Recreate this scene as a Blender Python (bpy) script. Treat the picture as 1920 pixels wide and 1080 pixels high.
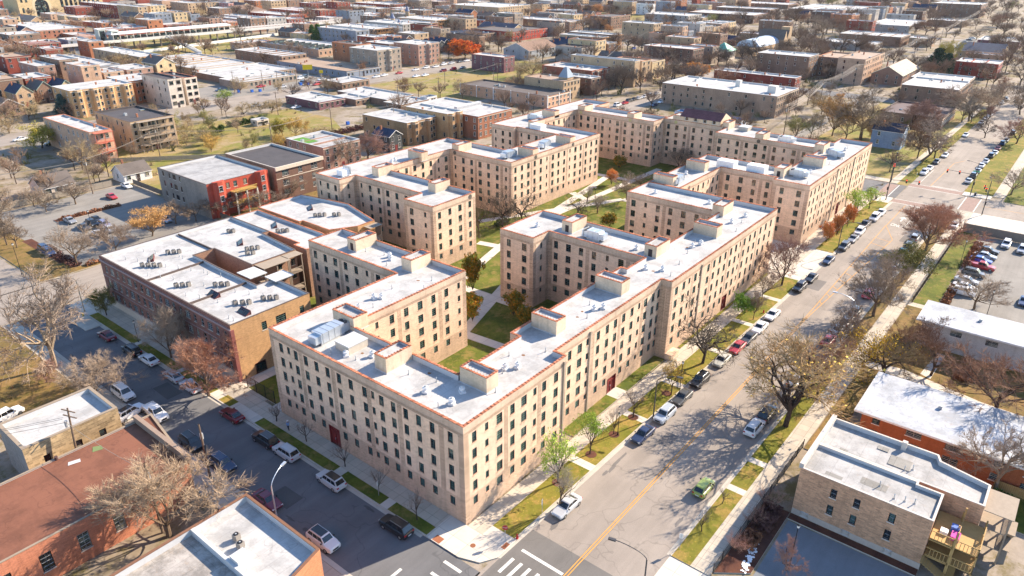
import bpy, math, random
from mathutils import Vector, Matrix
from mathutils.geometry import tessellate_polygon
for o in list(bpy.data.objects): bpy.data.objects.remove(o)
scene=bpy.context.scene
R=math.radians
# ------------------------------------------------------------------ camera
F,PITCH,ROLL,YAW=1348.446,0.441752,0.002415,0.676109
CAM=Vector((-50.36,-47.71,65.8))
cd=bpy.data.cameras.new('camera'); cam=bpy.data.objects.new('camera',cd); scene.collection.objects.link(cam)
fw=Vector((math.cos(YAW)*math.cos(PITCH),math.sin(YAW)*math.cos(PITCH),-math.sin(PITCH)))
rt=Vector((math.sin(YAW),-math.cos(YAW),0)); up=rt.cross(fw)
r2=rt*math.cos(ROLL)+up*math.sin(ROLL); u2=-rt*math.sin(ROLL)+up*math.cos(ROLL)
cam.matrix_world=Matrix(((r2.x,u2.x,-fw.x,CAM.x),(r2.y,u2.y,-fw.y,CAM.y),(r2.z,u2.z,-fw.z,CAM.z),(0,0,0,1)))
cd.sensor_width=36; cd.lens=36*F/1920; cd.clip_start=1; cd.clip_end=6000
scene.camera=cam
# ------------------------------------------------------------------ sky and sun
SUN_AZ=R(-20.5); SUN_EL=R(30)
w=bpy.data.worlds.new('World'); scene.world=w; w.use_nodes=True
nt=w.node_tree; sky=nt.nodes.new('ShaderNodeTexSky'); sky.sky_type='NISHITA'; sky.sun_disc=False
sky.sun_elevation=SUN_EL; sky.sun_rotation=R(90)-SUN_AZ; sky.altitude=200; sky.air_density=1.0; sky.dust_density=0.2; sky.ozone_density=3.0
bg=nt.nodes['Background']; nt.links.new(sky.outputs[0],bg.inputs[0]); bg.inputs[1].default_value=0.12
sl=bpy.data.lights.new('sun','SUN'); sun=bpy.data.objects.new('sun',sl); scene.collection.objects.link(sun)
sl.energy=5.0; sl.angle=R(0.5); sl.color=(1.0,0.845,0.66)
sd=Vector((math.cos(SUN_EL)*math.cos(SUN_AZ),math.cos(SUN_EL)*math.sin(SUN_AZ),math.sin(SUN_EL)))
sun.rotation_euler=sd.to_track_quat('Z','Y').to_euler()
scene.view_settings.view_transform='Standard'; scene.view_settings.look='None'; scene.view_settings.gamma=1
scene.view_settings.exposure=1.3
scene.cycles.max_bounces=5; scene.cycles.diffuse_bounces=3; scene.cycles.glossy_bounces=2
scene.cycles.transmission_bounces=2; scene.cycles.volume_bounces=0
scene.cycles.use_denoising=True

# ------------------------------------------------------------------ helpers
COL=scene.collection
rnd=random.Random(7)
def tag(o,label=None,cat=None,group=None,kind=None):
    if label: o['label']=label
    if cat: o['category']=cat
    if group: o['group']=group
    if kind: o['kind']=kind
    return o
def empty(name,loc=(0,0,0),rz=0,label=None,cat=None,group=None):
    o=bpy.data.objects.new(name,None); o.empty_display_size=.5; o.location=loc; o.rotation_euler=(0,0,rz); COL.objects.link(o)
    return tag(o,label,cat,group)
def link(name,me,parent=None,loc=(0,0,0),rz=0):
    o=bpy.data.objects.new(name,me); o.location=loc; o.rotation_euler=(0,0,rz); COL.objects.link(o)
    if parent: o.parent=parent
    return o
def copy_tree(o,parent=None):
    c=o.copy(); COL.objects.link(c); c.parent=parent
    for ch in o.children: copy_tree(ch,c)
    return c
class MB:
    def __init__(s): s.v=[];s.f=[];s.m=[]
    def poly(s,pts,m=0):
        n=len(s.v); s.v+= [tuple(p) for p in pts]; s.f.append(tuple(range(n,n+len(pts)))); s.m.append(m)
    def box(s,x0,y0,z0,x1,y1,z1,m=0,skip=''):
        n=len(s.v); s.v+=[(x0,y0,z0),(x1,y0,z0),(x1,y1,z0),(x0,y1,z0),(x0,y0,z1),(x1,y0,z1),(x1,y1,z1),(x0,y1,z1)]
        for k,q in (('b',(0,3,2,1)),('t',(4,5,6,7)),('s',(0,1,5,4)),('e',(1,2,6,5)),('n',(2,3,7,6)),('w',(3,0,4,7))):
            if k in skip: continue
            s.f.append(tuple(n+i for i in q)); s.m.append(m)
    def cyl(s,p0,p1,r0,r1,n=6,m=0,cap=False):
        p0=Vector(p0);p1=Vector(p1);d=p1-p0
        if d.length<1e-6: return
        d.normalize(); a=d.orthogonal().normalized(); b=d.cross(a); k=len(s.v)
        for p,r in ((p0,r0),(p1,r1)):
            for i in range(n):
                t=2*math.pi*i/n; s.v.append(tuple(p+a*(r*math.cos(t))+b*(r*math.sin(t))))
        for i in range(n):
            j=(i+1)%n; s.f.append((k+i,k+j,k+n+j,k+n+i)); s.m.append(m)
        if cap:
            s.f.append(tuple(k+n+i for i in range(n))); s.m.append(m)
            s.f.append(tuple(k+n-1-i for i in range(n))); s.m.append(m)
    def prism(s,pts,z0,z1,m=0,mt=None,bottom=False):
        n=len(pts); k=len(s.v); s.v+=[(p[0],p[1],z0) for p in pts]+[(p[0],p[1],z1) for p in pts]
        for i in range(n):
            j=(i+1)%n; s.f.append((k+i,k+j,k+n+j,k+n+i)); s.m.append(m)
        s.flat(pts,z1,mt if mt is not None else m)
    def flat(s,pts,z,m=0):
        k=len(s.v); s.v+=[(p[0],p[1],z) for p in pts]
        for t in tessellate_polygon([[Vector((p[0],p[1],0)) for p in pts]]):
            a,b,c=t; A,B_,C_=pts[a],pts[b],pts[c]
            if (B_[0]-A[0])*(C_[1]-A[1])-(B_[1]-A[1])*(C_[0]-A[0])<0: a,c=c,a
            s.f.append((k+a,k+b,k+c)); s.m.append(m)
    def add(s,o,mat):
        k=len(s.v); s.v+=[tuple(mat@Vector(p)) for p in o.v]; s.f+=[tuple(k+i for i in q) for q in o.f]; s.m+=o.m
    def mesh(s,name,mats,smooth=False):
        me=bpy.data.meshes.new(name); me.from_pydata(s.v,[],s.f)
        for m in mats: me.materials.append(m)
        if len(mats)>1: me.polygons.foreach_set('material_index',s.m)
        if smooth: me.polygons.foreach_set('use_smooth',[True]*len(s.f))
        me.update(); return me
    def build(s,name,mats,parent=None,loc=(0,0,0),rz=0,smooth=False):
        if not isinstance(mats,(list,tuple)): mats=[mats]
        return link(name,s.mesh(name,mats,smooth),parent,loc,rz)

# ------------------------------------------------------------------ materials
MC={}
class NT:
    def __init__(s,name):
        s.m=bpy.data.materials.new(name); s.m.use_nodes=True; s.t=s.m.node_tree; s.b=s.t.nodes['Principled BSDF']
    def n(s,ty,**k):
        x=s.t.nodes.new(ty)
        for a,b in k.items(): setattr(x,a,b)
        return x
    def l(s,a,b): s.t.links.new(a,b)
    def coord(s,sx=1,sy=1,sz=1,obj=False):
        if obj:
            c=s.n('ShaderNodeTexCoord').outputs['Object']
        else: c=s.n('ShaderNodeNewGeometry').outputs['Position']
        mp=s.n('ShaderNodeMapping'); mp.inputs['Scale'].default_value=(sx,sy,sz); s.l(c,mp.inputs[0]); return mp.outputs[0]
    def noise(s,scale,co,detail=4,rough=.6,lo=.3,hi=.7,a=0.,b=1.):
        x=s.n('ShaderNodeTexNoise'); x.inputs['Scale'].default_value=scale; x.inputs['Detail'].default_value=detail; x.inputs['Roughness'].default_value=rough
        s.l(co,x.inputs['Vector']); r=s.n('ShaderNodeMapRange'); r.inputs[1].default_value=lo; r.inputs[2].default_value=hi; r.inputs[3].default_value=a; r.inputs[4].default_value=b
        s.l(x.outputs['Fac'],r.inputs[0]); return r.outputs[0]
    def mix(s,f,a,b,mode='MIX'):
        x=s.n('ShaderNodeMixRGB',blend_type=mode)
        for i,v in zip((0,1,2),(f,a,b)):
            if hasattr(v,'is_linked') or hasattr(v,'links'): s.l(v,x.inputs[i])
            elif i==0: x.inputs[0].default_value=v
            else: x.inputs[i].default_value=(*v,1) if len(v)==3 else v
        return x.outputs[0]
    def out(s,c,rough=.85,spec=.3,metal=0):
        if hasattr(c,'links'): s.l(c,s.b.inputs['Base Color'])
        else: s.b.inputs['Base Color'].default_value=(*c,1)
        if hasattr(rough,'links'): s.l(rough,s.b.inputs['Roughness'])
        else: s.b.inputs['Roughness'].default_value=rough
        s.b.inputs['Specular IOR Level'].default_value=spec; s.b.inputs['Metallic'].default_value=metal
        return s.m
def sc(c,k): return tuple(min(1,x*k) for x in c)
def plain(name,c,rough=.8,spec=.3,metal=0,var=.12,scale=2.0):
    if name in MC: return MC[name]
    t=NT(name)
    if var: c=t.mix(t.noise(scale,t.coord(),5,.65,.25,.75),sc(c,1-var),sc(c,1+var))
    MC[name]=t.out(c,rough,spec,metal); return MC[name]
def brick(name,c,bw=.45,bh=.15,contrast=.14,dirt=.25,mortar=None,streak=1,ms=.018):
    if name in MC: return MC[name]
    t=NT(name); g=t.n('ShaderNodeNewGeometry'); sp=t.n('ShaderNodeSeparateXYZ'); t.l(g.outputs['Position'],sp.inputs[0])
    ad=t.n('ShaderNodeMath'); t.l(sp.outputs[0],ad.inputs[0]); t.l(sp.outputs[1],ad.inputs[1])
    cb=t.n('ShaderNodeCombineXYZ'); t.l(ad.outputs[0],cb.inputs[0]); t.l(sp.outputs[2],cb.inputs[1])
    br=t.n('ShaderNodeTexBrick'); t.l(cb.outputs[0],br.inputs['Vector']); br.inputs['Scale'].default_value=1
    br.inputs['Brick Width'].default_value=bw; br.inputs['Row Height'].default_value=bh; br.inputs['Mortar Size'].default_value=ms
    br.inputs['Color1'].default_value=(*sc(c,1+contrast),1); br.inputs['Color2'].default_value=(*sc(c,1-contrast),1)
    br.inputs['Mortar'].default_value=(*(mortar or sc(c,1.25)),1)
    co=t.coord(); big=t.noise(.16,co,4,.6,.3,.72,1-dirt,1+dirt*.45)
    cc=t.mix(1,br.outputs['Color'],big,'MULTIPLY')
    if streak:
        st=t.noise(1.4,t.coord(1,1,.10),5,.6,.48,.75,1.02,.84); cc=t.mix(1,cc,st,'MULTIPLY')
    sp2=t.noise(3.2,co,6,.75,.3,.7,.86,1.1); cc=t.mix(1,cc,sp2,'MULTIPLY')
    MC[name]=t.out(cc,.9,.15); return MC[name]
def roofmat(name,c,dirt,seam=.06,patch=.0,stain=(.30,.22,.15)):
    if name in MC: return MC[name]
    t=NT(name); co=t.coord(); cc=t.mix(t.noise(.22,co,8,.74,.45,.60),c,sc(c,1-dirt*.55)); nn_=t.n('ShaderNodeTexNoise'); nn_.inputs['Scale'].default_value=.30; nn_.inputs['Detail'].default_value=3; t.l(co,nn_.inputs['Vector']); d1=t.n('ShaderNodeMath',operation='SUBTRACT'); d1.inputs[1].default_value=.585; t.l(nn_.outputs['Fac'],d1.inputs[0]); d2=t.n('ShaderNodeMath',operation='ABSOLUTE'); t.l(d1.outputs[0],d2.inputs[0]); d3=t.n('ShaderNodeMapRange'); d3.inputs[1].default_value=.003; d3.inputs[2].default_value=.011; d3.inputs[3].default_value=.45; d3.inputs[4].default_value=0; t.l(d2.outputs[0],d3.inputs[0]); cc=t.mix(d3.outputs[0],cc,sc(c,.5))
    cc=t.mix(t.noise(1.1,co,6,.8,.55,.8,0,.55*dirt*2),cc,sc(stain,1.3)); cc=t.mix(t.noise(.55,t.coord(1,.35,1),6,.7,.52,.72,0,.5*dirt),cc,sc(c,.45))
    br=t.n('ShaderNodeTexBrick'); t.l(co,br.inputs['Vector']); br.inputs['Scale'].default_value=1; br.offset=.5
    br.inputs['Brick Width'].default_value=7.5; br.inputs['Row Height'].default_value=1.9; br.inputs['Mortar Size'].default_value=.035
    br.inputs['Color1'].default_value=(1,1,1,1); br.inputs['Color2'].default_value=(1-seam,)*3+(1,); br.inputs['Mortar'].default_value=(1-seam*3,)*3+(1,)
    cc=t.mix(1,cc,br.outputs['Color'],'MULTIPLY')
    cc=t.mix(1,cc,t.noise(5,co,5,.7,.3,.7,.93,1.04),'MULTIPLY')
    MC[name]=t.out(cc,.72,.3); return MC[name]
W3={'tan':(.46,.33,.21),'pinktan':(.50,.33,.23),'cream':(.6,.48,.33),'gold':(.50,.31,.16),'goldbrown':(.36,.22,.12),'orangebrick':(.40,.17,.09),'orangered':(.40,.12,.07),
 'redbrick':(.26,.07,.05),'redbright':(.36,.07,.05),'redfront':(.33,.12,.08),'redtan':(.38,.17,.11),'rust':(.34,.15,.09),'brown':(.25,.16,.115),'darkbrown':(.15,.095,.075),
 'brownpink':(.36,.22,.17),'greybrown':(.32,.26,.21),'greytan':(.32,.23,.17),'grey':(.40,.37,.34),'bluegrey':(.22,.25,.30),'greyblue':(.34,.36,.38),'pale':(.60,.52,.44),
 'yellow':(.58,.44,.26),'pink':(.52,.27,.25),'purple':(.20,.10,.11),'peach':(.58,.36,.24),'white':(.75,.73,.70),'bluewhite':(.5,.58,.68),'brownbrick':(.30,.18,.13),
 'blue':(.22,.30,.42),'dark':(.07,.075,.075),'redorange':(.48,.14,.07),'stone':(.45,.33,.19)}
def wallm(k): return brick('brick_'+k,W3[k])
RC={'white':((.51,.505,.497),.5),'greywhite':((.42,.415,.41),.6),'black':((.09,.08,.08),.3),'dark':((.15,.125,.11),.35),'tanroof':((.40,.29,.21),.3),'brownroof':((.24,.16,.12),.2),
 'purple':((.13,.09,.09),.25),'navy':((.045,.06,.10),.25),'bluetarp':((.10,.28,.52),.5),'redroof':((.24,.10,.06),.5),'maroonroof':((.10,.05,.065),.2)}
def roofm(k):
    c,d=RC[k]
    if k in('white','greywhite'): return roofmat('roof_'+k,c,d)
    if k=='navy' or k=='maroonroof' or k=='brownroof': return brick('roof_'+k,c,.5,.22,.2,.2)
    return roofmat('roof_'+k,c,d,.05,stain=sc(c,.8))
CREAM=brick('cream_brick',(.73,.535,.385),.6,.20,.12,.16,ms=.03)
PINKB=brick('pink_brick',(.60,.39,.275),.5,.20,.15,.25,mortar=(.66,.52,.38),ms=.035)
CORD=brick('ribbed_brick',(.49,.33,.235),1.6,.27,.22,.22,mortar=(.66,.50,.36),ms=.045)
FRIEZE=brick('frieze_brick',(.62,.47,.35),.40,.13,.06,.3)
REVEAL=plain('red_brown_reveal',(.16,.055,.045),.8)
TERRA=brick('terracotta_coping',(.52,.20,.115),.55,2.0,.35,.35,mortar=(.18,.08,.05),streak=0)
MEMB=roofm('white'); MEMBW=plain('white_membrane_wall',(.52,.522,.525),.7,.3,0,.06)
CONC=plain('concrete',(.47,.43,.37),.9,.2,0,.14,.6); 
WHITE=plain('white_paint',(.76,.75,.72),.6); GREYM=plain('grey_metal',(.45,.47,.48),.45,.5,.3); DARKM=plain('dark_metal',(.05,.05,.055),.5,.5)
GALV=plain('galvanised_duct',(.55,.6,.66),.35,.6,.55,.1); WOODP=plain('porch_timber',(.38,.21,.09),.8); WOODG=plain('weathered_timber',(.33,.27,.21),.85); REDW=plain('red_painted_timber',(.48,.15,.10),.8)
FRAMEG=plain('green_sash',(.15,.26,.23),.6); FRAMEW=plain('white_sash',(.7,.68,.64),.6); FRAMED=plain('dark_sash',(.045,.03,.03),.6)
DOORR=plain('dark_red_door',(.20,.03,.03),.6); BLACKM=plain('black_iron',(.02,.02,.022),.5)
def glassmat():
    t=NT('window_glass'); cr=t.n('ShaderNodeValToRGB'); cr.color_ramp.interpolation='CONSTANT'
    e=cr.color_ramp.elements; e[0].color=(.018,.020,.024,1); e[0].position=0
    for p,c in ((.35,(.03,.05,.05)),(.6,(.012,.014,.018)),(.78,(.06,.10,.095)),(.9,(.25,.23,.17))):  # teal steps paint reflections into the glass colour, the pale step is blinds
        k=e.new(p); k.color=(*c,1)
    e[1].position=.999 if False else e[1].position
    g=t.n('ShaderNodeNewGeometry'); sn_=t.n('ShaderNodeVectorMath',operation='SNAP'); sn_.inputs[1].default_value=(1.3,1.3,1.25); t.l(g.outputs['Position'],sn_.inputs[0]); wn=t.n('ShaderNodeTexWhiteNoise'); t.l(sn_.outputs[0],wn.inputs['Vector'])
    t.l(wn.outputs['Value'],cr.inputs[0]); return t.out(cr.outputs[0],.08,.8)
GLASS=glassmat()
def glass2():
    t=NT('car_glass'); return t.out((.012,.016,.02),.05,.9)
CGLASS=glass2()
def groundm(name,cols,scale=.08,fine=1.2,rough=.95,leaf=None,leafamt=0):
    t=NT(name); co=t.coord(); a=t.mix(t.noise(scale,co,8,.7,.42,.58),cols[0],cols[1])
    if len(cols)>2: a=t.mix(t.noise(scale*2.3,co,8,.75,.5,.6),a,cols[2])
    a=t.mix(1,a,t.noise(fine,co,8,.8,.3,.7,.78,1.2),'MULTIPLY')
    if leaf:
        v=t.n('ShaderNodeTexVoronoi'); v.inputs['Scale'].default_value=2.6; t.l(co,v.inputs['Vector']); 
        r=t.n('ShaderNodeMapRange'); r.inputs[1].default_value=.10; r.inputs[2].default_value=.22; r.inputs[3].default_value=leafamt; r.inputs[4].default_value=0; t.l(v.outputs['Distance'],r.inputs[0])
        m=t.n('ShaderNodeMath',operation='MULTIPLY'); t.l(r.outputs[0],m.inputs[0]); t.l(t.noise(.13,co,4,.6,.4,.6),m.inputs[1])
        a=t.mix(m.outputs[0],a,leaf)
    return t.out(a,rough,.15)
G_BASE=groundm('dry_ground',[(.24,.19,.13),(.34,.29,.24),(.17,.14,.06)],.05,.6)
G_FIELD=groundm('field_grass',[(.19,.19,.045),(.30,.22,.09),(.33,.25,.14)],.045,.8)
G_LAWN=groundm('lawn_grass',[(.075,.10,.016),(.135,.15,.024),(.21,.165,.05)],.16,2.2,leaf=(.36,.25,.05),leafamt=.8)
G_VERGE=groundm('verge_grass',[(.13,.14,.018),(.20,.175,.03),(.29,.20,.055)],.12,2.4,leaf=(.48,.31,.07),leafamt=1.0)
G_LEAF=groundm('leafy_ground',[(.25,.155,.06),(.17,.12,.045),(.14,.11,.03)],.2,2.0,leaf=(.50,.30,.09),leafamt=.8)
G_MULCH=groundm('mulch',[(.13,.055,.035),(.09,.04,.03)],.4,3)
def asphalt(name,c,crack=.5):
    t=NT(name); co=t.coord(); a=t.mix(t.noise(.12,co,7,.65,.35,.68),sc(c,.88),sc(c,1.12))
    a=t.mix(1,a,t.noise(7,co,6,.8,.3,.7,.86,1.12),'MULTIPLY')
    v=t.n('ShaderNodeTexVoronoi',feature='DISTANCE_TO_EDGE'); v.inputs['Scale'].default_value=.11; wv=t.n('ShaderNodeVectorMath',operation='ADD')
    nz=t.n('ShaderNodeTexNoise'); nz.inputs['Scale'].default_value=.35; t.l(co,nz.inputs['Vector']); sc_=t.n('ShaderNodeVectorMath',operation='SCALE'); sc_.inputs[3].default_value=5; t.l(nz.outputs['Color'],sc_.inputs[0])
    t.l(co,wv.inputs[0]); t.l(sc_.outputs[0],wv.inputs[1]); t.l(wv.outputs[0],v.inputs['Vector'])
    r=t.n('ShaderNodeMapRange'); r.inputs[1].default_value=0; r.inputs[2].default_value=.012; r.inputs[3].default_value=crack; r.inputs[4].default_value=0; t.l(v.outputs['Distance'],r.inputs[0])
    a=t.mix(r.outputs[0],a,sc(c,.55))
    # tyre-worn lighter and darker strips run along the lane
    a=t.mix(1,a,t.noise(.5,t.coord(.05,1,1),3,.6,.4,.62,.93,1.06),'MULTIPLY')
    return t.out(a,.9,.25)
ASPH=asphalt('old_asphalt',(.30,.26,.225),.5); ASPH2=asphalt('side_asphalt',(.15,.15,.155),.6); PATCH=asphalt('new_asphalt',(.165,.155,.145),.3); LOT=asphalt('lot_asphalt',(.245,.23,.21),.3)
def slab(name,c,sx=1.5,dirt=.15):
    t=NT(name); co=t.coord(); br=t.n('ShaderNodeTexBrick'); t.l(co,br.inputs['Vector']); br.offset=0; br.inputs['Scale'].default_value=1
    br.inputs['Brick Width'].default_value=sx; br.inputs['Row Height'].default_value=sx; br.inputs['Mortar Size'].default_value=.03
    br.inputs['Color1'].default_value=(*sc(c,1.06),1); br.inputs['Color2'].default_value=(*sc(c,.93),1); br.inputs['Mortar'].default_value=(*sc(c,.62),1)
    a=t.mix(1,br.outputs['Color'],t.noise(.35,co,7,.7,.3,.7,1-dirt,1+dirt*.5),'MULTIPLY')
    return t.out(a,.9,.2)
PAVE=slab('concrete_pavement',(.50,.44,.36)); PAVEL=slab('pale_concrete',(.60,.55,.48),2.4,.1)
PAINTW=plain('road_paint_white',(.66,.65,.61),.7,.2,0,.25,1.5); PAINTY=plain('road_paint_yellow',(.62,.30,.06),.7,.2,0,.2,1.5); BRPAV=plain('brick_crosswalk',(.29,.205,.175),.9,.2,0,.2,1.2)

# ------------------------------------------------------------------ ground, roads, pavements
def sheet(name,pts,z,mat):
    m=MB(); m.flat(pts,z); return tag(m.build(name,mat),kind='structure')
def raised(name,pts,z,mat,side=None):
    m=MB(); m.prism(pts,-.05,z,1,0); return tag(m.build(name,[mat,side or CONC]),kind='structure')
def rect(x0,y0,x1,y1): return [(x0,y0),(x1,y0),(x1,y1),(x0,y1)]
sheet('ground',rect(-600,-900,3800,3800),-.01,G_BASE)
def kl(x): # left kerb of the wide street
    return -6.3-.0155*x if x<190 else -9.25-.012*(x-190)
def kr(x):
    return -22.3-.006*x
xs=[-60,0,40,90,150,172,190,240,340,500,900]
sheet('road',[(x,kr(x)) for x in xs]+[(x,kl(x)) for x in reversed(xs)],.004,ASPH)
sheet('side_road',[(-14.7,-6.6),(-4.6,-6.4),(-4.6,104.6),(-14.7,104.6)],.004,ASPH2)
sheet('side_road',[(-14.7,-80),(-4.6,-80),(-4.6,-22),(-14.7,-22)],.004,ASPH)
sheet('side_road',[(-14.7,119.6),(-4.6,119.6),(-4.6,255),(-14.7,255)],.004,ASPH)
sheet('back_road',[(-60,104.6),(125,106),(250,114),(420,122),(420,138),(250,128),(125,121),(-60,119.6)],.004,ASPH)
sheet('avenue',[(-60,259),(700,259),(900,262),(900,284),(700,279),(-60,279)],.004,ASPH)
sheet('cross_road',rect(176.5,-120,191.5,-23.4),.004,ASPH)
sheet('cross_road',[(176.5,-9),(191.5,-9),(191.5,106),(176.5,106)],.004,ASPH2)
sheet('alley',[(196,36),(600,50),(600,54),(196,40)],.004,LOT)
sheet('far_road',rect(-100,560,1200,575),.004,ASPH); sheet('far_road',rect(440,130,452,259),.004,ASPH); sheet('far_road',rect(640,-400,652,900),.004,ASPH)
sheet('far_road',rect(330,30,344,106),.004,ASPH2)
sheet('car_park',rect(3,121.5,42,178),.008,LOT); sheet('car_park',rect(130,279.4,208,316),.008,LOT); sheet('car_park',rect(40,240,52,262),.008,LOT)
sheet('car_park',[(104,-33.5),(157.5,-33.5),(157.5,-90),(104,-90)],.008,LOT)
sheet('car_park',[(14.6,-31.3),(26.4,-31.3),(26.4,-70),(-30,-70),(-30,-27.6),(11.6,-27.6)],.012,asphalt('lot_blue_shade',(.20,.215,.235),.15))  # last lot: blue of the shade lying there is put into its asphalt colour
sheet('car_park',rect(575,38,670,50),.012,LOT); sheet('car_park',rect(395,194,440,212),.008,LOT)
sheet('field',[(44,150),(120,165),(142,205),(142,236),(60,240),(44,200)],.006,G_FIELD)
sheet('field',rect(205,183,330,255),.006,G_FIELD); sheet('field',rect(178,430,300,560),.006,G_FIELD); sheet('field',rect(590,330,690,420),.006,G_FIELD)
sheet('field',[(192,-8.9),(330,-11),(330,32),(192,34)],.006,G_FIELD)
sheet('dirt_yard',rect(146,169,192,194),.006,groundm('bare_dirt',[(.42,.32,.22),(.33,.25,.17)],.1))
sheet('courtyard_lawn',rect(6,8,176,92),.006,G_LAWN)
# wide street, left side: verge, pavement, paths
def band(a,b,ylo,yhi,n=8): # strip that follows the left kerb
    X=[a+(b-a)*i/n for i in range(n+1)]
    return [(x,ylo(x)) for x in X]+[(x,yhi(x)) for x in reversed(X)]
sw=lambda x:-2.7-.010*x
sheet('gutter',band(-1.5,176,lambda x:kl(x)-.55,lambda x:kl(x)),.0075,CONC); sheet('gutter',band(11.6,172,lambda x:kr(x),lambda x:kr(x)+.45),.0075,CONC)
sheet('gutter',rect(-5.1,3,-4.62,104),.0075,CONC); sheet('gutter',rect(-14.7,-4,-14.25,104),.0075,CONC)
def blotch(x,y,a,b,mat,z_,seed,name):
    q=random.Random(seed); sheet(name,[(x+a*math.cos(t*math.pi/7)*q.uniform(.6,1.15),y+b*math.sin(t*math.pi/7)*q.uniform(.6,1.15)) for t in range(14)],z_,mat)
OIL=asphalt('oily_asphalt',(.17,.155,.145),.2); OIL2=asphalt('oily_side',(.10,.10,.10),.2)
qr=random.Random(9)
for i in range(26): blotch(qr.uniform(4,170),-8.3+qr.uniform(-.5,.4) if i%2 else -20.6,qr.uniform(.5,1.6),qr.uniform(.15,.4),OIL,.0085+.0001*i,i,'oil_stain')
for i in range(14): blotch(-5.8+qr.uniform(-.3,.3) if i%2 else -13.2,qr.uniform(6,95),qr.uniform(.15,.35),qr.uniform(.5,1.4),OIL2,.0085+.0001*i,i+50,'oil_stain')
for i,(a,b,c,d) in enumerate(((30,-12.5,33.5,-10.6),(66,-19.5,70,-17.2),(98,-12.2,104,-9.6),(52,-17.8,53,-14.6),(140,-22,146,-18.4))): sheet('asphalt_patch',[(a,b),(c,b+.1),(c-.1,d),(a+.1,d+.1)],.0085+.0002*i,PATCH if i%2 else OIL)
for i,(a,b,c,d) in enumerate(((-12.5,20,-9.8,24),(-9.5,56,-6.8,61),(-13,72,-10,79))): sheet('asphalt_patch',[(a,b),(c,b+.1),(c-.1,d),(a+.1,d+.1)],.0085+.0002*i,OIL2)
raised('kerb',band(2.0,100.5,lambda x:kl(x),lambda x:kl(x)+.16),.13,CONC); raised('kerb',band(121.5,172,lambda x:kl(x),lambda x:kl(x)+.16),.13,CONC)
raised('verge_grass',band(2.0,100.5,lambda x:kl(x)+.17,sw),.125,G_VERGE)
raised('verge_grass',band(121.5,170,lambda x:kl(x)+.17,sw),.125,G_VERGE)
raised('pavement',band(-4.2,176,sw,lambda x:-.3-.006*x),.13,PAVE)
raised('pavement',[(121.5,-1.0),(176,-1.3),(176,-.02),(121.5,-.02)],.128,PAVE)
raised('side_lawn',rect(23.5,-.25,36,1.88),.13,G_LAWN); raised('side_lawn',rect(39,-.25,52,1.88),.13,G_LAWN); raised('side_lawn',rect(57.5,-.62,100,-.01),.128,G_VERGE)
raised('doorstep_path',rect(36,-.3,39,1.9),.132,PAVEL)
raised('corner_pavement',[(-4.6,2.6),(-4.55,-2.8),(-3.6,-5.4),(-1.6,-6.6),(1.95,-6.55),(1.95,-2.72),(-.02,-2.7),(-.02,2.6)],.136,PAVEL)
for x in (19.2,33.6,46.0,60.5,74,88):
    raised('verge_path',[(x-.7,kl(x)+.01),(x+.7,kl(x)+.01),(x+.7,sw(x)-.0),(x-.7,sw(x)-.0)],.131,PAVEL)
raised('driveway',[(100.55,kl(100)),(121.45,kl(121)),(121.45,22.9),(100.9,22.9),(100.9,-.0)],.06,PAVEL)
for x,y in ((9.5,-7.3),(13.7,-4.4),(21.6,-4.6),(27.7,-4.7),(33.3,-4.7),(42.5,-5.6)):
    m=MB(); m.prism([(x+.85*math.cos(t*.7),min(y+.85*math.sin(t*.7),9)) for t in range(9)],.1,.14); 
    if y<-6.5: continue
    tag(m.build('tree_pit',G_MULCH),kind='structure')
# side street, upper side
raised('pavement',rect(-2.7,2.62,-.01,43.5),.13,PAVE); raised('pavement',rect(-2.7,43.55,.6,104.4),.13,PAVE)
raised('kerb',rect(-4.62,2.65,-4.4,104.4),.13,CONC)
for a,b in ((2.66,9.8),(11.2,19.6),(21.2,39.6),(46.4,49.6),(52.2,62),(63.2,77),(78.2,96)):
    raised('verge_lawn',rect(-4.38,a,-2.72,b),.13,G_VERGE if a>40 else G_LAWN)
for a,b in ((9.8,11.2),(19.6,21.2),(39.6,46.4),(49.6,52.2),(62,63.2),(77,78.2),(96,104.4)):
    raised('crossing_path',rect(-4.38,a+.01,-2.72,b-.01),.128,PAVEL)
raised('gate_path',rect(-.0,39,18,41.2),.126,PAVEL); raised('gate_path',rect(.6,48.9,18,51.4),.125,PAVEL); raised('gate_lawn',rect(.6,41.3,9.4,48.8),.13,G_LAWN)
# side street, lower side
raised('kerb',rect(-14.95,-5,-14.7,104),.13,CONC); raised('pavement',rect(-18.0,-60,-14.97,50),.125,PAVE); raised('pavement',rect(-17.0,50.05,-14.97,104),.125,PAVE)
raised('yard',rect(-30,58.4,-17.05,104),.11,G_LEAF)
raised('corner_lawn',rect(-30,121,-15.2,200),.11,G_LEAF); raised('corner_lawn',[(-4,120.5),(40,120.7),(40,123),(4,123),(2.9,178),(-4,178)],.11,G_LEAF)
raised('verge_lawn',[(2,98.6),(122,102.2),(122,105.6),(2,104.3)],.12,G_LEAF); raised('verge_lawn',[(44,121),(125,122.4),(140,128),(44,136)],.1,G_LEAF)
raised('traffic_island',rect(-7.6,90,-4.75,97.5),.12,CONC)
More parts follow.
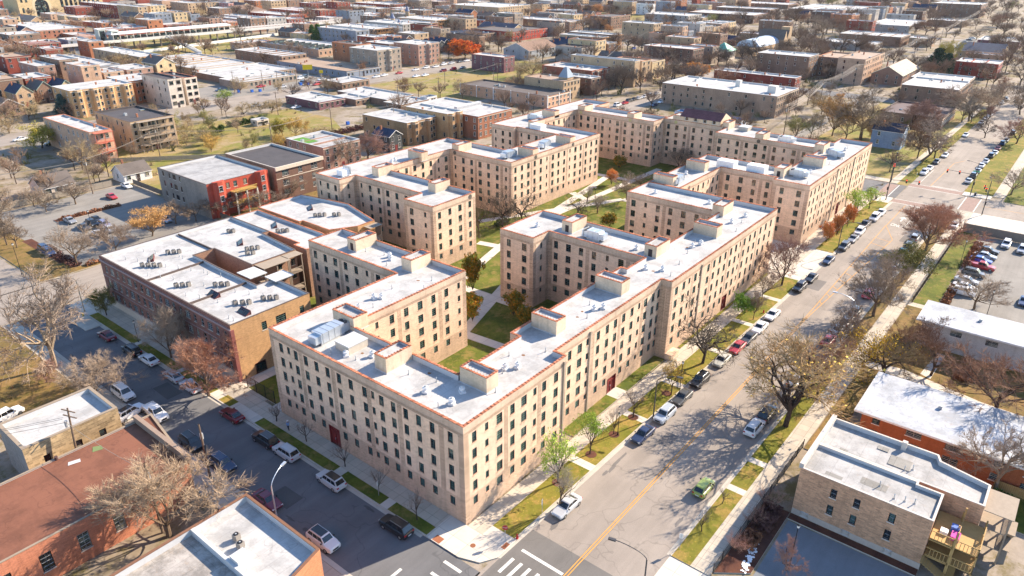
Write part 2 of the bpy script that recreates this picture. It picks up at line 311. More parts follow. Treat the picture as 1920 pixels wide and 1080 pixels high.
# wide street, right side
sr0=lambda x:-24.9-.006*x; sr1=lambda x:-27.3-.010*x
raised('kerb',band(11.6,172,lambda x:kr(x)-.18,kr),.13,CONC)
raised('verge_grass',band(11.6,62,sr0,lambda x:kr(x)-.19),.125,G_VERGE); raised('verge_grass',band(62.0,170,sr0,lambda x:kr(x)-.19),.125,G_LEAF)
raised('pavement',band(11.6,176,sr1,sr0),.13,PAVE)
for x in (27.6,34.9): raised('verge_path',[(x-.6,sr0(x)),(x+.6,sr0(x)),(x+.6,kr(x)-.2),(x-.6,kr(x)-.2)],.131,PAVEL)
raised('driveway',[(-60,kr(0)-.02),(11.55,kr(11)-.02),(11.55,-27.4),(-60,-27.4)],.05,PAVEL)
raised('mulch_bed',[(12.4,-27.6),(27.8,-27.7),(27.8,-31.0),(15.0,-31.0)],.14,G_MULCH)
raised('mulch_bed',rect(26.6,-46,27.85,-31.1),.14,G_MULCH)
raised('lawn',[(42.3,-27.9),(104,-28.5),(104,-60),(62.9,-60),(62.9,-31),(42.3,-31)],.115,G_LEAF)
raised('lawn',rect(104.1,-33.3,157.5,-29.1),.12,G_LAWN); raised('lawn',rect(42.3,-70,49.8,-52.6),.115,G_LAWN)
raised('curved_path',[(72,-28.2),(74,-28.2),(75,-34),(73.5,-40),(72,-46),(71,-60),(67.5,-60),(68.5,-52),(69.5,-46),(70.5,-40),(71.8,-34)],.13,PAVEL)
raised('lot_path',[(102.5,-28.5),(104.5,-28.5),(104.5,-48),(102.5,-48)],.13,PAVE); raised('curved_path',[(75.2,-36.5),(84.8,-37.3),(84.8,-38.6),(74.5,-38.2)],.131,PAVEL)
# beyond the crossing
raised('pavement',[(192,-5.9),(340,-7.6),(340,-5.6),(192,-3.6)],.12,PAVE); raised('pavement',rect(192,-3.5,196,60),.118,PAVE)
raised('verge_grass',[(196,kl(196)),(340,kl(340)),(340,-7.65),(196,-5.95)],.115,G_VERGE)
raised('verge_grass',[(196,-31),(700,-33),(700,kr(700)-1),(196,kr(196)-.2)],.115,G_VERGE); raised('pavement',[(196,-34),(700,-36),(700,-33.05),(196,-31.05)],.118,PAVE)
raised('corner_pavement',[(192,-23.7),(196,-23.7),(196,-30.9),(192,-30.9)],.12,PAVEL); raised('corner_pavement',[(158,-28.95),(176,-29.1),(176,-80),(158,-80)],.12,PAVEL)
raised('side_lawn',rect(192,-90,260,-34.2),.10,G_LAWN)
raised('corner_pavement',rect(170.1,-8.6,176,-1.4),.126,PAVEL)
# courtyard paths
def path(a,b,wd=1.1):
    a=Vector(a);b=Vector(b);n=(b-a).normalized();n=Vector((-n.y,n.x))*wd
    raised('courtyard_path',[tuple(a-n),tuple(b-n),tuple(b+n),tuple(a+n)],.05+path.k,PAVEL); path.k+=.004
path.k=0
for a,b in (((51.5,56),(52.8,11)),((35,33.5),(58,41.2)),((36.5,36),(38.5,11)),((20,39.8),(52,39.8)),((48,49),(74.5,56.3)),((74.5,56.3),(143,68)),((73.3,62.2),(76,50)),((76,50),(90,38)),((85,72),(125,52)),((125,52),(124.3,33)),((118,60),(121,67)),((103,59.7),(160,59)),((140,92),(143,60)),((36,56),(52,57))): path(a,b)
# paint
def stripe(x0,y0,x1,y1,wd,mat,name='road_marking'):
    a=Vector((x0,y0));b=Vector((x1,y1));n=(b-a).normalized();n=Vector((-n.y,n.x))*wd/2
    sheet(name,[tuple(a-n),tuple(b-n),tuple(b+n),tuple(a+n)],stripe.z,mat); stripe.z=.0125+((stripe.z-.0124)%.003)
stripe.z=.0125
for dy in (-.17,.17):
    stripe(-1.0,-14.4+dy,84,-14.25+dy,.13,PAINTY)
stripe(84,-14.1,150,-12.9,.13,PAINTY); stripe(84,-14.4,140,-16.9,.13,PAINTY); stripe(140,-16.9,150,-13,.13,PAINTY); stripe(150,-13,171,-13.0,.13,PAINTY)
for i in range(11):
    x=92+i*4.6; y0=-14.1+(x-84)*.0182; y1=-14.4-(x-84)*.0446; stripe(x,y1,x+1.2,y0,.14,PAINTY)
stripe(150,-16.9,171.5,-17.2,.12,PAINTW); stripe(171.6,-13,171.6,-22.6,.3,PAINTW)
stripe(1.2,-8.0,1.2,-14.0,.42,PAINTW)
for i in range(4): stripe(-3.2,-8.0-1.25*i,-.5,-8.05-1.25*i,.42,PAINTW)
for i in range(4): stripe(-12.6+2.2*i,-1.9,-12.6+2.2*i,-4.6,.42,PAINTW)
stripe(-10,1.2,-14.4,1.2,.4,PAINTW)
sheet('asphalt_patch',[(-60,kr(0)+.1),(4.7,kr(0)+.1),(4.7,-7),(1.5,-6.7),(-60,-6.95)],.0065,PATCH)
for a,b in ((172.4,175.6),(192,195.2)):
    sheet('brick_crosswalk',rect(a,-23.5 if a<180 else -23.9,b,-8.8 if a<180 else -9.2),.0112,BRPAV); stripe(a-.3,-23,a-.3,-9.2,.2,PAINTW); stripe(b+.3,-23,b+.3,-9.2,.2,PAINTW)
sheet('brick_crosswalk',rect(177,-28.6,191,-25.4),.0075,BRPAV); stripe(177,-25.1,191,-25.1,.2,PAINTW); stripe(177,-28.9,191,-28.9,.2,PAINTW)
sheet('brick_crosswalk',rect(177,-6.6,191,-3.6),.0075,BRPAV); stripe(177,-6.9,191,-6.9,.2,PAINTW)
stripe(184,-30,184,-100,.15,PAINTY); stripe(196.5,-14.5,230,-15.2,.13,PAINTY); stripe(230,-15.2,236,-17.6,.13,PAINTY); stripe(196.5,-14.7,196.5,-22,.3,PAINTW); stripe(196.6,-11.2,216,-11.5,.12,PAINTW)

# ONLY lettering before the crossing
def text_mesh(body,size,mat):
    t=bpy.data.curves.new('t','FONT'); t.body=body; t.size=size; t.align_x='CENTER'; t.align_y='CENTER'; o=bpy.data.objects.new('t',t); COL.objects.link(o); bpy.context.view_layer.update()
    me=bpy.data.meshes.new_from_object(o.evaluated_get(bpy.context.evaluated_depsgraph_get())); bpy.data.objects.remove(o); me.materials.clear(); me.materials.append(mat); return me
to=link('only_marking',text_mesh('ONLY',1,PAINTW)); to.matrix_world=Matrix(((0,3.2,0,151.8),(-1.15,0,0,-15.2),(0,0,1,.0125),(0,0,0,1))); tag(to,kind='structure')
m=MB(); m.flat([(156,-15.0),(156,-15.3),(158.6,-15.3),(158.6,-16.1),(160.2,-15.15),(158.6,-14.2),(158.6,-15.0)],.0125); tag(m.build('turn_arrow_marking',PAINTW),kind='structure')
def manhole(x,y,mat=None):
    m=MB(); m.prism([(x+.35*math.cos(t*math.pi/6),y+.35*math.sin(t*math.pi/6)) for t in range(12)],.0,.142); tag(m.build('manhole_cover',plain('rusty_iron',(.25,.10,.05),.8)),'rusty round manhole cover in the corner pavement','manhole')
manhole(-2.1,-3.0)
for x0,y0,x1,y1 in ((-4.5,.4,-3.5,1.6),(-.2,-6.4,.9,-5.8)): tag(sheet('tactile_strip',rect(x0,y0,x1,y1),.141,plain('tactile_red',(.32,.12,.06),.9)),kind='structure')
BLD=[('flat',46.8,209.7,54.0,247.2,10.2,'pinktan','white',{'porch': 'red'},'tan three-storey walk-up with red wooden back porches and white roof'),('flat',61.4,211.9,77.2,239.4,10.9,'tan','black',{'porch': 'grey'},'wide three-storey block with black tar roof and grey back porches'),('flat',72.7,287.9,98.9,305.8,11.4,'gold','white',{'bay': 4},'golden brick row of flats with four rounded bay fronts'),('flat',102.1,300.4,117.9,320.7,10.2,'orangebrick','white',{'bay': 2},'orange brick flats with rounded bays beside the golden brick row'),('flat',109.3,276.7,115.8,300.3,12.7,'pale','black',{},'pale modern town house with big dark windows,left of the pair'),('flat',118.0,278.1,123.9,302.0,12.1,'pale','black',{},'pale modern town house with big dark windows,right of the pair'),('flat',130.9,494.1,150.4,515.8,9.5,'redbrick','white',{},'red brick three-storey flats with white window frames,far left'),('flat',124.2,379.6,135.3,443.8,7.4,'bluegrey','white',{},'narrow blue-grey flats with a stepped roof behind the golden row'),('flat',151.5,389.4,164.6,450.1,8.5,'tan','white',{'porch': 'tan'},'tan flats with wide white roof among bare trees left of the market'),('flat',179.8,614.3,216.1,683.8,6.3,'redtan','white',{},'low store with big white roof and painted red side wall by the station'),('flat',197.6,574.6,210.3,614.3,3.2,'orangebrick','white',{},'small orange brick store just left of the station towers'),('gable',224.0,747.8,235.7,790.1,3.4,'tan','tanroof',{'ridge': 'y'},'small tan gabled shed in front of the arched stone hall'),('flat',305.0,741.1,319.6,833.2,12.5,'redbrick','white',{},'dark red brick block beside the yellow brick flats,top left'),('flat',292.4,677.7,301.8,720.0,15.0,'tan','white',{},'narrow tan block between the red brick block and the yellow flats'),('flat',307.6,684.9,323.3,718.1,14.9,'yellow','white',{},'yellow brick flats above the station roof'),('flat',252.4,635.7,270.3,709.6,3.4,'orangered','white',{},'low bright orange store behind the station canopy'),('flat',345.9,713.3,362.8,767.1,5.0,'pinktan','white',{},'low tan building at the left end of the row behind the station'),('flat',378.1,744.1,394.0,781.4,11.3,'tan','white',{},'tall tan flats with blank wall behind the station canopy'),('flat',397.3,743.1,413.4,779.9,10.9,'tan','dark',{},'brown flats with back porches behind the station canopy'),('flat',413.4,723.5,419.8,758.9,10.3,'pink','white',{},'pink-fronted narrow house behind the station platform'),('gable',425.6,717.9,438.6,749.0,6.0,'yellow','dark',{'ridge': 'y'},'yellow stone gabled house behind the elevated track'),('gable',404.9,670.9,425.5,734.6,5.0,'tan','brownroof',{'ridge': 'x'},'big brown-roofed gabled hall behind the elevated track'),('flat',333.5,596.4,350.6,674.6,3.2,'orangebrick','white',{},'first red brick row store behind the platform,white roof'),('flat',356.9,608.8,370.9,669.8,3.4,'brown','white',{},'second brown brick row store behind the platform,white roof'),('flat',371.0,609.0,386.0,670.2,3.9,'orangered','white',{},'third red row store behind the platform,white roof'),('flat',403.1,606.2,425.9,670.9,4.5,'redbrick','white',{},'dark red brick row store near the right end of the platform'),('flat',432.0,619.1,464.2,674.9,6.2,'orangered','white',{},'red-fronted store with white parapet past the platform end'),('flat',480.5,726.8,508.4,780.4,5.2,'tan','dark',{},'tan flats with dark roof above the red-fronted stores'),('flat',390.7,520.8,405.6,545.1,7.4,'grey','white',{},'grey rendered house at the right end of the elevated track'),('flat',495.0,677.2,542.9,701.5,5.0,'brown','white',{},'long brown block with bright white roof past the platform end'),('flat',241.6,429.2,265.9,443.7,5.0,'pinktan','white',{},'tan two-storey shop with arched windows beside the vacant strip'),('flat',215.6,344.8,233.6,395.3,6.2,'brown','white',{},'long brown shop with many roof units beside the arched-window shop'),('saw',256.9,363.4,287.4,429.1,4.7,'pinktan','white',{},'white saw-tooth roofed workshop right of the conifers'),('flat',211.7,279.8,235.7,344.7,4.0,'bluegrey','tanroof',{},'strip of shops with brown roof and dark shopfronts'),('flat',164.6,350.8,200.5,418.8,3.7,'tan','white',{'units': 10},'big market hall with patched white roof'),('flat',160.2,315.1,203.8,350.8,3.3,'brown','white',{},'middle hall of the market with white roof'),('flat',155.7,295.5,190.3,315.0,3.5,'greybrown','white',{},'low store with long grey fascia facing the car lot'),('flat',148.6,222.2,163.3,247.0,3.5,'purple','white',{},'low purple-brown garage with white roof by the wide avenue'),('flat',185.8,252.0,203.8,266.5,4.0,'brown','white',{},'low brown brick store with white roof and cut-in corner'),('flat',165.2,217.1,174.0,232.6,2.9,'brown','white',{},'small brown workshop with sunlit side wall'),('flat',174.0,205.8,190.8,241.1,2.9,'brown','white',{'units': 5},'broad white-roofed workshop next to the green vacant lot'),('flat',171.7,194.1,189.4,205.7,2.4,'brown','white',{},'small brown-walled annex right of the broad workshop'),('flat',129.0,145.1,144.1,169.4,8.4,'goldbrown','white',{'bay': 2},'brown side-walled flats with two golden bay fronts'),('flat',144.2,139.3,152.6,161.5,10.0,'gold','white',{'bay': 2},'golden bay-fronted flats next to the brick store'),('flat',152.6,131.6,172.9,167.7,8.7,'rust','white',{'units': 2,'clere': 1},'rust brick store with a strip of clerestory windows on its white roof'),('flat',217.1,146.5,234.9,199.9,5.2,'peach','dark',{'trim': 'white','units': 6},'peach two-storey building with white pilasters and brown roof'),('flat',235.6,150.8,249.4,174.3,9.0,'tan','tanroof',{'turret': 1},'tan building with a steep blue-grey pyramid turret'),('flat',271.2,158.2,288.8,190.0,9.0,'redfront','white',{'bay': 2},'red-fronted flats with dark side wall facing the lined street'),('flat',288.8,143.6,294.0,183.4,13.2,'tan','white',{},'deep tan flats behind the red-fronted flats'),('gable',334.1,247.1,366.2,268.3,5.6,'greyblue','brownroof',{'ridge': 'x'},'grey-blue gabled house with large brown roof'),('gable',366.2,243.4,372.0,262.7,5.0,'pale','navy',{'ridge': 'y'},'first pale cottage with dark blue roof,left of its row'),('gable',375.1,245.1,382.4,264.7,5.0,'pale','navy',{'ridge': 'y'},'second pale cottage with dark blue roof in its row'),('gable',385.4,246.8,392.9,266.9,5.0,'pale','navy',{'ridge': 'y'},'third pale cottage with dark blue roof in its row'),('gable',396.0,248.6,404.0,269.1,5.0,'bluegrey','navy',{'ridge': 'y'},'blue cottage with dark roof at the right of the cottage row'),('flat',406.8,319.2,452.5,361.8,7.0,'redbright','dark',{},'long bright red row of houses behind the gabled house'),('flat',376.1,335.3,406.8,367.9,6.1,'brown','navy',{},'brown flats with dark blue mansard left of the bright red row'),('gable',432.7,340.5,450.4,377.8,5.0,'tan','navy',{'ridge': 'y'},'tan hall with big teal-blue gabled roof'),('flat',507.0,367.9,529.3,405.2,6.8,'brown','white',{},'brown three-storey flats left of the turning trees'),('flat',486.9,321.2,508.3,353.6,9.0,'brown','white',{},'brown three-storey flats with tan front,behind the cottage row'),('flat',404.0,236.2,413.8,272.3,8.9,'tan','white',{'porch': 'tan'},'tan flats with curved back porches beside the cottage row'),('flat',415.7,233.8,427.3,272.2,9.8,'brown','white',{'porch': 'tan'},'brown flats right of the curved-porch flats'),('flat',480.7,237.7,495.9,266.0,12.6,'tan','white',{},'free-standing tan block with blank side walls above the avenue'),('flat',532.6,308.2,566.1,330.4,10.7,'brown','dark',{},'brown town house row with tan unit fronts'),('flat',612.8,273.7,642.5,319.3,8.5,'grey','white',{},'grey rendered block behind the free-standing tan block'),('flat',366.1,148.5,380.9,177.9,11.3,'darkbrown','white',{},'dark brown flats behind the street trees'),('flat',371.5,190.0,377.3,200.2,3.0,'white','dark',{},'small white garage with a grey roof behind the flats'),('flat',544.4,160.9,558.1,196.0,4.0,'tan','white',{},'low tan church hall with white roof'),('flat',371.1,82.0,387.6,111.1,12.2,'brown','white',{'units': 3},'brown walk-up with white roof and cluttered rooftop'),('flat',388.6,71.7,415.4,83.4,10.7,'brown','tanroof',{'porch': 'tan'},'brown walk-up with brown roof and steep back stairs'),('flat',372.1,53.5,410.9,67.2,13.1,'pinktan','tanroof',{},'pink-tan walk-up with brown roof beside the brick gable'),('flat',321.2,71.6,329.5,114.2,8.0,'redbrick','white',{'units': 4},'red brick block with long white roof behind the grey corridor block'),('flat',288.0,72.1,293.9,110.9,8.0,'redbrick','white',{'units': 3},'red brick block with stepped white parapets'),('flat',261.5,58.7,288.0,112.9,9.2,'greytan','white',{'pent': 2},'long grey-brown corridor block with two white rooftop boxes'),('flat',232.1,61.5,237.3,90.9,3.6,'bluewhite','bluetarp',{},'low building with bright blue tarpaulin roof'),('gable',382.3,36.1,420.6,51.6,5.2,'brownbrick','tanroof',{'ridge': 'x','steep': 1},'brick church with tall triangular gable and tan roof'),('flat',339.2,3.4,368.8,27.4,7.5,'brown','white',{},'brown walk-up with white roof edge,nearest the far verge'),('flat',368.8,4.4,390.1,29.7,7.2,'brown','greywhite',{'units': 3},'wide low roofed block behind the brown walk-up'),('flat',282.4,-1.1,311.6,22.0,4.6,'brown','purple',{},'flat dark-roofed hall with brown wall behind the blue house'),('gable',237.0,3.6,244.5,13.9,6.2,'blue','navy',{'ridge': 'y'},'blue clapboard house with white gable front by the crossing'),('flat',441.7,0.9,460.2,21.9,7.9,'redbright','white',{},'bright red brick house with arched white windows'),('flat',512.7,6.6,522.0,27.7,4.8,'pinktan','white',{},'narrow pinkish building behind the bright red brick house'),('gable',525.3,8.8,552.2,35.0,5.0,'tan','navy',{'ridge': 'y'},'long hall with low dark roof behind the red brick house'),('flat',600.6,7.8,633.4,34.1,5.4,'purple','greywhite',{},'long purple-brown store near the right edge'),('flat',671.2,95.8,740.6,130.3,6.0,'grey','white',{'units': 3},'long white-roofed row in the upper right'),('flat',562.7,77.9,592.6,121.6,7.0,'brown','white',{'units': 2},'brown row with stepped white roofs,upper right'),('flat',523.6,85.9,546.2,125.9,4.7,'grey','white',{},'grey-walled row of flats with back stairs,upper right'),('flat',577.3,60.0,591.1,75.4,5.9,'tan','white',{},'small tan house by the overhead wires'),('flat',759.0,69.8,784.6,98.7,5.5,'brown','white',{},'brown row right of the long white-roofed row'),('flat',885.9,74.5,928.1,119.0,13.1,'brown','white',{},'large brown block with white cornice near the top right'),('flat',782.3,178.1,872.1,239.7,7.7,'brown','white',{},'long brown three-storey block behind the stone church'),('flat',669.0,232.7,708.9,301.1,7.6,'darkbrown','white',{'units': 5},'dark brown terrace with pale end wall'),('flat',717.2,235.3,742.4,293.4,10.1,'brown','white',{'units': 4},'brown terrace with long white roof behind the dark terrace'),('flat',642.6,272.6,669.0,292.8,4.8,'tan','white',{},'tan brick flats left of the dark brown terrace'),('flat',875.4,272.5,912.7,344.7,5.0,'brown','white',{},'school-like building with slanted dark windows'),('flat',236.7,282.1,255.1,306.7,12.4,'greybrown','white',{'bay': 1},'stone-fronted flats with grey side wall and arched doorway'),('flat',270.7,283.4,289.0,305.1,12.5,'brownpink','white',{'bay': 1},'stone-fronted flats with pinkish side wall beside parked cars'),('flat',312.5,391.0,325.4,438.2,10.5,'bluegrey','white',{},'blue-grey flats with white rear wall,first of the old row'),('flat',338.5,401.4,359.1,453.5,9.0,'brown','white',{'porch': 'tan'},'brown flats with back porches,second of the old row'),('flat',359.2,399.0,366.4,445.1,9.0,'bluegrey','white',{},'blue-grey flats,third of the old row'),('flat',379.4,412.2,400.3,459.9,9.0,'grey','white',{},'grey flats with white rear wall,fourth of the old row'),('flat',400.4,403.9,412.2,460.2,9.0,'brown','white',{'porch': 'tan'},'brown flats with tan porches,fifth of the old row'),('flat',421.4,416.4,448.4,463.8,9.1,'tan','white',{'porch': 'tan'},'tan flats at the right end of the old row'),('flat',542.9,607.8,570.4,668.8,7.3,'redbrick','white',{},'long dark red brick block with tan end'),('flat',449.2,533.9,471.3,553.7,6.4,'orangebrick','white',{},'small red-tan flats behind the pointed turrets'),('flat',503.1,619.8,534.2,677.1,6.0,'tan','white',{},'tan block with white roof left of the dark red block'),('flat',544.8,516.2,571.9,537.5,9.6,'grey','dark',{},'grey greystone terrace with pointed dormers'),('flat',544.9,486.8,574.2,513.2,11.9,'orangebrick','white',{},'orange brick flats at the end of the greystone terrace'),('flat',522.8,429.5,573.1,486.7,13.6,'tan','white',{},'tan flats with large arch on the parapet'),('flat',436.3,394.5,450.7,416.3,10.4,'tan','dark',{},'slim tan flats right of the old row'),('flat',339.0,294.1,344.9,325.0,11.2,'brown','dark',{},'brown flats with grey roof behind the flame-red tree'),('flat',283.0,226.1,292.9,251.1,8.6,'purple','white',{},'purple-brown house standing alone by the avenue'),('gable',323.1,317.4,329.2,333.5,6.0,'dark','navy',{'ridge': 'y'},'first dark steep gabled house behind the flame-red tree'),('gable',329.9,318.9,336.1,335.2,6.0,'dark','navy',{'ridge': 'y'},'second dark steep gabled house behind the flame-red tree'),('gable',336.9,320.3,343.3,336.9,6.0,'dark','navy',{'ridge': 'y'},'third dark steep gabled house behind the flame-red tree'),('flat',595.2,463.8,642.1,516.4,5.0,'brown','white',{},'brown flats with white roof behind the teal-roofed hall'),('flat',675.7,487.8,691.7,535.1,4.0,'tan','white',{},'tan block left of the turning trees at the top'),('flat',691.8,446.7,699.0,514.5,6.0,'brown','white',{},'brown block among the turning trees at the top'),('flat',701.6,412.9,718.0,475.2,6.0,'brown','dark',{},'brown scaffolded block at the top'),('flat',694.7,357.2,702.9,376.0,11.0,'white','white',{},'pale slab tower at the top')]
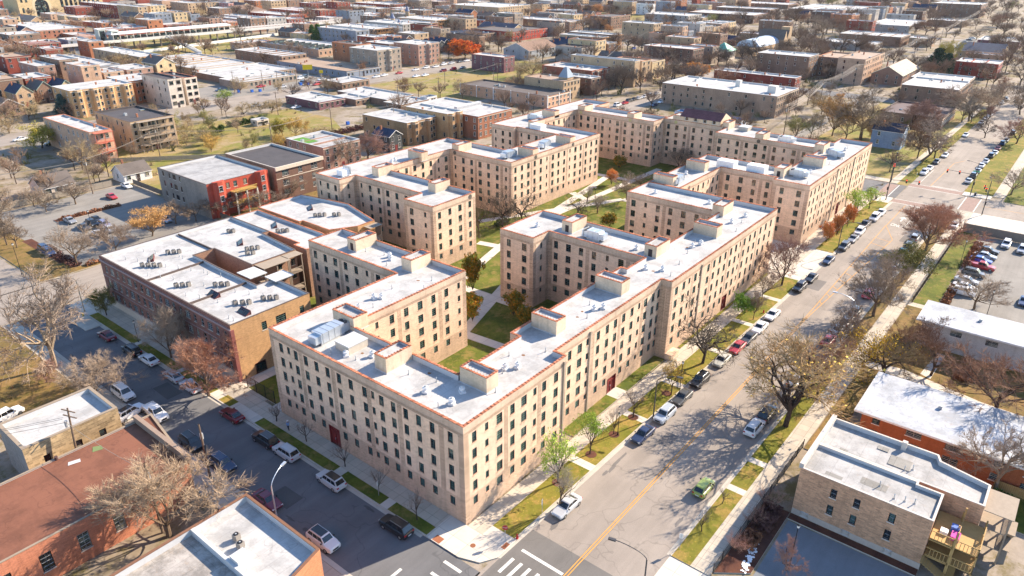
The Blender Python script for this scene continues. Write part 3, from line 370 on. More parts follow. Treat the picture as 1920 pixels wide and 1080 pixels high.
TREES=[('spreading bare tree over the side street by the junction',[(-16.8,80.4,18.9,8.7,'spread')]),('round bare bushy tree between the side street and the white flat roof',[(-16.0,65.9,8.1,5.2,'broom')]),('low reddish shrub tree beside the narrow path,left edge',[(-19.6,76.4,4.4,3.0,'redbare')]),('pale fan-shaped bare tree in front of the brown block',[(-2.5,67.9,12.1,4.8,'broom')]),('rusty bare tree in front of the brown block',[(-4.7,51.9,12.6,5.1,'rust')]),('small olive tree at the corner of the brown block',[(-2.2,93.4,6.5,2.5,'olive')]),('wide bare tree overhanging the red-brown roof',[(-24.4,27.3,12.4,7.6,'broomwide')]),('leafless sapling on the grass strip by the side street',[(-2.0,37.3,3.4,1.1,'young'),(-2.2,29.6,4.2,1.2,'young'),(-2.3,20.7,4.5,1.3,'young'),(-3.2,12.7,5.2,1.2,'young'),(-3.3,5.4,5.2,1.2,'young')]),('thin grey tree on the near verge before the silver sedan',[(9.5,-7.5,7.7,1.9,'greyyoung')]),('light green street tree beside the tan block',[(13.7,-4.4,8.5,2.2,'lime'),(21.6,-4.4,7.7,1.9,'lime')]),('bare young tree on the verge beside the tan block',[(33.3,-4.7,5.9,1.7,'young'),(42.5,-6.4,7.3,1.9,'yellowyoung'),(27.7,-4.6,5.2,1.2,'young')]),('gnarled dark tree with twisted limbs beside the tan block',[(55.0,-6.0,12.5,5.7,'gnarl')]),('green bushy tree by the tan block wall',[(77.0,-4.2,5.4,2.1,'green')]),('thin bare tree behind the green bush',[(86.3,-4.4,7.3,2.3,'bare'),(76.5,-6.5,6.8,1.9,'bare')]),('broad reddish bare tree by the gap between the tan blocks',[(95.6,-5.1,12.1,5.2,'redbare')]),('narrow orange tree by the red door of the far tan block',[(127.2,-4.6,6.0,1.4,'column'),(133.7,-5.2,6.2,1.5,'column'),(141.9,-5.4,6.7,1.5,'column')]),('yellow-green tree near the crossing corner',[(149.3,-5.0,9.0,3.2,'lime'),(161.3,-5.8,6.6,2.5,'lime')]),('staked sapling on the far verge in front of the lime car',[(23.9,-23.5,2.8,1.0,'young'),(17.6,-23.6,3.4,1.1,'young')]),('great fall tree with amber leaves across the street',[(45.9,-23.9,17.7,9.0,'amber')]),('grey-purple bare tree on the right verge',[(57.5,-24.9,11.8,4.6,'rustbare'),(73.4,-23.8,9.2,3.2,'bare'),(103.1,-25.0,9.6,4.4,'bare'),(92.8,-24.4,13.6,6.5,'bare'),(79.4,-23.5,8.4,3.3,'bare')]),('rust-brown tree on the right verge near the crossing',[(137.4,-24.9,13.9,7.4,'rust'),(155.9,-24.5,7.0,4.0,'rust')]),('olive thin-leaved tree on the right verge',[(113.8,-24.9,9.6,5.0,'olive')]),('dark tree with yellow leaf patches beside the lawn path',[(69.4,-31.7,10.3,6.1,'yellowpatch')]),('brown bare tree beside the white long building',[(75.8,-38.0,10.1,5.8,'rustbare'),(79.9,-33.4,8.1,3.8,'rustbare')]),('dark spreading tree at the right edge beside the curved path',[(68.5,-48.2,13.5,8.3,'rustbare')]),('bare tree in front of the orange brick building',[(49.2,-50.8,12.0,5.0,'spread')]),('vase-shaped bare tree at the edge of the parking lot',[(109.1,-39.4,8.0,5.8,'bare')]),('small pinkish tree on the island of the blue-shaded lot',[(18.1,-34.0,4.8,1.9,'redbare')]),('twiggy red shrub in the mulch bed by the lot',[(17.1,-28.2,4.0,1.4,'redshrub'),(22.7,-28.1,3.7,1.3,'redshrub'),(27.2,-28.4,3.8,1.7,'redshrub')]),('narrow orange-olive tree in the courtyard',[(51.3,44.4,9.5,1.6,'cololive'),(41.4,35.7,6.9,1.8,'cololive'),(48.3,31.1,5.8,1.8,'cololive'),(46.2,26.7,4.6,1.6,'cololive'),(102.7,42.7,4.2,1.8,'cololive'),(152.3,69.8,4.6,2.0,'cololive')]),('bright orange tree in the courtyard',[(135.0,62.0,5.2,1.7,'column'),(58.1,61.4,2.4,1.0,'column')]),('black-limbed bare tree against the courtyard wing',[(84.8,64.0,12.9,4.4,'gnarl'),(90.5,62.1,11.3,4.7,'gnarl'),(75.6,64.0,13.2,2.7,'gnarl'),(105.0,54.2,6.8,3.2,'gnarl')]),('grey bare tree in the middle of the courtyard lawn',[(110.3,51.2,5.8,3.7,'greyyoung'),(125.4,50.9,7.9,5.0,'bare'),(138.2,53.8,4.5,3.3,'bare'),(116.1,58.5,4.7,3.1,'greyyoung')]),('bare tree before the arched rear wing',[(163.6,53.9,8.1,5.1,'bare'),(166.7,50.1,5.8,3.3,'bare')]),('orange-tan tree beside the brown block and the lot',[(24.9,128.7,7.9,4.5,'tanleaf')]),('bare tree at the edge of the shaded parking lot',[(14.7,126.1,8.5,4.4,'broom'),(5.1,124.1,11.4,6.0,'bare'),(23.6,169.8,7.2,5.1,'bare'),(15.8,169.3,5.7,3.5,'bare'),(15.5,176.8,6.7,4.3,'bare')]),('bare tree on the corner lawn at the left edge',[(-0.4,150.1,10.4,4.5,'bare'),(0.5,146.3,8.4,3.9,'bare'),(4.4,167.9,11.1,4.3,'bare')]),('bare tree along the back street verge',[(33.2,132.6,6.9,3.9,'bare'),(37.6,130.4,5.8,3.6,'bare'),(43.8,129.4,6.3,4.1,'darkbare'),(48.0,126.3,7.4,5.1,'darkbare'),(54.4,123.3,6.8,4.4,'bare'),(65.4,126.9,6.6,4.2,'bare')]),('dense purplish bare tree in front of the rooftop-lawn house',[(107.0,141.9,10.4,6.1,'redbare'),(95.3,137.6,11.9,4.5,'bare')]),('bare tree beside the pink back porches',[(40.3,205.0,11.9,5.9,'tanbare'),(36.9,188.4,6.6,3.5,'bare')]),('yellow-green spreading tree by the small car park',[(43.3,245.0,10.1,8.9,'olivegold')]),('tan bare tree at the left edge',[(44.6,279.9,7.6,6.4,'tanbare'),(48.2,297.6,7.3,5.4,'tanbare'),(59.0,300.2,8.6,5.5,'tanbare')]),('blue-green spruce beside the golden flats',[(70.7,294.2,10.1,3.6,'spruce'),(71.1,290.4,7.0,3.3,'rustbare')]),('tan tree beside the dark-roofed block',[(79.9,220.5,11.6,5.4,'olivebare'),(83.1,216.6,8.7,3.8,'tanbare'),(82.9,204.0,6.6,3.3,'tanbare')]),('small yellow-green tree on the vacant lot by the avenue',[(129.7,266.2,7.2,3.5,'lime')]),('scrubby tree between the field and the avenue',[(120.3,237.3,6.3,3.8,'tanbare'),(131.8,233.8,6.6,5.8,'tanbare'),(129.8,239.7,5.1,3.8,'tanbare'),(109.3,194.0,8.3,3.7,'olivegold'),(111.0,187.9,9.6,4.8,'goldbare'),(112.7,180.4,5.4,4.3,'tanbare'),(119.7,181.3,4.7,3.3,'tanbare')]),('flame-red leafy tree beside the avenue',[(313.1,283.9,13.0,8.1,'flame')]),('purple-brown tree left of the flame-red tree',[(306.4,292.0,10.7,6.3,'rustbare')]),('dark tree right of the flame-red tree',[(321.7,281.6,8.8,4.1,'darkbare'),(340.5,292.3,7.0,5.8,'darkbare')]),('tan bare tree beside the lone purple-brown house',[(278.3,202.2,13.4,9.3,'tanbare'),(277.0,209.5,7.2,4.7,'tanbare')]),('tall grey bare tree beyond the old row',[(516.2,529.7,16.6,18.1,'bare'),(511.8,505.8,11.7,11.7,'bare')]),('dark leafless street tree along the lined back street',[(270.4,140.0,16.2,6.2,'darkbare'),(277.9,133.3,13.4,5.6,'darkbare'),(289.7,128.3,13.6,7.2,'darkbare'),(266.3,145.0,10.3,4.2,'darkbare'),(254.6,152.5,7.2,4.7,'rustbare'),(324.3,138.0,14.1,7.8,'darkbare'),(382.7,162.5,11.2,7.9,'darkbare')]),('orange leafy tree behind the grey corridor block',[(338.2,132.6,8.6,9.0,'orange')]),('bare dark tree before the green pyramid roof',[(390.3,142.8,13.5,7.2,'darkbare'),(396.0,139.3,10.8,6.2,'darkbare'),(408.6,134.9,13.7,8.1,'darkbare'),(406.3,127.0,18.8,9.1,'darkbare'),(396.1,153.7,10.9,6.6,'rustbare'),(496.2,151.3,10.3,9.6,'darkbare')]),('bare tree beside the stone church',[(533.7,141.6,16.3,8.2,'darkbare'),(534.0,136.1,11.0,5.9,'darkbare'),(585.2,141.2,16.1,12.4,'bare'),(528.4,153.2,11.5,6.9,'bare'),(637.3,141.9,14.6,15.9,'rustbare'),(660.0,128.4,13.9,13.6,'bare')]),('huge bare tree behind the far tan block',[(244.8,19.1,20.5,13.8,'bare')]),('tan thicket tree beside the alley',[(244.2,29.4,16.0,5.8,'tanleaf'),(236.2,34.9,11.6,4.5,'tanbare'),(241.2,23.5,11.3,6.8,'tanbare'),(228.9,38.5,9.4,4.4,'olivebare'),(282.1,45.4,10.6,5.2,'tanbare')]),('leaning bare tree over the sidewalk before the crossing',[(225.2,-5.9,16.1,12.7,'lean')]),('vase-shaped bare tree before the brown walk-up',[(307.4,-7.3,17.1,10.9,'spread')]),('grey bare tree right of the crossing',[(201.7,-34.9,9.2,6.0,'bare')]),('dark evergreen tree behind the brick church',[(432.6,30.1,15.6,8.1,'evergreen'),(445.7,26.5,11.8,6.4,'evergreen')]),('yellow-olive tree between the evergreens',[(495.2,34.2,14.7,7.0,'olivegold')]),('bare verge tree along the far street',[(328.5,-11.0,11.2,5.7,'bare'),(355.0,-11.6,11.3,6.1,'bare'),(337.7,-22.3,10.1,7.3,'bare'),(274.8,-28.0,10.6,6.2,'redbare'),(426.5,-12.6,13.4,8.9,'darkbare')]),('dark conifer beside the saw-tooth workshop',[(315.0,446.5,11.8,4.6,'pinegreen'),(313.5,437.2,12.9,5.0,'pinegreen'),(320.6,439.8,11.4,4.6,'pinegreen')]),('bare tree around the market hall',[(241.9,419.5,9.8,6.2,'bare'),(235.2,418.8,6.9,4.1,'bare'),(235.2,377.6,4.0,3.4,'bare'),(226.5,499.1,7.4,5.9,'bare')]),('tan bare tree left of the market hall',[(143.7,391.3,12.5,10.8,'tanbare'),(143.6,400.8,10.9,9.1,'tanbare'),(146.6,387.8,9.6,8.9,'tanbare'),(176.0,489.8,7.6,10.9,'rustbare'),(172.7,502.5,6.9,11.1,'tanbare')]),('bare tree around the red brick flats',[(117.2,489.6,15.6,10.5,'rustbare'),(121.3,514.8,13.0,8.8,'bare'),(108.8,458.6,7.5,6.7,'bare'),(117.0,465.4,9.1,7.3,'tanbare'),(122.8,441.7,10.5,8.5,'rustbare'),(132.8,446.3,10.7,7.9,'tanbare'),(107.3,429.3,6.3,6.8,'tanleaf')]),('brown undergrowth tree left of the golden flats',[(75.4,354.7,8.5,7.9,'tanleaf'),(68.8,352.3,8.4,7.2,'tanbare'),(88.8,372.0,7.7,8.3,'tanleaf'),(100.4,382.5,6.7,7.5,'rustbare'),(73.4,336.7,7.1,6.1,'rustbare')]),('turning orange tree among the top houses',[(595.3,436.6,9.4,10.2,'orangebare'),(624.9,442.9,8.7,7.5,'orangebare'),(542.9,340.3,12.9,11.6,'orangebare'),(530.4,317.8,11.2,10.2,'orangebare'),(556.3,364.5,11.0,9.8,'rustbare'),(658.8,403.0,12.4,15.6,'orangebare'),(688.4,400.9,11.1,12.9,'rustbare')]),('tree with rusty leaves beside the free-standing tan block',[(501.5,241.1,8.9,6.0,'redbare')]),('small tree by the stone-fronted flats',[(227.1,284.5,8.2,4.2,'rustbare')]),('tan tree behind the stone-fronted flats',[(329.0,391.8,7.6,7.4,'tanleaf'),(388.2,400.3,9.5,7.0,'tanbare'),(447.4,416.4,8.9,7.6,'tanleaf')]),('bare mass beside the stepped white roofs',[(671.0,82.1,12.6,13.6,'rustbare'),(679.2,92.1,9.5,9.4,'rustbare'),(563.7,80.3,6.7,7.0,'rustbare'),(714.7,63.3,13.0,14.4,'bare'),(762.4,42.1,13.4,15.2,'rustbare'),(653.7,41.9,9.9,9.5,'bare')]),('bare courtyard shrub against the rear wing',[(145.2,51.3,3.4,2.9,'bare')]),('verge tree along the wide avenue',[(202.6,225.7,8.3,3.4,'rustbare'),(161.2,271.6,7.3,3.1,'tanbare'),(253.2,182.6,9.4,4.6,'rustbare'),(177.4,268.2,7.2,3.2,'rustbare'),(210.0,192.0,9.9,4.8,'bare'),(207.7,228.5,6.8,3.6,'tanbare'),(175.5,253.0,7.7,3.0,'tanbare'),(177.3,252.9,9.4,5.1,'bare'),(149.8,286.6,9.3,4.6,'tanbare'),(245.0,190.7,7.5,4.1,'tanbare')]),('back garden tree behind the red painted flats',[(101.3,211.8,7.0,3.4,'bare'),(93.9,219.5,7.4,3.0,'olivebare'),(84.8,203.1,5.4,3.0,'olivebare'),(79.4,219.2,5.8,2.2,'tanbare'),(61.4,300.5,6.1,2.3,'olivebare'),(62.0,243.5,5.9,2.5,'rustbare'),(82.3,261.6,8.7,4.8,'tanbare'),(95.7,239.7,6.1,2.6,'tanbare'),(97.1,270.2,5.6,2.4,'tanbare'),(86.5,183.3,5.3,2.2,'tanbare'),(56.6,205.6,6.6,2.6,'bare'),(102.3,238.4,5.6,2.4,'olivebare'),(109.1,254.0,6.1,2.4,'tanbare'),(73.8,242.5,7.6,3.1,'bare'),(91.1,186.4,6.7,3.0,'olivebare'),(83.0,270.7,6.2,3.4,'rustbare')]),('garden tree right of the far street',[(303.3,-5.2,11.9,4.8,'bare'),(368.2,-19.5,11.8,5.4,'darkbare'),(304.9,-8.5,9.0,4.1,'darkbare'),(445.7,26.2,11.4,4.7,'redbare'),(278.4,-17.3,8.7,4.7,'darkbare'),(228.6,-4.0,13.5,5.4,'rustbare'),(350.1,-20.3,13.1,6.2,'bare'),(345.5,-2.0,8.7,4.2,'rustbare'),(274.5,8.1,13.6,7.4,'redbare'),(306.0,-13.8,8.9,3.7,'redbare'),(321.1,2.4,12.5,5.1,'rustbare'),(379.0,-10.0,11.1,4.6,'rustbare'),(435.5,42.1,11.6,5.9,'darkbare'),(409.6,27.1,10.9,5.9,'rustbare'),(232.2,-8.6,10.8,5.1,'darkbare'),(274.5,1.5,13.3,5.1,'redbare')]),('tree along the lined back street blocks',[(281.9,150.4,12.0,6.3,'darkbare'),(309.3,121.1,13.0,6.4,'darkbare'),(326.9,183.8,10.6,5.5,'darkbare'),(311.2,86.5,8.7,4.5,'rustbare'),(311.2,103.4,13.5,6.9,'rustbare'),(346.1,176.5,13.2,6.2,'bare'),(309.7,122.8,10.2,4.9,'rustbare'),(325.5,124.7,12.4,5.0,'bare'),(350.5,155.7,9.2,4.1,'rustbare'),(303.9,140.0,10.4,4.2,'bare'),(314.8,135.3,13.1,6.6,'darkbare'),(366.2,112.9,12.2,6.6,'darkbare'),(301.2,166.4,12.1,5.5,'rustbare'),(307.3,178.4,13.0,6.9,'rustbare')]),('tree among the top middle blocks',[(407.9,277.6,9.7,4.1,'rustbare'),(564.5,387.0,12.0,5.4,'rustbare'),(358.2,362.3,10.0,5.2,'orangebare'),(499.8,291.1,9.1,4.3,'orangebare'),(443.6,509.6,8.7,3.6,'tanbare'),(360.5,317.2,10.7,5.2,'rustbare'),(457.9,338.4,10.3,5.4,'tanbare'),(397.7,462.5,8.8,4.0,'bare'),(494.8,383.2,10.9,5.0,'rustbare'),(455.9,462.4,10.7,5.2,'tanbare'),(485.5,585.7,12.1,5.8,'rustbare'),(752.1,367.0,12.2,5.4,'tanbare'),(481.9,485.1,9.3,4.5,'tanbare'),(672.2,401.5,8.8,3.6,'rustbare'),(544.3,259.2,9.8,5.3,'orangebare'),(709.6,343.6,13.5,6.9,'rustbare'),(352.5,368.4,9.7,4.1,'orangebare'),(382.2,375.8,10.3,4.9,'bare'),(403.3,319.4,10.3,4.6,'tanbare'),(358.9,345.3,11.6,4.9,'tanbare'),(513.9,425.0,9.7,3.9,'bare'),(331.9,384.3,8.5,3.4,'orangebare')]),('far leafless tree in the upper right haze',[(618.8,253.2,12.5,5.3,'olivebare'),(934.1,122.4,10.3,4.3,'olivebare'),(599.2,282.7,10.6,5.4,'darkbare'),(1047.3,171.0,12.7,6.1,'darkbare'),(1323.2,126.0,8.4,4.0,'olivebare'),(894.2,127.5,12.5,6.7,'rustbare'),(729.1,221.1,12.4,6.7,'darkbare'),(657.3,172.1,13.3,5.3,'bare'),(832.6,358.5,12.2,6.1,'olivebare'),(679.0,149.4,9.3,4.0,'olivebare'),(938.4,92.2,11.5,4.4,'rustbare'),(969.7,135.8,11.9,5.3,'bare'),(932.7,412.4,12.9,5.7,'darkbare'),(949.8,244.0,12.9,6.3,'olivebare'),(1106.3,205.7,9.5,3.6,'rustbare'),(703.4,146.1,9.5,4.5,'bare'),(972.4,255.5,11.3,6.1,'darkbare'),(670.3,187.1,13.5,7.3,'rustbare'),(1125.3,319.9,13.0,6.2,'rustbare'),(1019.9,69.4,12.7,5.7,'darkbare'),(799.1,172.8,11.6,5.3,'darkbare'),(859.5,93.6,11.3,4.6,'darkbare'),(785.8,82.8,12.7,5.4,'darkbare'),(1035.6,476.0,8.3,4.2,'rustbare'),(665.5,225.1,9.3,4.0,'rustbare'),(746.4,301.5,9.2,3.9,'bare'),(937.0,246.5,10.9,4.2,'olivebare'),(682.8,205.3,9.7,4.1,'rustbare'),(1015.1,59.8,13.6,5.7,'olivebare'),(665.7,270.3,9.1,4.6,'olivebare'),(1033.1,234.2,13.6,7.0,'olivebare'),(710.9,260.4,10.4,5.0,'bare'),(932.9,160.6,12.3,4.9,'rustbare'),(1073.5,101.7,13.0,5.6,'bare')]),('far leafless tree in the upper middle',[(640.1,330.9,7.8,3.1,'rustbare'),(668.1,434.3,9.0,4.4,'darkbare'),(811.1,613.1,9.7,4.3,'orangebare'),(692.1,539.7,8.8,3.4,'darkbare'),(521.6,478.0,12.0,5.4,'rustbare'),(772.6,594.6,7.6,3.3,'rustbare'),(712.5,573.2,10.1,4.8,'tanbare'),(663.2,405.8,12.0,6.1,'orangebare'),(537.0,493.0,9.7,5.3,'tanbare'),(729.4,485.4,10.2,4.7,'tanbare'),(530.1,490.2,12.0,5.5,'tanbare'),(757.8,623.1,9.1,4.6,'rustbare'),(717.2,406.3,11.4,5.2,'orangebare'),(707.8,368.1,10.0,4.7,'tanbare'),(714.3,684.6,10.1,5.4,'darkbare'),(791.5,494.1,7.5,3.9,'darkbare'),(696.5,690.3,11.9,4.7,'rustbare'),(850.7,497.3,8.6,4.5,'tanbare'),(678.7,374.8,7.8,3.4,'rustbare'),(873.0,607.6,12.3,4.7,'darkbare'),(763.7,694.0,12.2,6.1,'darkbare'),(804.5,723.2,12.5,5.1,'darkbare'),(446.6,563.6,10.6,5.4,'orangebare'),(795.4,745.4,9.7,5.0,'darkbare')]),('far leafless tree in the upper left',[(298.0,816.8,9.3,4.5,'tanbare'),(364.5,696.8,12.0,5.5,'tanbare'),(225.6,647.3,9.9,5.1,'rustbare'),(276.6,652.1,8.7,3.5,'tanbare'),(492.7,1102.4,11.4,4.6,'tanbare'),(216.2,766.8,11.6,4.9,'tanbare'),(338.1,569.9,11.1,5.9,'rustbare'),(622.3,805.4,9.3,3.6,'rustbare'),(226.2,660.5,9.7,4.7,'rustbare'),(285.9,655.4,10.4,4.9,'rustbare'),(306.8,594.4,10.9,5.9,'rustbare'),(441.4,564.2,8.3,4.4,'tanbare'),(514.7,846.5,11.7,5.6,'rustbare'),(283.2,879.1,10.7,4.9,'rustbare'),(469.7,716.2,8.3,3.5,'rustbare'),(637.9,897.0,10.6,4.1,'tanbare'),(378.5,717.4,12.1,5.2,'darkbare'),(557.2,701.0,7.9,3.8,'darkbare'),(366.0,491.5,9.0,3.8,'tanbare'),(204.6,733.9,9.1,4.9,'rustbare'),(273.4,652.8,10.9,4.3,'tanbare'),(288.6,767.8,11.1,6.0,'rustbare'),(480.0,619.1,10.2,3.9,'rustbare'),(552.2,702.1,9.4,4.5,'darkbare')]),('scrub tree on the vacant field edges',[(88.9,214.6,4.7,1.9,'tanbare'),(79.1,193.3,3.9,1.8,'goldbare'),(89.2,211.5,4.0,1.7,'tanbare'),(96.4,178.7,5.8,2.4,'goldbare'),(80.6,195.8,6.2,3.2,'goldbare'),(78.1,208.4,5.4,2.5,'tanbare'),(86.9,210.1,6.1,3.2,'olivebare'),(108.3,194.9,4.5,2.2,'goldbare'),(101.1,184.0,4.8,2.3,'goldbare')]),('back garden tree in the upper right blocks',[(461.7,36.0,10.3,5.6,'darkbare'),(469.9,12.6,7.9,3.1,'rustbare'),(503.3,113.4,7.9,3.7,'rustbare'),(599.4,161.0,8.0,4.3,'tanbare'),(456.6,95.3,7.3,2.8,'darkbare'),(622.9,133.9,11.2,5.9,'bare'),(643.9,121.8,10.7,5.2,'rustbare'),(504.1,5.9,11.1,5.9,'bare'),(514.2,130.8,11.0,4.7,'bare'),(475.6,79.1,6.8,3.4,'bare'),(542.4,133.1,8.1,4.1,'rustbare'),(460.5,52.6,7.0,3.8,'darkbare'),(634.6,21.3,8.6,4.1,'tanbare'),(489.4,74.1,6.8,2.6,'rustbare'),(407.1,25.4,7.3,3.1,'tanbare'),(444.2,43.8,7.2,3.7,'bare')]),('yard tree among the blocks below the stone church',[(388.6,108.0,8.9,3.8,'darkbare'),(398.0,171.0,11.1,5.6,'rustbare'),(513.5,157.8,10.4,5.2,'rustbare'),(453.1,121.4,7.2,3.4,'bare'),(518.0,155.7,10.4,5.1,'rustbare'),(538.9,218.2,10.4,5.3,'rustbare'),(395.9,118.8,9.9,5.1,'darkbare'),(444.2,114.6,7.7,3.8,'rustbare'),(370.6,126.7,7.6,3.6,'bare'),(460.3,125.7,10.9,5.3,'darkbare'),(493.2,167.7,9.4,3.7,'bare'),(545.0,198.1,9.7,4.2,'darkbare')]),('yard tree among the old row houses',[(439.4,303.7,8.1,3.6,'rustbare'),(456.2,240.6,6.3,2.9,'rustbare'),(308.2,360.9,9.3,3.7,'rustbare'),(287.4,346.7,6.2,2.6,'bare'),(436.7,242.7,6.6,2.6,'tanbare'),(294.4,341.6,6.8,2.7,'bare'),(297.1,313.5,7.7,3.3,'bare'),(435.3,224.9,7.0,2.9,'rustbare'),(321.0,378.3,8.0,3.5,'tanbare'),(279.4,273.2,6.5,2.9,'tanbare'),(309.7,343.0,6.2,3.0,'bare'),(324.4,239.4,7.3,3.6,'bare')]),('yard tree among the left blocks',[(75.1,332.2,6.5,3.3,'rustbare'),(78.3,359.5,8.0,3.6,'rustbare'),(120.6,397.7,8.0,3.3,'tanleaf'),(114.5,473.7,6.1,2.6,'tanleaf'),(90.6,323.5,8.9,4.4,'rustbare'),(196.9,438.4,8.5,3.8,'rustbare'),(96.5,364.8,8.0,3.9,'tanbare'),(157.6,454.9,6.3,3.4,'tanleaf'),(145.2,367.1,8.3,3.8,'bare'),(147.6,372.9,6.6,3.2,'bare'),(100.2,304.1,9.4,4.4,'tanbare'),(118.9,428.7,7.1,3.5,'tanbare'),(84.0,332.2,7.2,3.0,'rustbare'),(107.2,430.6,6.7,3.3,'rustbare')]),('alley tree behind the far tan block',[(285.0,36.8,5.7,3.0,'tanbare'),(269.5,38.3,7.4,3.2,'tanleaf'),(250.5,16.6,5.8,3.2,'tanleaf'),(312.7,47.0,5.4,2.2,'tanleaf'),(236.2,40.3,8.0,4.3,'bare'),(296.9,53.7,8.0,4.3,'bare'),(329.9,56.6,7.7,2.9,'bare'),(271.0,52.8,7.0,2.7,'bare')])]
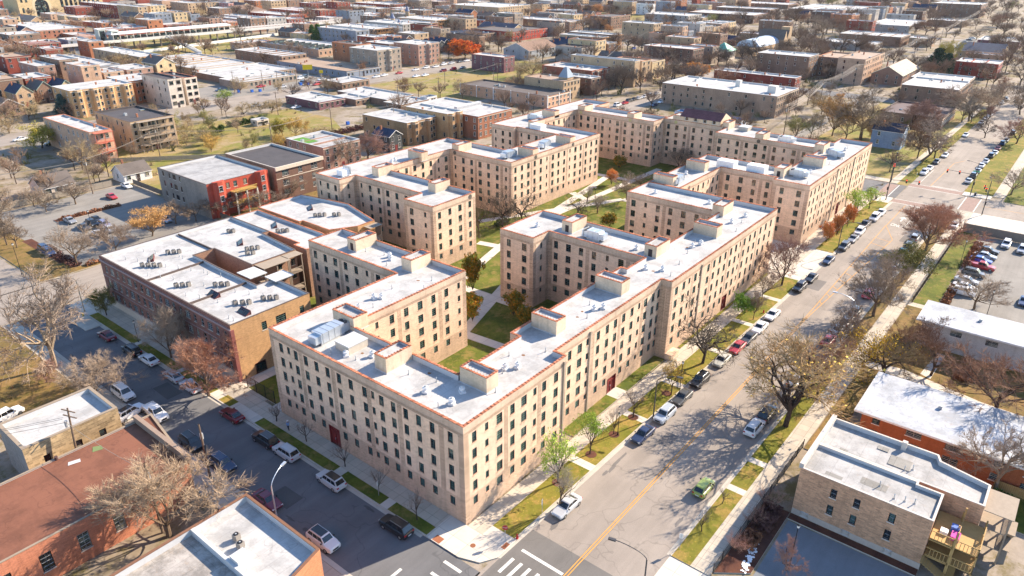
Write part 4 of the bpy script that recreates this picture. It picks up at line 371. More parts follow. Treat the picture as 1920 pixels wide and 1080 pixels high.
CARS=[('at the kerb beside the tan block','the near crossing',[(10.35,-8.18,'sedan','silver','A',0),(29.94,-8.31,'sedan','navy','A',0),(36.49,-8.44,'suv','silver blue','A',0),(42.62,-8.34,'sedan','dark grey','A',0),(48.96,-8.37,'suv','black','A',0),(57.46,-8.45,'sedan','champagne','A',0),(63.46,-8.75,'sedan','red','A',0),(67.98,-9.0,'sedan','charcoal','A',0),(73.34,-9.02,'sedan','white','A',0),(80.11,-8.94,'sedan','white','A',0),(96.19,-8.77,'suv','black','A',0),(102.8,-9.06,'sedan','black','A',0),(115.34,-8.85,'sedan','navy','A',0),(126.21,-9.15,'suv','dark grey','A',0),(133.18,-9.31,'sedan','grey','A',0),(139.31,-9.16,'suv','white','A',0),(145.58,-8.78,'pickup','dark brown','A',0),(152.89,-9.28,'van','white','A',0),(158.6,-9.47,'sedan','white','A',0)]),('on the left kerb past the crossing','the crossing',[(209.24,-9.98,'suv','white','A',0),(215.89,-10.23,'sedan','white','A',0),(226.14,-10.34,'sedan','charcoal','A',0),(237.38,-10.9,'sedan','white','A',0),(276.58,-11.04,'sedan','white','A',0),(305.54,-12.07,'sedan','white','A',0),(316.3,-12.1,'sedan','silver','A',0),(324.88,-12.3,'sedan','white','A',0),(360.49,-12.39,'sedan','white','A',0),(371.07,-12.82,'suv','dark grey','A',0)]),('facing away on the right kerb','the near crossing',[(24.72,-20.46,'hatch','lime green','A',1),(41.88,-20.57,'suv','white','A',1),(46.55,-20.66,'suv','black','A',1),(59.06,-20.85,'sedan','silver','A',1),(76.5,-20.78,'sedan','red','A',1),(82.1,-20.83,'sedan','silver','A',1),(86.51,-21.12,'sedan','grey','A',1),(92.16,-21.24,'sedan','charcoal','A',1),(102.11,-21.05,'suv','pinkish red','A',1),(110.91,-21.27,'sedan','silver','A',1),(122.25,-21.32,'sedan','grey','A',1),(131.87,-20.96,'sedan','teal green','A',1),(136.56,-21.34,'suv','dark grey','A',1),(143.33,-21.21,'suv','grey','A',1),(160.42,-27.02,'sedan','white','A',1)]),('on the right kerb past the crossing','the crossing',[(207.63,-22.93,'sedan','silver','A',1),(215.26,-23.08,'suv','charcoal','A',1),(222.43,-23.2,'sedan','silver','A',1),(230.55,-23.09,'sedan','white','A',1),(237.62,-23.33,'sedan','silver','A',1),(246.88,-23.65,'suv','charcoal','A',1),(252.78,-23.99,'sedan','white','A',1),(260.54,-23.97,'sedan','maroon','A',1),(269.84,-24.14,'suv','navy','A',1),(276.52,-24.51,'sedan','dark grey','A',1),(292.55,-24.9,'suv','black','A',1),(371.34,-17.35,'sedan','dark grey','A',1)]),('on the side street by the brick fronts','the far junction',[(-6.23,84.18,'sedan','dark red','B',1),(-5.94,75.09,'suv','black','B',1),(-5.57,69.65,'sedan','white','B',1),(-5.63,61.16,'sedan','silver','B',1),(-5.46,56.02,'sedan','covered white','B',1),(-5.68,43.45,'sedan','dark red','B',1),(-6.01,34.1,'suv','black','B',1),(-5.88,29.22,'suv','silver','B',1),(-5.71,19.4,'suv','dark-roofed silver','B',1),(-6.06,6.23,'suv','black','B',1)]),('on the lower side of the side street','the lit gap',[(-12.78,53.12,'pickup','white','B',0),(-13.16,41.94,'suv','black','B',0),(-12.98,34.07,'suv','navy','B',0),(-13.34,22.88,'sedan','maroon','B',0),(-13.18,11.5,'suv','white dark-glassed','B',0)]),('beside the white-roofed stone building','the side street',[(-13.36,62.53,'van','white','B',0)]),('tucked between the stone building and the red-brown roof','the side street',[(-15.32,56.26,'suv','white blue-roofed','A2',0)]),('behind the white roof at the left edge','the left edge',[(-27.55,70.26,'suv','white','A2',0)]),('beside the right-hand lot hedge','the wall',[(145.53,-36.7,'sedan','black','Y',0),(141.3,-36.74,'sedan','silver grey','Y',0),(137.63,-36.29,'sedan','blue','Y',0),(133.5,-37.1,'pickup','red','Y',0),(127.92,-36.36,'suv','dark grey','Y',0),(122.72,-35.83,'sedan','silver','Y',0),(118.76,-36.15,'sedan','white','Y',0),(115.54,-36.37,'suv','white','Y',0)]),('in the open part of the right-hand lot','the wall',[(152.71,-39.54,'suv','white','A',0),(151.1,-43.02,'suv','silver','A',0),(118.52,-46.87,'sedan','dark blue','A',0)]),('in the lot left of the brown block','the left edge',[(3.79,138.76,'suv','navy','Y',0),(3.6,135.82,'suv','dark blue','Y',0),(16.6,139.31,'sedan','white','Y',0),(20.53,144.88,'suv','purple grey','Y',0),(20.97,150.79,'sedan','black','Y',0),(16.26,155.26,'sedan','grey','Y',0),(18.8,148.28,'suv','black','Y',0),(16.52,147.3,'sedan','charcoal','Y',0),(19.95,140.61,'sedan','silver','Y',0),(32.56,167.42,'sedan','red','Y',0),(40.19,174.44,'sedan','white','Y',0),(32.52,136.6,'sedan','pale blue','Y',0)]),('on the back street by bare trees','the tan block',[(144.12,118.33,'sedan','white','A',0),(241.42,124.35,'van','white','A',1),(248.0,124.31,'sedan','red','A',1),(253.81,125.43,'suv','dark grey','A',1),(258.92,125.51,'sedan','black','A',1),(262.61,125.29,'sedan','silver','A',1),(268.24,124.96,'sedan','white','A',1),(272.23,124.54,'suv','grey','A',1),(252.04,111.44,'sedan','navy','A',0),(261.1,112.45,'sedan','white','A',0),(278.24,123.99,'sedan','silver','A',1)]),('along the wide avenue at the top','the left end',[(224.79,270.89,'sedan','white','A',0),(231.44,271.66,'sedan','white','A',0),(242.13,270.84,'sedan','red','A',0),(256.67,272.21,'sedan','white','A',0),(266.67,273.33,'suv','white','A',0),(273.46,271.91,'sedan','white','A',0),(282.78,274.58,'suv','white','A',0),(289.28,273.9,'suv','silver','A',0),(297.85,274.55,'sedan','dark grey','A',0),(304.21,274.38,'sedan','white','A',0),(310.69,274.21,'sedan','silver','A',0),(316.85,274.57,'sedan','red','A',0),(240.33,255.02,'sedan','white','A',0),(246.24,253.78,'sedan','white','A',0),(264.16,256.76,'suv','maroon','A',0),(272.47,256.4,'suv','red','A',0),(280.8,256.29,'sedan','grey','A',0),(298.61,259.07,'sedan','maroon','A',0)]),('on the car lot by the low store','the left end',[(146.6,299.94,'sedan','navy','A',0),(166.05,293.46,'sedan','red','A',0),(172.12,283.6,'sedan','silver','A',0),(186.78,286.39,'suv','navy','A',0),(194.39,299.07,'suv','white','A',0),(199.8,286.92,'sedan','white','A',0),(188.72,276.18,'van','red-white','A',0),(135.42,251.27,'sedan','grey','A',0),(144.75,234.17,'sedan','white','A',0),(164.23,251.22,'suv','black','A',0),(198.11,300.27,'suv','dark grey','A',0)]),('in the small car park at the left','the left edge',[(42.8,263.53,'sedan','white','A',0),(47.52,247.46,'suv','black','A',0),(114.21,431.5,'sedan','white','A',0),(127.08,431.84,'suv','silver','A',0),(280.42,774.14,'sedan','pale blue','A',0),(239.45,861.18,'suv','white','A',0),(261.43,815.62,'van','white','A',0)]),('on the far street behind the cottages','the left end',[(427.55,223.86,'sedan','blue','A',0),(474.36,228.92,'sedan','white','A',0),(413.13,204.54,'suv','silver','A',0),(409.83,199.82,'sedan','white','A',0),(404.12,202.39,'sedan','silver','A',0),(696.69,365.21,'suv','navy','A',0)]),('on the far drive beside the yard trees','the left end',[(536.65,133.12,'sedan','white','A',0),(557.22,135.36,'suv','maroon','A',0),(576.82,134.56,'sedan','white','A',0)]),('in the sloping far lot beyond the evergreens','the left end',[(586.32,43.27,'sedan','white','Y',0),(602.58,43.86,'sedan','silver','Y',0),(627.84,45.45,'sedan','white','Y',0),(646.6,45.47,'sedan','dark grey','Y',0),(661.27,45.48,'sedan','white','Y',0)])]
# ------------------------------------------------------------------ windows
WT={}
def window_mb(wd,ht,pane=2,depth=.12,frame=0.06):
    # local x across, y outward, z up; origin at the centre of the opening plane
    m=MB(); a=wd/2;b=ht/2;d=-depth
    m.poly([(a,d,-b),(-a,d,-b),(-a,d,b),(a,d,b)],0)
    fr=[(-a,-b,-a+frame,b),(a-frame,-b,a,b),(-a+frame,-b,a-frame,-b+frame),(-a+frame,b-frame,a-frame,b),(-a+frame,-.03,a-frame,.03)]
    if pane>1: 
        for i in range(1,pane):
            x=-a+wd*i/pane; fr.append((x-.028,-b+frame,x+.028,b-frame))
        for z_ in (-b/2,b/2): fr.append((-a+frame,z_-.024,a-frame,z_+.024))
    for x0,z0,x1,z1 in fr: m.box(x0,d,z0,x1,d+.045,z1,1,'n')
    return m
def window_mesh(wd,ht,style='g',depth=.12,proud=False):
    k=(round(wd,2),round(ht,2),style,depth,proud)
    if k in WT: return WT[k]
    m=window_mb(wd,ht,2 if style in 'gr' else (1 if wd<1.2 else 2),depth,.06 if style in 'gr' else .09)
    if proud:
        a=wd/2+.08;b=ht/2+.08
        for x0,z0,x1,z1 in ((-a,-b,-a+.1,b),(a-.1,-b,a,b),(-a+.1,b-.12,a-.1,b),(-a-.08,-b-.1,a+.08,-b)): m.box(x0,-.02,z0,x1,.07,z1,2,'n')
    mats=[GLASS,{'g':FRAMEG,'w':FRAMEW,'d':FRAMED,'r':FRAMEG}[style],{'g':REVEAL,'r':REVEAL,'w':WHITE,'d':PAVEL}[style]]
    WT[k]=(m,m.mesh('window',mats),mats); return WT[k]
def facing(nx,ny): return math.atan2(ny,nx)-math.pi/2
def wall_holes(mb,p0,p1,z0,z1,holes,zone,zb=(),ub=(),depth=.25,reveal=1,sill=None):
    """wall from p0 to p1 (outside on the right of the direction p0->p1), holes (u0,u1,za,zb)"""
    p0=Vector(p0);p1=Vector(p1);L=(p1-p0).length;u=(p1-p0)/L;n=Vector((u.y,-u.x))
    us=sorted({0.,L,*[round(h[0],3) for h in holes],*[round(h[1],3) for h in holes],*[x for x in ub if 0<x<L]})
    zs=sorted({z0,z1,*[round(h[2],3) for h in holes],*[round(h[3],3) for h in holes],*[x for x in zb if z0<x<z1]})
    P=lambda uu,zz,off=0:(p0.x+u.x*uu-n.x*off,p0.y+u.y*uu-n.y*off,zz)
    for i in range(len(us)-1):
        uc=(us[i]+us[i+1])/2
        hs=[h for h in holes if h[0]<uc<h[1]]
        j=0
        while j<len(zs)-1:
            zc=(zs[j]+zs[j+1])/2
            if any(h[2]<zc<h[3] for h in hs): j+=1; continue
            k=zone(uc,zc); e=j+1
            while e<len(zs)-1:
                zc2=(zs[e]+zs[e+1])/2
                if any(h[2]<zc2<h[3] for h in hs) or zone(uc,zc2)!=k: break
                e+=1
            mb.poly([P(us[i],zs[j]),P(us[i+1],zs[j]),P(us[i+1],zs[e]),P(us[i],zs[e])],k); j=e
    for a,b,c,d in holes:
        mb.poly([P(a,c),P(a,c,depth),P(a,d,depth),P(a,d)],reveal); mb.poly([P(b,c,depth),P(b,c),P(b,d),P(b,d,depth)],reveal)
        mb.poly([P(a,c),P(b,c),P(b,c,depth),P(a,c,depth)],reveal); mb.poly([P(a,d,depth),P(b,d,depth),P(b,d),P(a,d)],reveal)
        if sill is not None:
            q=[P(a-.08,c-.14,-.06),P(b+.08,c-.14,-.06),P(b+.08,c-.02,-.06),P(a-.08,c-.02,-.06)]; mb.poly(q,sill)
            q2=[P(a-.08,c-.02),P(b+.08,c-.02)]; mb.poly([q[3],q[2],q2[1],q2[0]],sill)
    return u,n
def inset(pts,d):
    n=len(pts);o=[]
    for i in range(n):
        a=Vector(pts[i-1]);b=Vector(pts[i]);c=Vector(pts[(i+1)%n])
        u=(b-a).normalized();v=(c-b).normalized();nu=Vector((-u.y,u.x));nv=Vector((-v.y,v.x))
        k=nu+nv; k=k/(k.length_squared/2) if k.length_squared>1e-6 else nu
        o.append((b.x+k.x*d,b.y+k.y*d))
    return o
def parapet(mb,pts,H,deck,th,mi,mc,mo=None,cw=.12,ch=.09,over=.03):
    ins=inset(pts,th); n=len(pts); out_=inset(pts,-over); inn=inset(pts,th+.03)
    for i in range(n):
        j=(i+1)%n
        mb.poly([(*ins[j],deck),(*ins[i],deck),(*ins[i],H),(*ins[j],H)],mi)
        a,b,c,d=out_[i],out_[j],inn[j],inn[i]
        mb.poly([(*a,H+ch),(*b,H+ch),(*c,H+ch),(*d,H+ch)],mc); mb.poly([(*a,H),(*b,H),(*b,H+ch),(*a,H+ch)],mc)
        mb.poly([(*c,H-.03),(*d,H-.03),(*d,H+ch),(*c,H+ch)],mc); mb.poly([(*b,H),(*a,H),(*d,H),(*c,H)],mc)
    return ins
def barrel_tiles(mb,p0,p1,H,mc,step=.62):
    p0=Vector(p0);p1=Vector(p1);L=(p1-p0).length;u=(p1-p0)/L;n=Vector((-u.y,u.x)); k=int(L/step)
    for i in range(k):
        a=p0+u*(i+.5)*L/k
        q0=a-n*.05; q1=a+n*.30
        mb.cyl((q0.x,q0.y,H+.06),(q1.x,q1.y,H+.10),.10,.08,6,mc)
# ------------------------------------------------------------------ the tan complex
H=15.0; DECK=14.15
ROWS=[(11.86,13.36),(9.42,10.86),(6.98,8.42),(4.54,5.98),(2.28,3.52)]
def pattern(L,seed):
    rr=random.Random(seed); out=[]; n=max(1,int((L-1.0)/2.75)); st=(L-.6)/n
    seq='WsWWWWWsWW'
    off=rr.randrange(4)
    for i in range(n):
        c=.3+st*(i+.5); k=seq[(i+off)%10]
        out.append((c,.62 if k=='s' else (.95 if (i+off)%4 else 1.12)))
    return out
FRONT=[(2.15,.82),(5.2,.82),(7.55,.82),(9.85,.82),(12.15,.82),(14.4,.86),(16.05,.58),(17.7,.86),(20.5,.86),(22.97,.86),(25.4,.86),(27.85,.86),(30.3,.88),(32.6,.86),(34.3,.62),(36.15,.88)]
RIGHT1=[(1.9,.8),(4.2,.62),(6.65,1.12),(9.25,.9),(11.65,1.14),(14.0,.68),(16.05,.92),(18.8,1.0)]
RIGHT2=[(24.8,.9),(27.4,1.15),(29.5,.66),(32.45,.9),(35.0,.95),(37.4,1.0),(39.9,.98),(42.5,.95),(44.8,.7),(46.95,1.1),(49.5,.95),(51.4,.8)]
RIGHT3=[(54.2,1.1),(57.0,1.0),(59.1,.7),(61.5,1.1),(63.3,.5),(66.9,1.05),(69.4,.95),(71.9,.95),(74.4,.95),(77.0,1.0),(79.4,.95),(81.4,.62),(83.6,.95),(86.3,.95),(88.9,1.0),(91.9,1.0),(94.8,1.0),(97.7,.95)]
RIGHT4=[(123.6,1.0),(126.5,1.0),(129.5,.95),(132.9,1.0),(135.7,1.0),(138.5,.62),(140.9,.9),(142.6,.7),(146.9,1.0),(149.6,1.0),(152.4,.95),(155.2,1.0),(158.5,1.05),(161.3,.6),(164.0,1.0),(166.5,1.0),(169.3,1.0),(172.5,1.0)]
def complex_block(name,outline,label,cols,pents,gaps,doors=(),seed=1,plain_edges=()):
    root=empty(name,(outline[0][0],outline[0][1],0),0,label,'apartment block','tan brick apartment blocks of the courtyard complex'); ox,oy=outline[0]
    T=lambda p:(p[0]-ox,p[1]-oy)
    wall=MB(); win=[]; n=len(outline)
    for i in range(n):
        a=Vector(outline[i]);b=Vector(outline[(i+1)%n]); L=(b-a).length; u=(b-a)/L; nn=Vector((u.y,-u.x))
        if i in gaps: # party wall
            hs=[];cl=[]
        else:
            cl=cols.get(i)
            if cl is None: cl=pattern(L,seed*50+i) if L>3.2 and i not in plain_edges else []
            else:
                # absolute coordinates -> distance along edge
                cl=[(abs((c-a.x) if abs(u.x)>.5 else (c-a.y)),wd) for c,wd in cl]
            dr=[d for d in doors if d[0]==i]
            hs=[]
            for c,wd in cl:
                for k,(za,zb) in enumerate(ROWS):
                    if k==4 and any(abs(c-d[1])<1.7 for d in dr): continue
                    if k==3 and any(abs(c-d[1])<1.2 and d[3]>3.8 for d in dr): continue
                    if wd<.75: za=za+.38
                    hs.append((c-wd/2,c+wd/2,za,zb))
                    q=a+u*c; win.append((q.x,q.y,(za+zb)/2,wd,zb-za,nn))
            for d in dr: hs.append((d[1]-d[2]/2,d[1]+d[2]/2,.15,d[3]))
        cs=sorted(c for c,_ in cl)
        strips=[]
        for k in range(0,len(cs)-1):
            if k%3==2: strips.append(((cs[k]+cs[k+1])/2-.42,(cs[k]+cs[k+1])/2+.42))
        def zone(uc,zc,strips=strips,L=L):
            if zc>14.0: return 3
            if zc>13.55: return 2
            if zc<3.9: return 1 if not(uc<.9 or uc>L-.9) else 2
            if uc<.9 or uc>L-.9: return 2
            if any(s<uc<e for s,e in strips) : return 2
            return 0
        ub=[.9,L-.9]+[x for s in strips for x in s]
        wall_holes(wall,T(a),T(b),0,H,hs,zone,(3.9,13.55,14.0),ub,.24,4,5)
        # corbel lines under the frieze, sheet-metal downpipes
        if i not in gaps:
            for zz in (13.6,13.78,13.96):
                p=T(a);q=T(b); wall.poly([(p[0]+nn.x*.05,p[1]+nn.y*.05,zz),(q[0]+nn.x*.05,q[1]+nn.y*.05,zz),(q[0]+nn.x*.05,q[1]+nn.y*.05,zz+.07),(p[0]+nn.x*.05,p[1]+nn.y*.05,zz+.07)],1)
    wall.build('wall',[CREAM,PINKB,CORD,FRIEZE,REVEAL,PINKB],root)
    cop=MB(); ins=parapet(cop,[T(p) for p in outline],H,DECK,.28,1,0)
    for i in range(n):
        if i in gaps: continue
        if (Vector(outline[(i+1)%n])-Vector(outline[i])).length>1: barrel_tiles(cop,T(outline[i]),T(outline[(i+1)%n]),H,0)
    cop.build('parapet_coping',[TERRA,MEMBW],root)
    rf=MB(); rf.flat(ins,DECK); rf.build('roof',MEMB,root)
    for (pi,px,w_,h_) in [(d[0],d[1],d[2],d[3]) for d in doors]:
        a=Vector(outline[pi]);b=Vector(outline[(pi+1)%n]);u=(b-a).normalized();nn=Vector((u.y,-u.x)); q=a+u*px
        m=MB(); m.poly([(w_/2,-.22,.15),(-w_/2,-.22,.15),(-w_/2,-.22,h_),(w_/2,-.22,h_)],0); m.box(-w_/2,-.22,.15,-w_/2+.12,.04,h_,1); m.box(w_/2-.12,-.22,.15,w_/2,.04,h_,1); m.box(-.04,-.22,.15,.04,-.12,h_-.7,1); m.box(-w_/2,-.22,h_-.85,w_/2,-.1,h_-.7,1)
        dr=m.build('door',[DOORR,DOORR],root,(q.x-ox,q.y-oy,0),facing(nn.x,nn.y))
        h2=MB(); h2.box(.08,-.2,1.05,.13,-.06,1.35,0); h2.build('handle',[GALV],dr)
    # downpipes
    for i,px in [(g[0],g[1]) for g in DP.get(name+str(seed),())]:
        a=Vector(outline[i]);b=Vector(outline[(i+1)%n]);u=(b-a).normalized();nn=Vector((u.y,-u.x)); q=a+u*abs(px)
        m=MB(); m.box(-.13,0,.1,.13,.16,13.9); m.box(-.2,0,13.9,.2,.24,14.4); m.build('downpipe',[plain('pipe_tan',(.36,.30,.24),.8)],root,(q.x-ox,q.y-oy,0),facing(nn.x,nn.y))
    # rooftop stair houses
    for (x0,y0,x1,y1,door) in pents:
        m=MB(); pts=[(x0-ox,y0-oy),(x1-ox,y0-oy),(x1-ox,y1-oy),(x0-ox,y1-oy)]; zt=16.5
        for k in range(4):
            a=pts[k];b=pts[(k+1)%4]; m.poly([(*a,DECK-.05),(*b,DECK-.05),(*b,zt),(*a,zt)],0)
        ii=parapet(m,pts,zt,zt-.35,.2,2,1,over=.03)
        for k in range(4): barrel_tiles(m,pts[k],pts[(k+1)%4],zt,1,.5)
        m.flat(ii,zt-.35,3); s_=m.build('stair_house',[brick('stair_brick',(.66,.52,.38),.4,.13,.06,.25),TERRA,MEMBW,MEMB],root)
        mm=MB(); mm.box(x0-ox-.05,y0-oy-.05,DECK,x1-ox+.05,y1-oy+.05,DECK+.16,0,'b'); mm.build('flashing',[MEMBW],s_)
        if door:
            d=MB(); yy=(y0+y1)/2-oy; xx=(x0+x1)/2-ox
            if door=='w': d.box(x0-ox-.04,yy-.4,DECK+.1,x0-ox+.02,yy+.4,DECK+1.6)
            else: d.box(xx-.4,y0-oy-.04,DECK+.1,xx+.4,y0-oy+.02,DECK+1.6)
            d.build('door',[FRAMED],s_)
    # windows: the hundred that show largest as parts, the rest as one
    def key(t):
        v=Vector((t[0],t[1],t[2]))-CAM; return -(max(0,-(v.x*t[5].x+v.y*t[5].y))/v.length)/v.length_squared*t[3]
    win.sort(key=key); st=MB()
    for k,(x,y,z_,wd,ht,nn) in enumerate(win):
        mbx,me,mats=window_mesh(wd,ht,'g',.13)
        if k<100: link('window',me,root,(x-ox,y-oy,z_),facing(nn.x,nn.y))
        else: st.add(mbx,Matrix.Translation((x-ox,y-oy,z_))@Matrix.Rotation(facing(nn.x,nn.y),4,'Z'))
    if st.v: tag(st.build('windows_beyond',mats,root),kind='stuff')
    return root
DP={'apartment_block1':[(0,20.6),(2,8.9),(4,11.6),(12,13.4)],'apartment_block3':[(0,5),(4,22.1),(4,37)]}
B1=[(0,0),(21.2,0),(21.2,1.9),(52.2,1.9),(52.2,0),(100.8,0),(100.8,31.5),(90.8,31.5),(90.8,8.9),(67.9,8.9),(67.9,38.7),(53.5,38.7),(53.5,30.3),(58.6,30.3),(58.6,8.9),(52.3,8.9),(52.3,10.1),(21.3,10.1),(21.3,8.5),(8.3,8.5),(8.3,30.2),(33.8,30.2),(33.8,63.2),(25.4,63.2),(25.4,38.8),(0,38.8)]
complex_block('apartment_block',B1,'long tan brick apartment block with red tile coping on the near street corner',{0:RIGHT1,2:RIGHT2,4:RIGHT3,25:FRONT},
 [(3.2,16.7,7.9,19.0,''),(8.0,29.0,10.7,33.8,''),(8.0,3.2,10.3,7.8,''),(26.0,5.2,28.4,9.8,''),(28.6,53.0,33.7,55.4,'w'),(28.5,38.1,33.3,40.6,''),(62.0,27.1,67.2,29.6,'w'),(43.6,4.7,46.2,9.8,''),(61.2,7.9,66.4,10.4,'w'),(77.7,3.6,80.2,8.6,''),(90.4,7.9,95.5,10.4,''),],(99,),
 doors=((25,13.3,2.4,3.3),(2,16.2,2.6,2.95),(4,24.6,2.2,3.3)),seed=1)
B2=[(54.7,99.5),(54.7,90.2),(59.8,90.2),(59.8,67.5),(54.4,67.5),(54.4,58.4),(68.3,58.4),(68.3,89.5),(93,89.5),(93,67.6),(135.8,67.6),(135.8,92.6),(160.5,92.6),(160.5,62.65),(170,62.65),(170,91),(179,91),(179,101.7),(125.2,101.7),(125.2,92.3),(126.5,92.3),(126.5,77),(102.4,77),(102.4,99.5)]
complex_block('apartment_block',B2,'far left tan apartment block zigzagging round the courtyard, with a blue-white rooftop unit',{},
 [(64.0,86.5,69.0,88.9,''),(63.5,66.4,68.4,68.8,''),(81.0,88.6,83.4,93.8,''),(93.3,86.6,98.7,89.1,''),(130.0,88.2,135.6,90.6,''),(147.2,92.6,149.7,98.0,''),(102.4,67.7,104.8,72.9,''),(120.2,67.7,122.7,72.9,''),(160.6,89.6,165.8,92.5,''),(160.6,70.2,165.9,72.8,'')],(99,),seed=2,plain_edges=(23,))
B3=[(100.85,23.2),(123.9,23.2),(123.9,8.8),(121.8,8.8),(121.8,0),(175.6,0),(175.6,8.8),(168.9,8.8),(168.9,30.8),(174,30.8),(174,42.5),(175.6,42.5),(175.6,62.6),(167.4,62.6),(167.4,41),(159.3,41),(159.3,9.3),(133.3,9.3),(133.3,31.6),(100.85,31.6)]
b3=complex_block('apartment_block',B3,'far right tan apartment block by the crossing, with a dark mansard on its rear wing',{4:RIGHT4},
 [(103.0,26.2,105.3,31.5,''),(119.5,25.8,122.0,31.0,''),(127.0,8.3,132.2,10.8,'w'),(142.4,3.6,145.0,8.8,''),(157.6,8.2,163.0,10.8,''),(159.4,26.1,164.8,28.6,''),(167.6,40.4,172.5,42.4,''),(167.6,57.0,173.0,59.6,'')],(19,),doors=((4,28.5,2.4,3.5),),seed=3)
# mansard roof on the rear wing
m=MB(); x0,y0=100.85,23.2
X0,X1,Y0,Y1=167.35-x0,175.2-x0,43-y0,57-y0
m.poly([(X0,Y0,16.6),(X0,Y0,H+.2),(X0,Y1,H+.2),(X0,Y1,16.6)][::-1],1)
m.poly([(X0-.3,Y0,16.5),(X0-.3,Y1,16.5),(X0+3.4,Y1,18.6),(X0+3.4,Y0,18.6)][::-1],0); m.poly([(X0+3.4,Y0,18.6),(X0+3.4,Y1,18.6),(X1,Y1,16.5),(X1,Y0,16.5)][::-1],0)
for yy in (Y0,Y1): m.poly([(X0,yy,H),(X1,yy,H),(X1,yy,16.5),(X0+3.4,yy,18.6),(X0,yy,16.5)],1)
m.build('mansard_roof',[roofm('maroonroof'),brick('stair_brick',(1,1,1))],b3)
for yy in (45.2,48.3,51.5,54.6):
    link('dormer_window',window_mesh(1.0,.95,'w',.02,True)[1],b3,(X0-.03,yy-y0,16.0),facing(-1,0))
# round medallions and slit windows under stair houses that face the court
med=MB(); med.cyl((0,-.02,0),(0,.08,0),.55,.55,14,0,True); medm=med.mesh('medallion',[plain('verdigris',(.12,.10,.08),.7)])
medg=MB(); medg.cyl((0,-.02,0),(0,.08,0),.55,.55,14,0,True); medgm=medg.mesh('medallion',[plain('gold_disc',(.52,.46,.22),.7)])
def medal(root,x,y,nx,ny,gold=False,z_=14.35):
    ox,oy=root.location.x,root.location.y
    link('medallion',medgm if gold else medm,root,(x-ox,y-oy,z_),facing(nx,ny))
roots=[o for o in COL.objects if o.name.startswith('apartment_block')]
r1,r2_,r3=roots[0],roots[1],roots[2]
for (x,y,nx,ny) in ((82.2,89.5,0,-1),(103.6,67.6,0,-1),(121.5,67.6,0,-1),(66.5,58.4,0,-1),(93,87.8,-1,0),(135.8-.0,0,0,0)): 
    if nx or ny: medal(r2_,x,y,nx,ny)
for y in (71.5,91): medal(r2_,160.5,y,-1,0,True)
medal(r3,159.3,27.3,-1,0); medal(r3,167.4,58.3,-1,0,True); medal(r3,167.4,41.8,-1,0); medal(r3,159.3,10.2,-1,0)

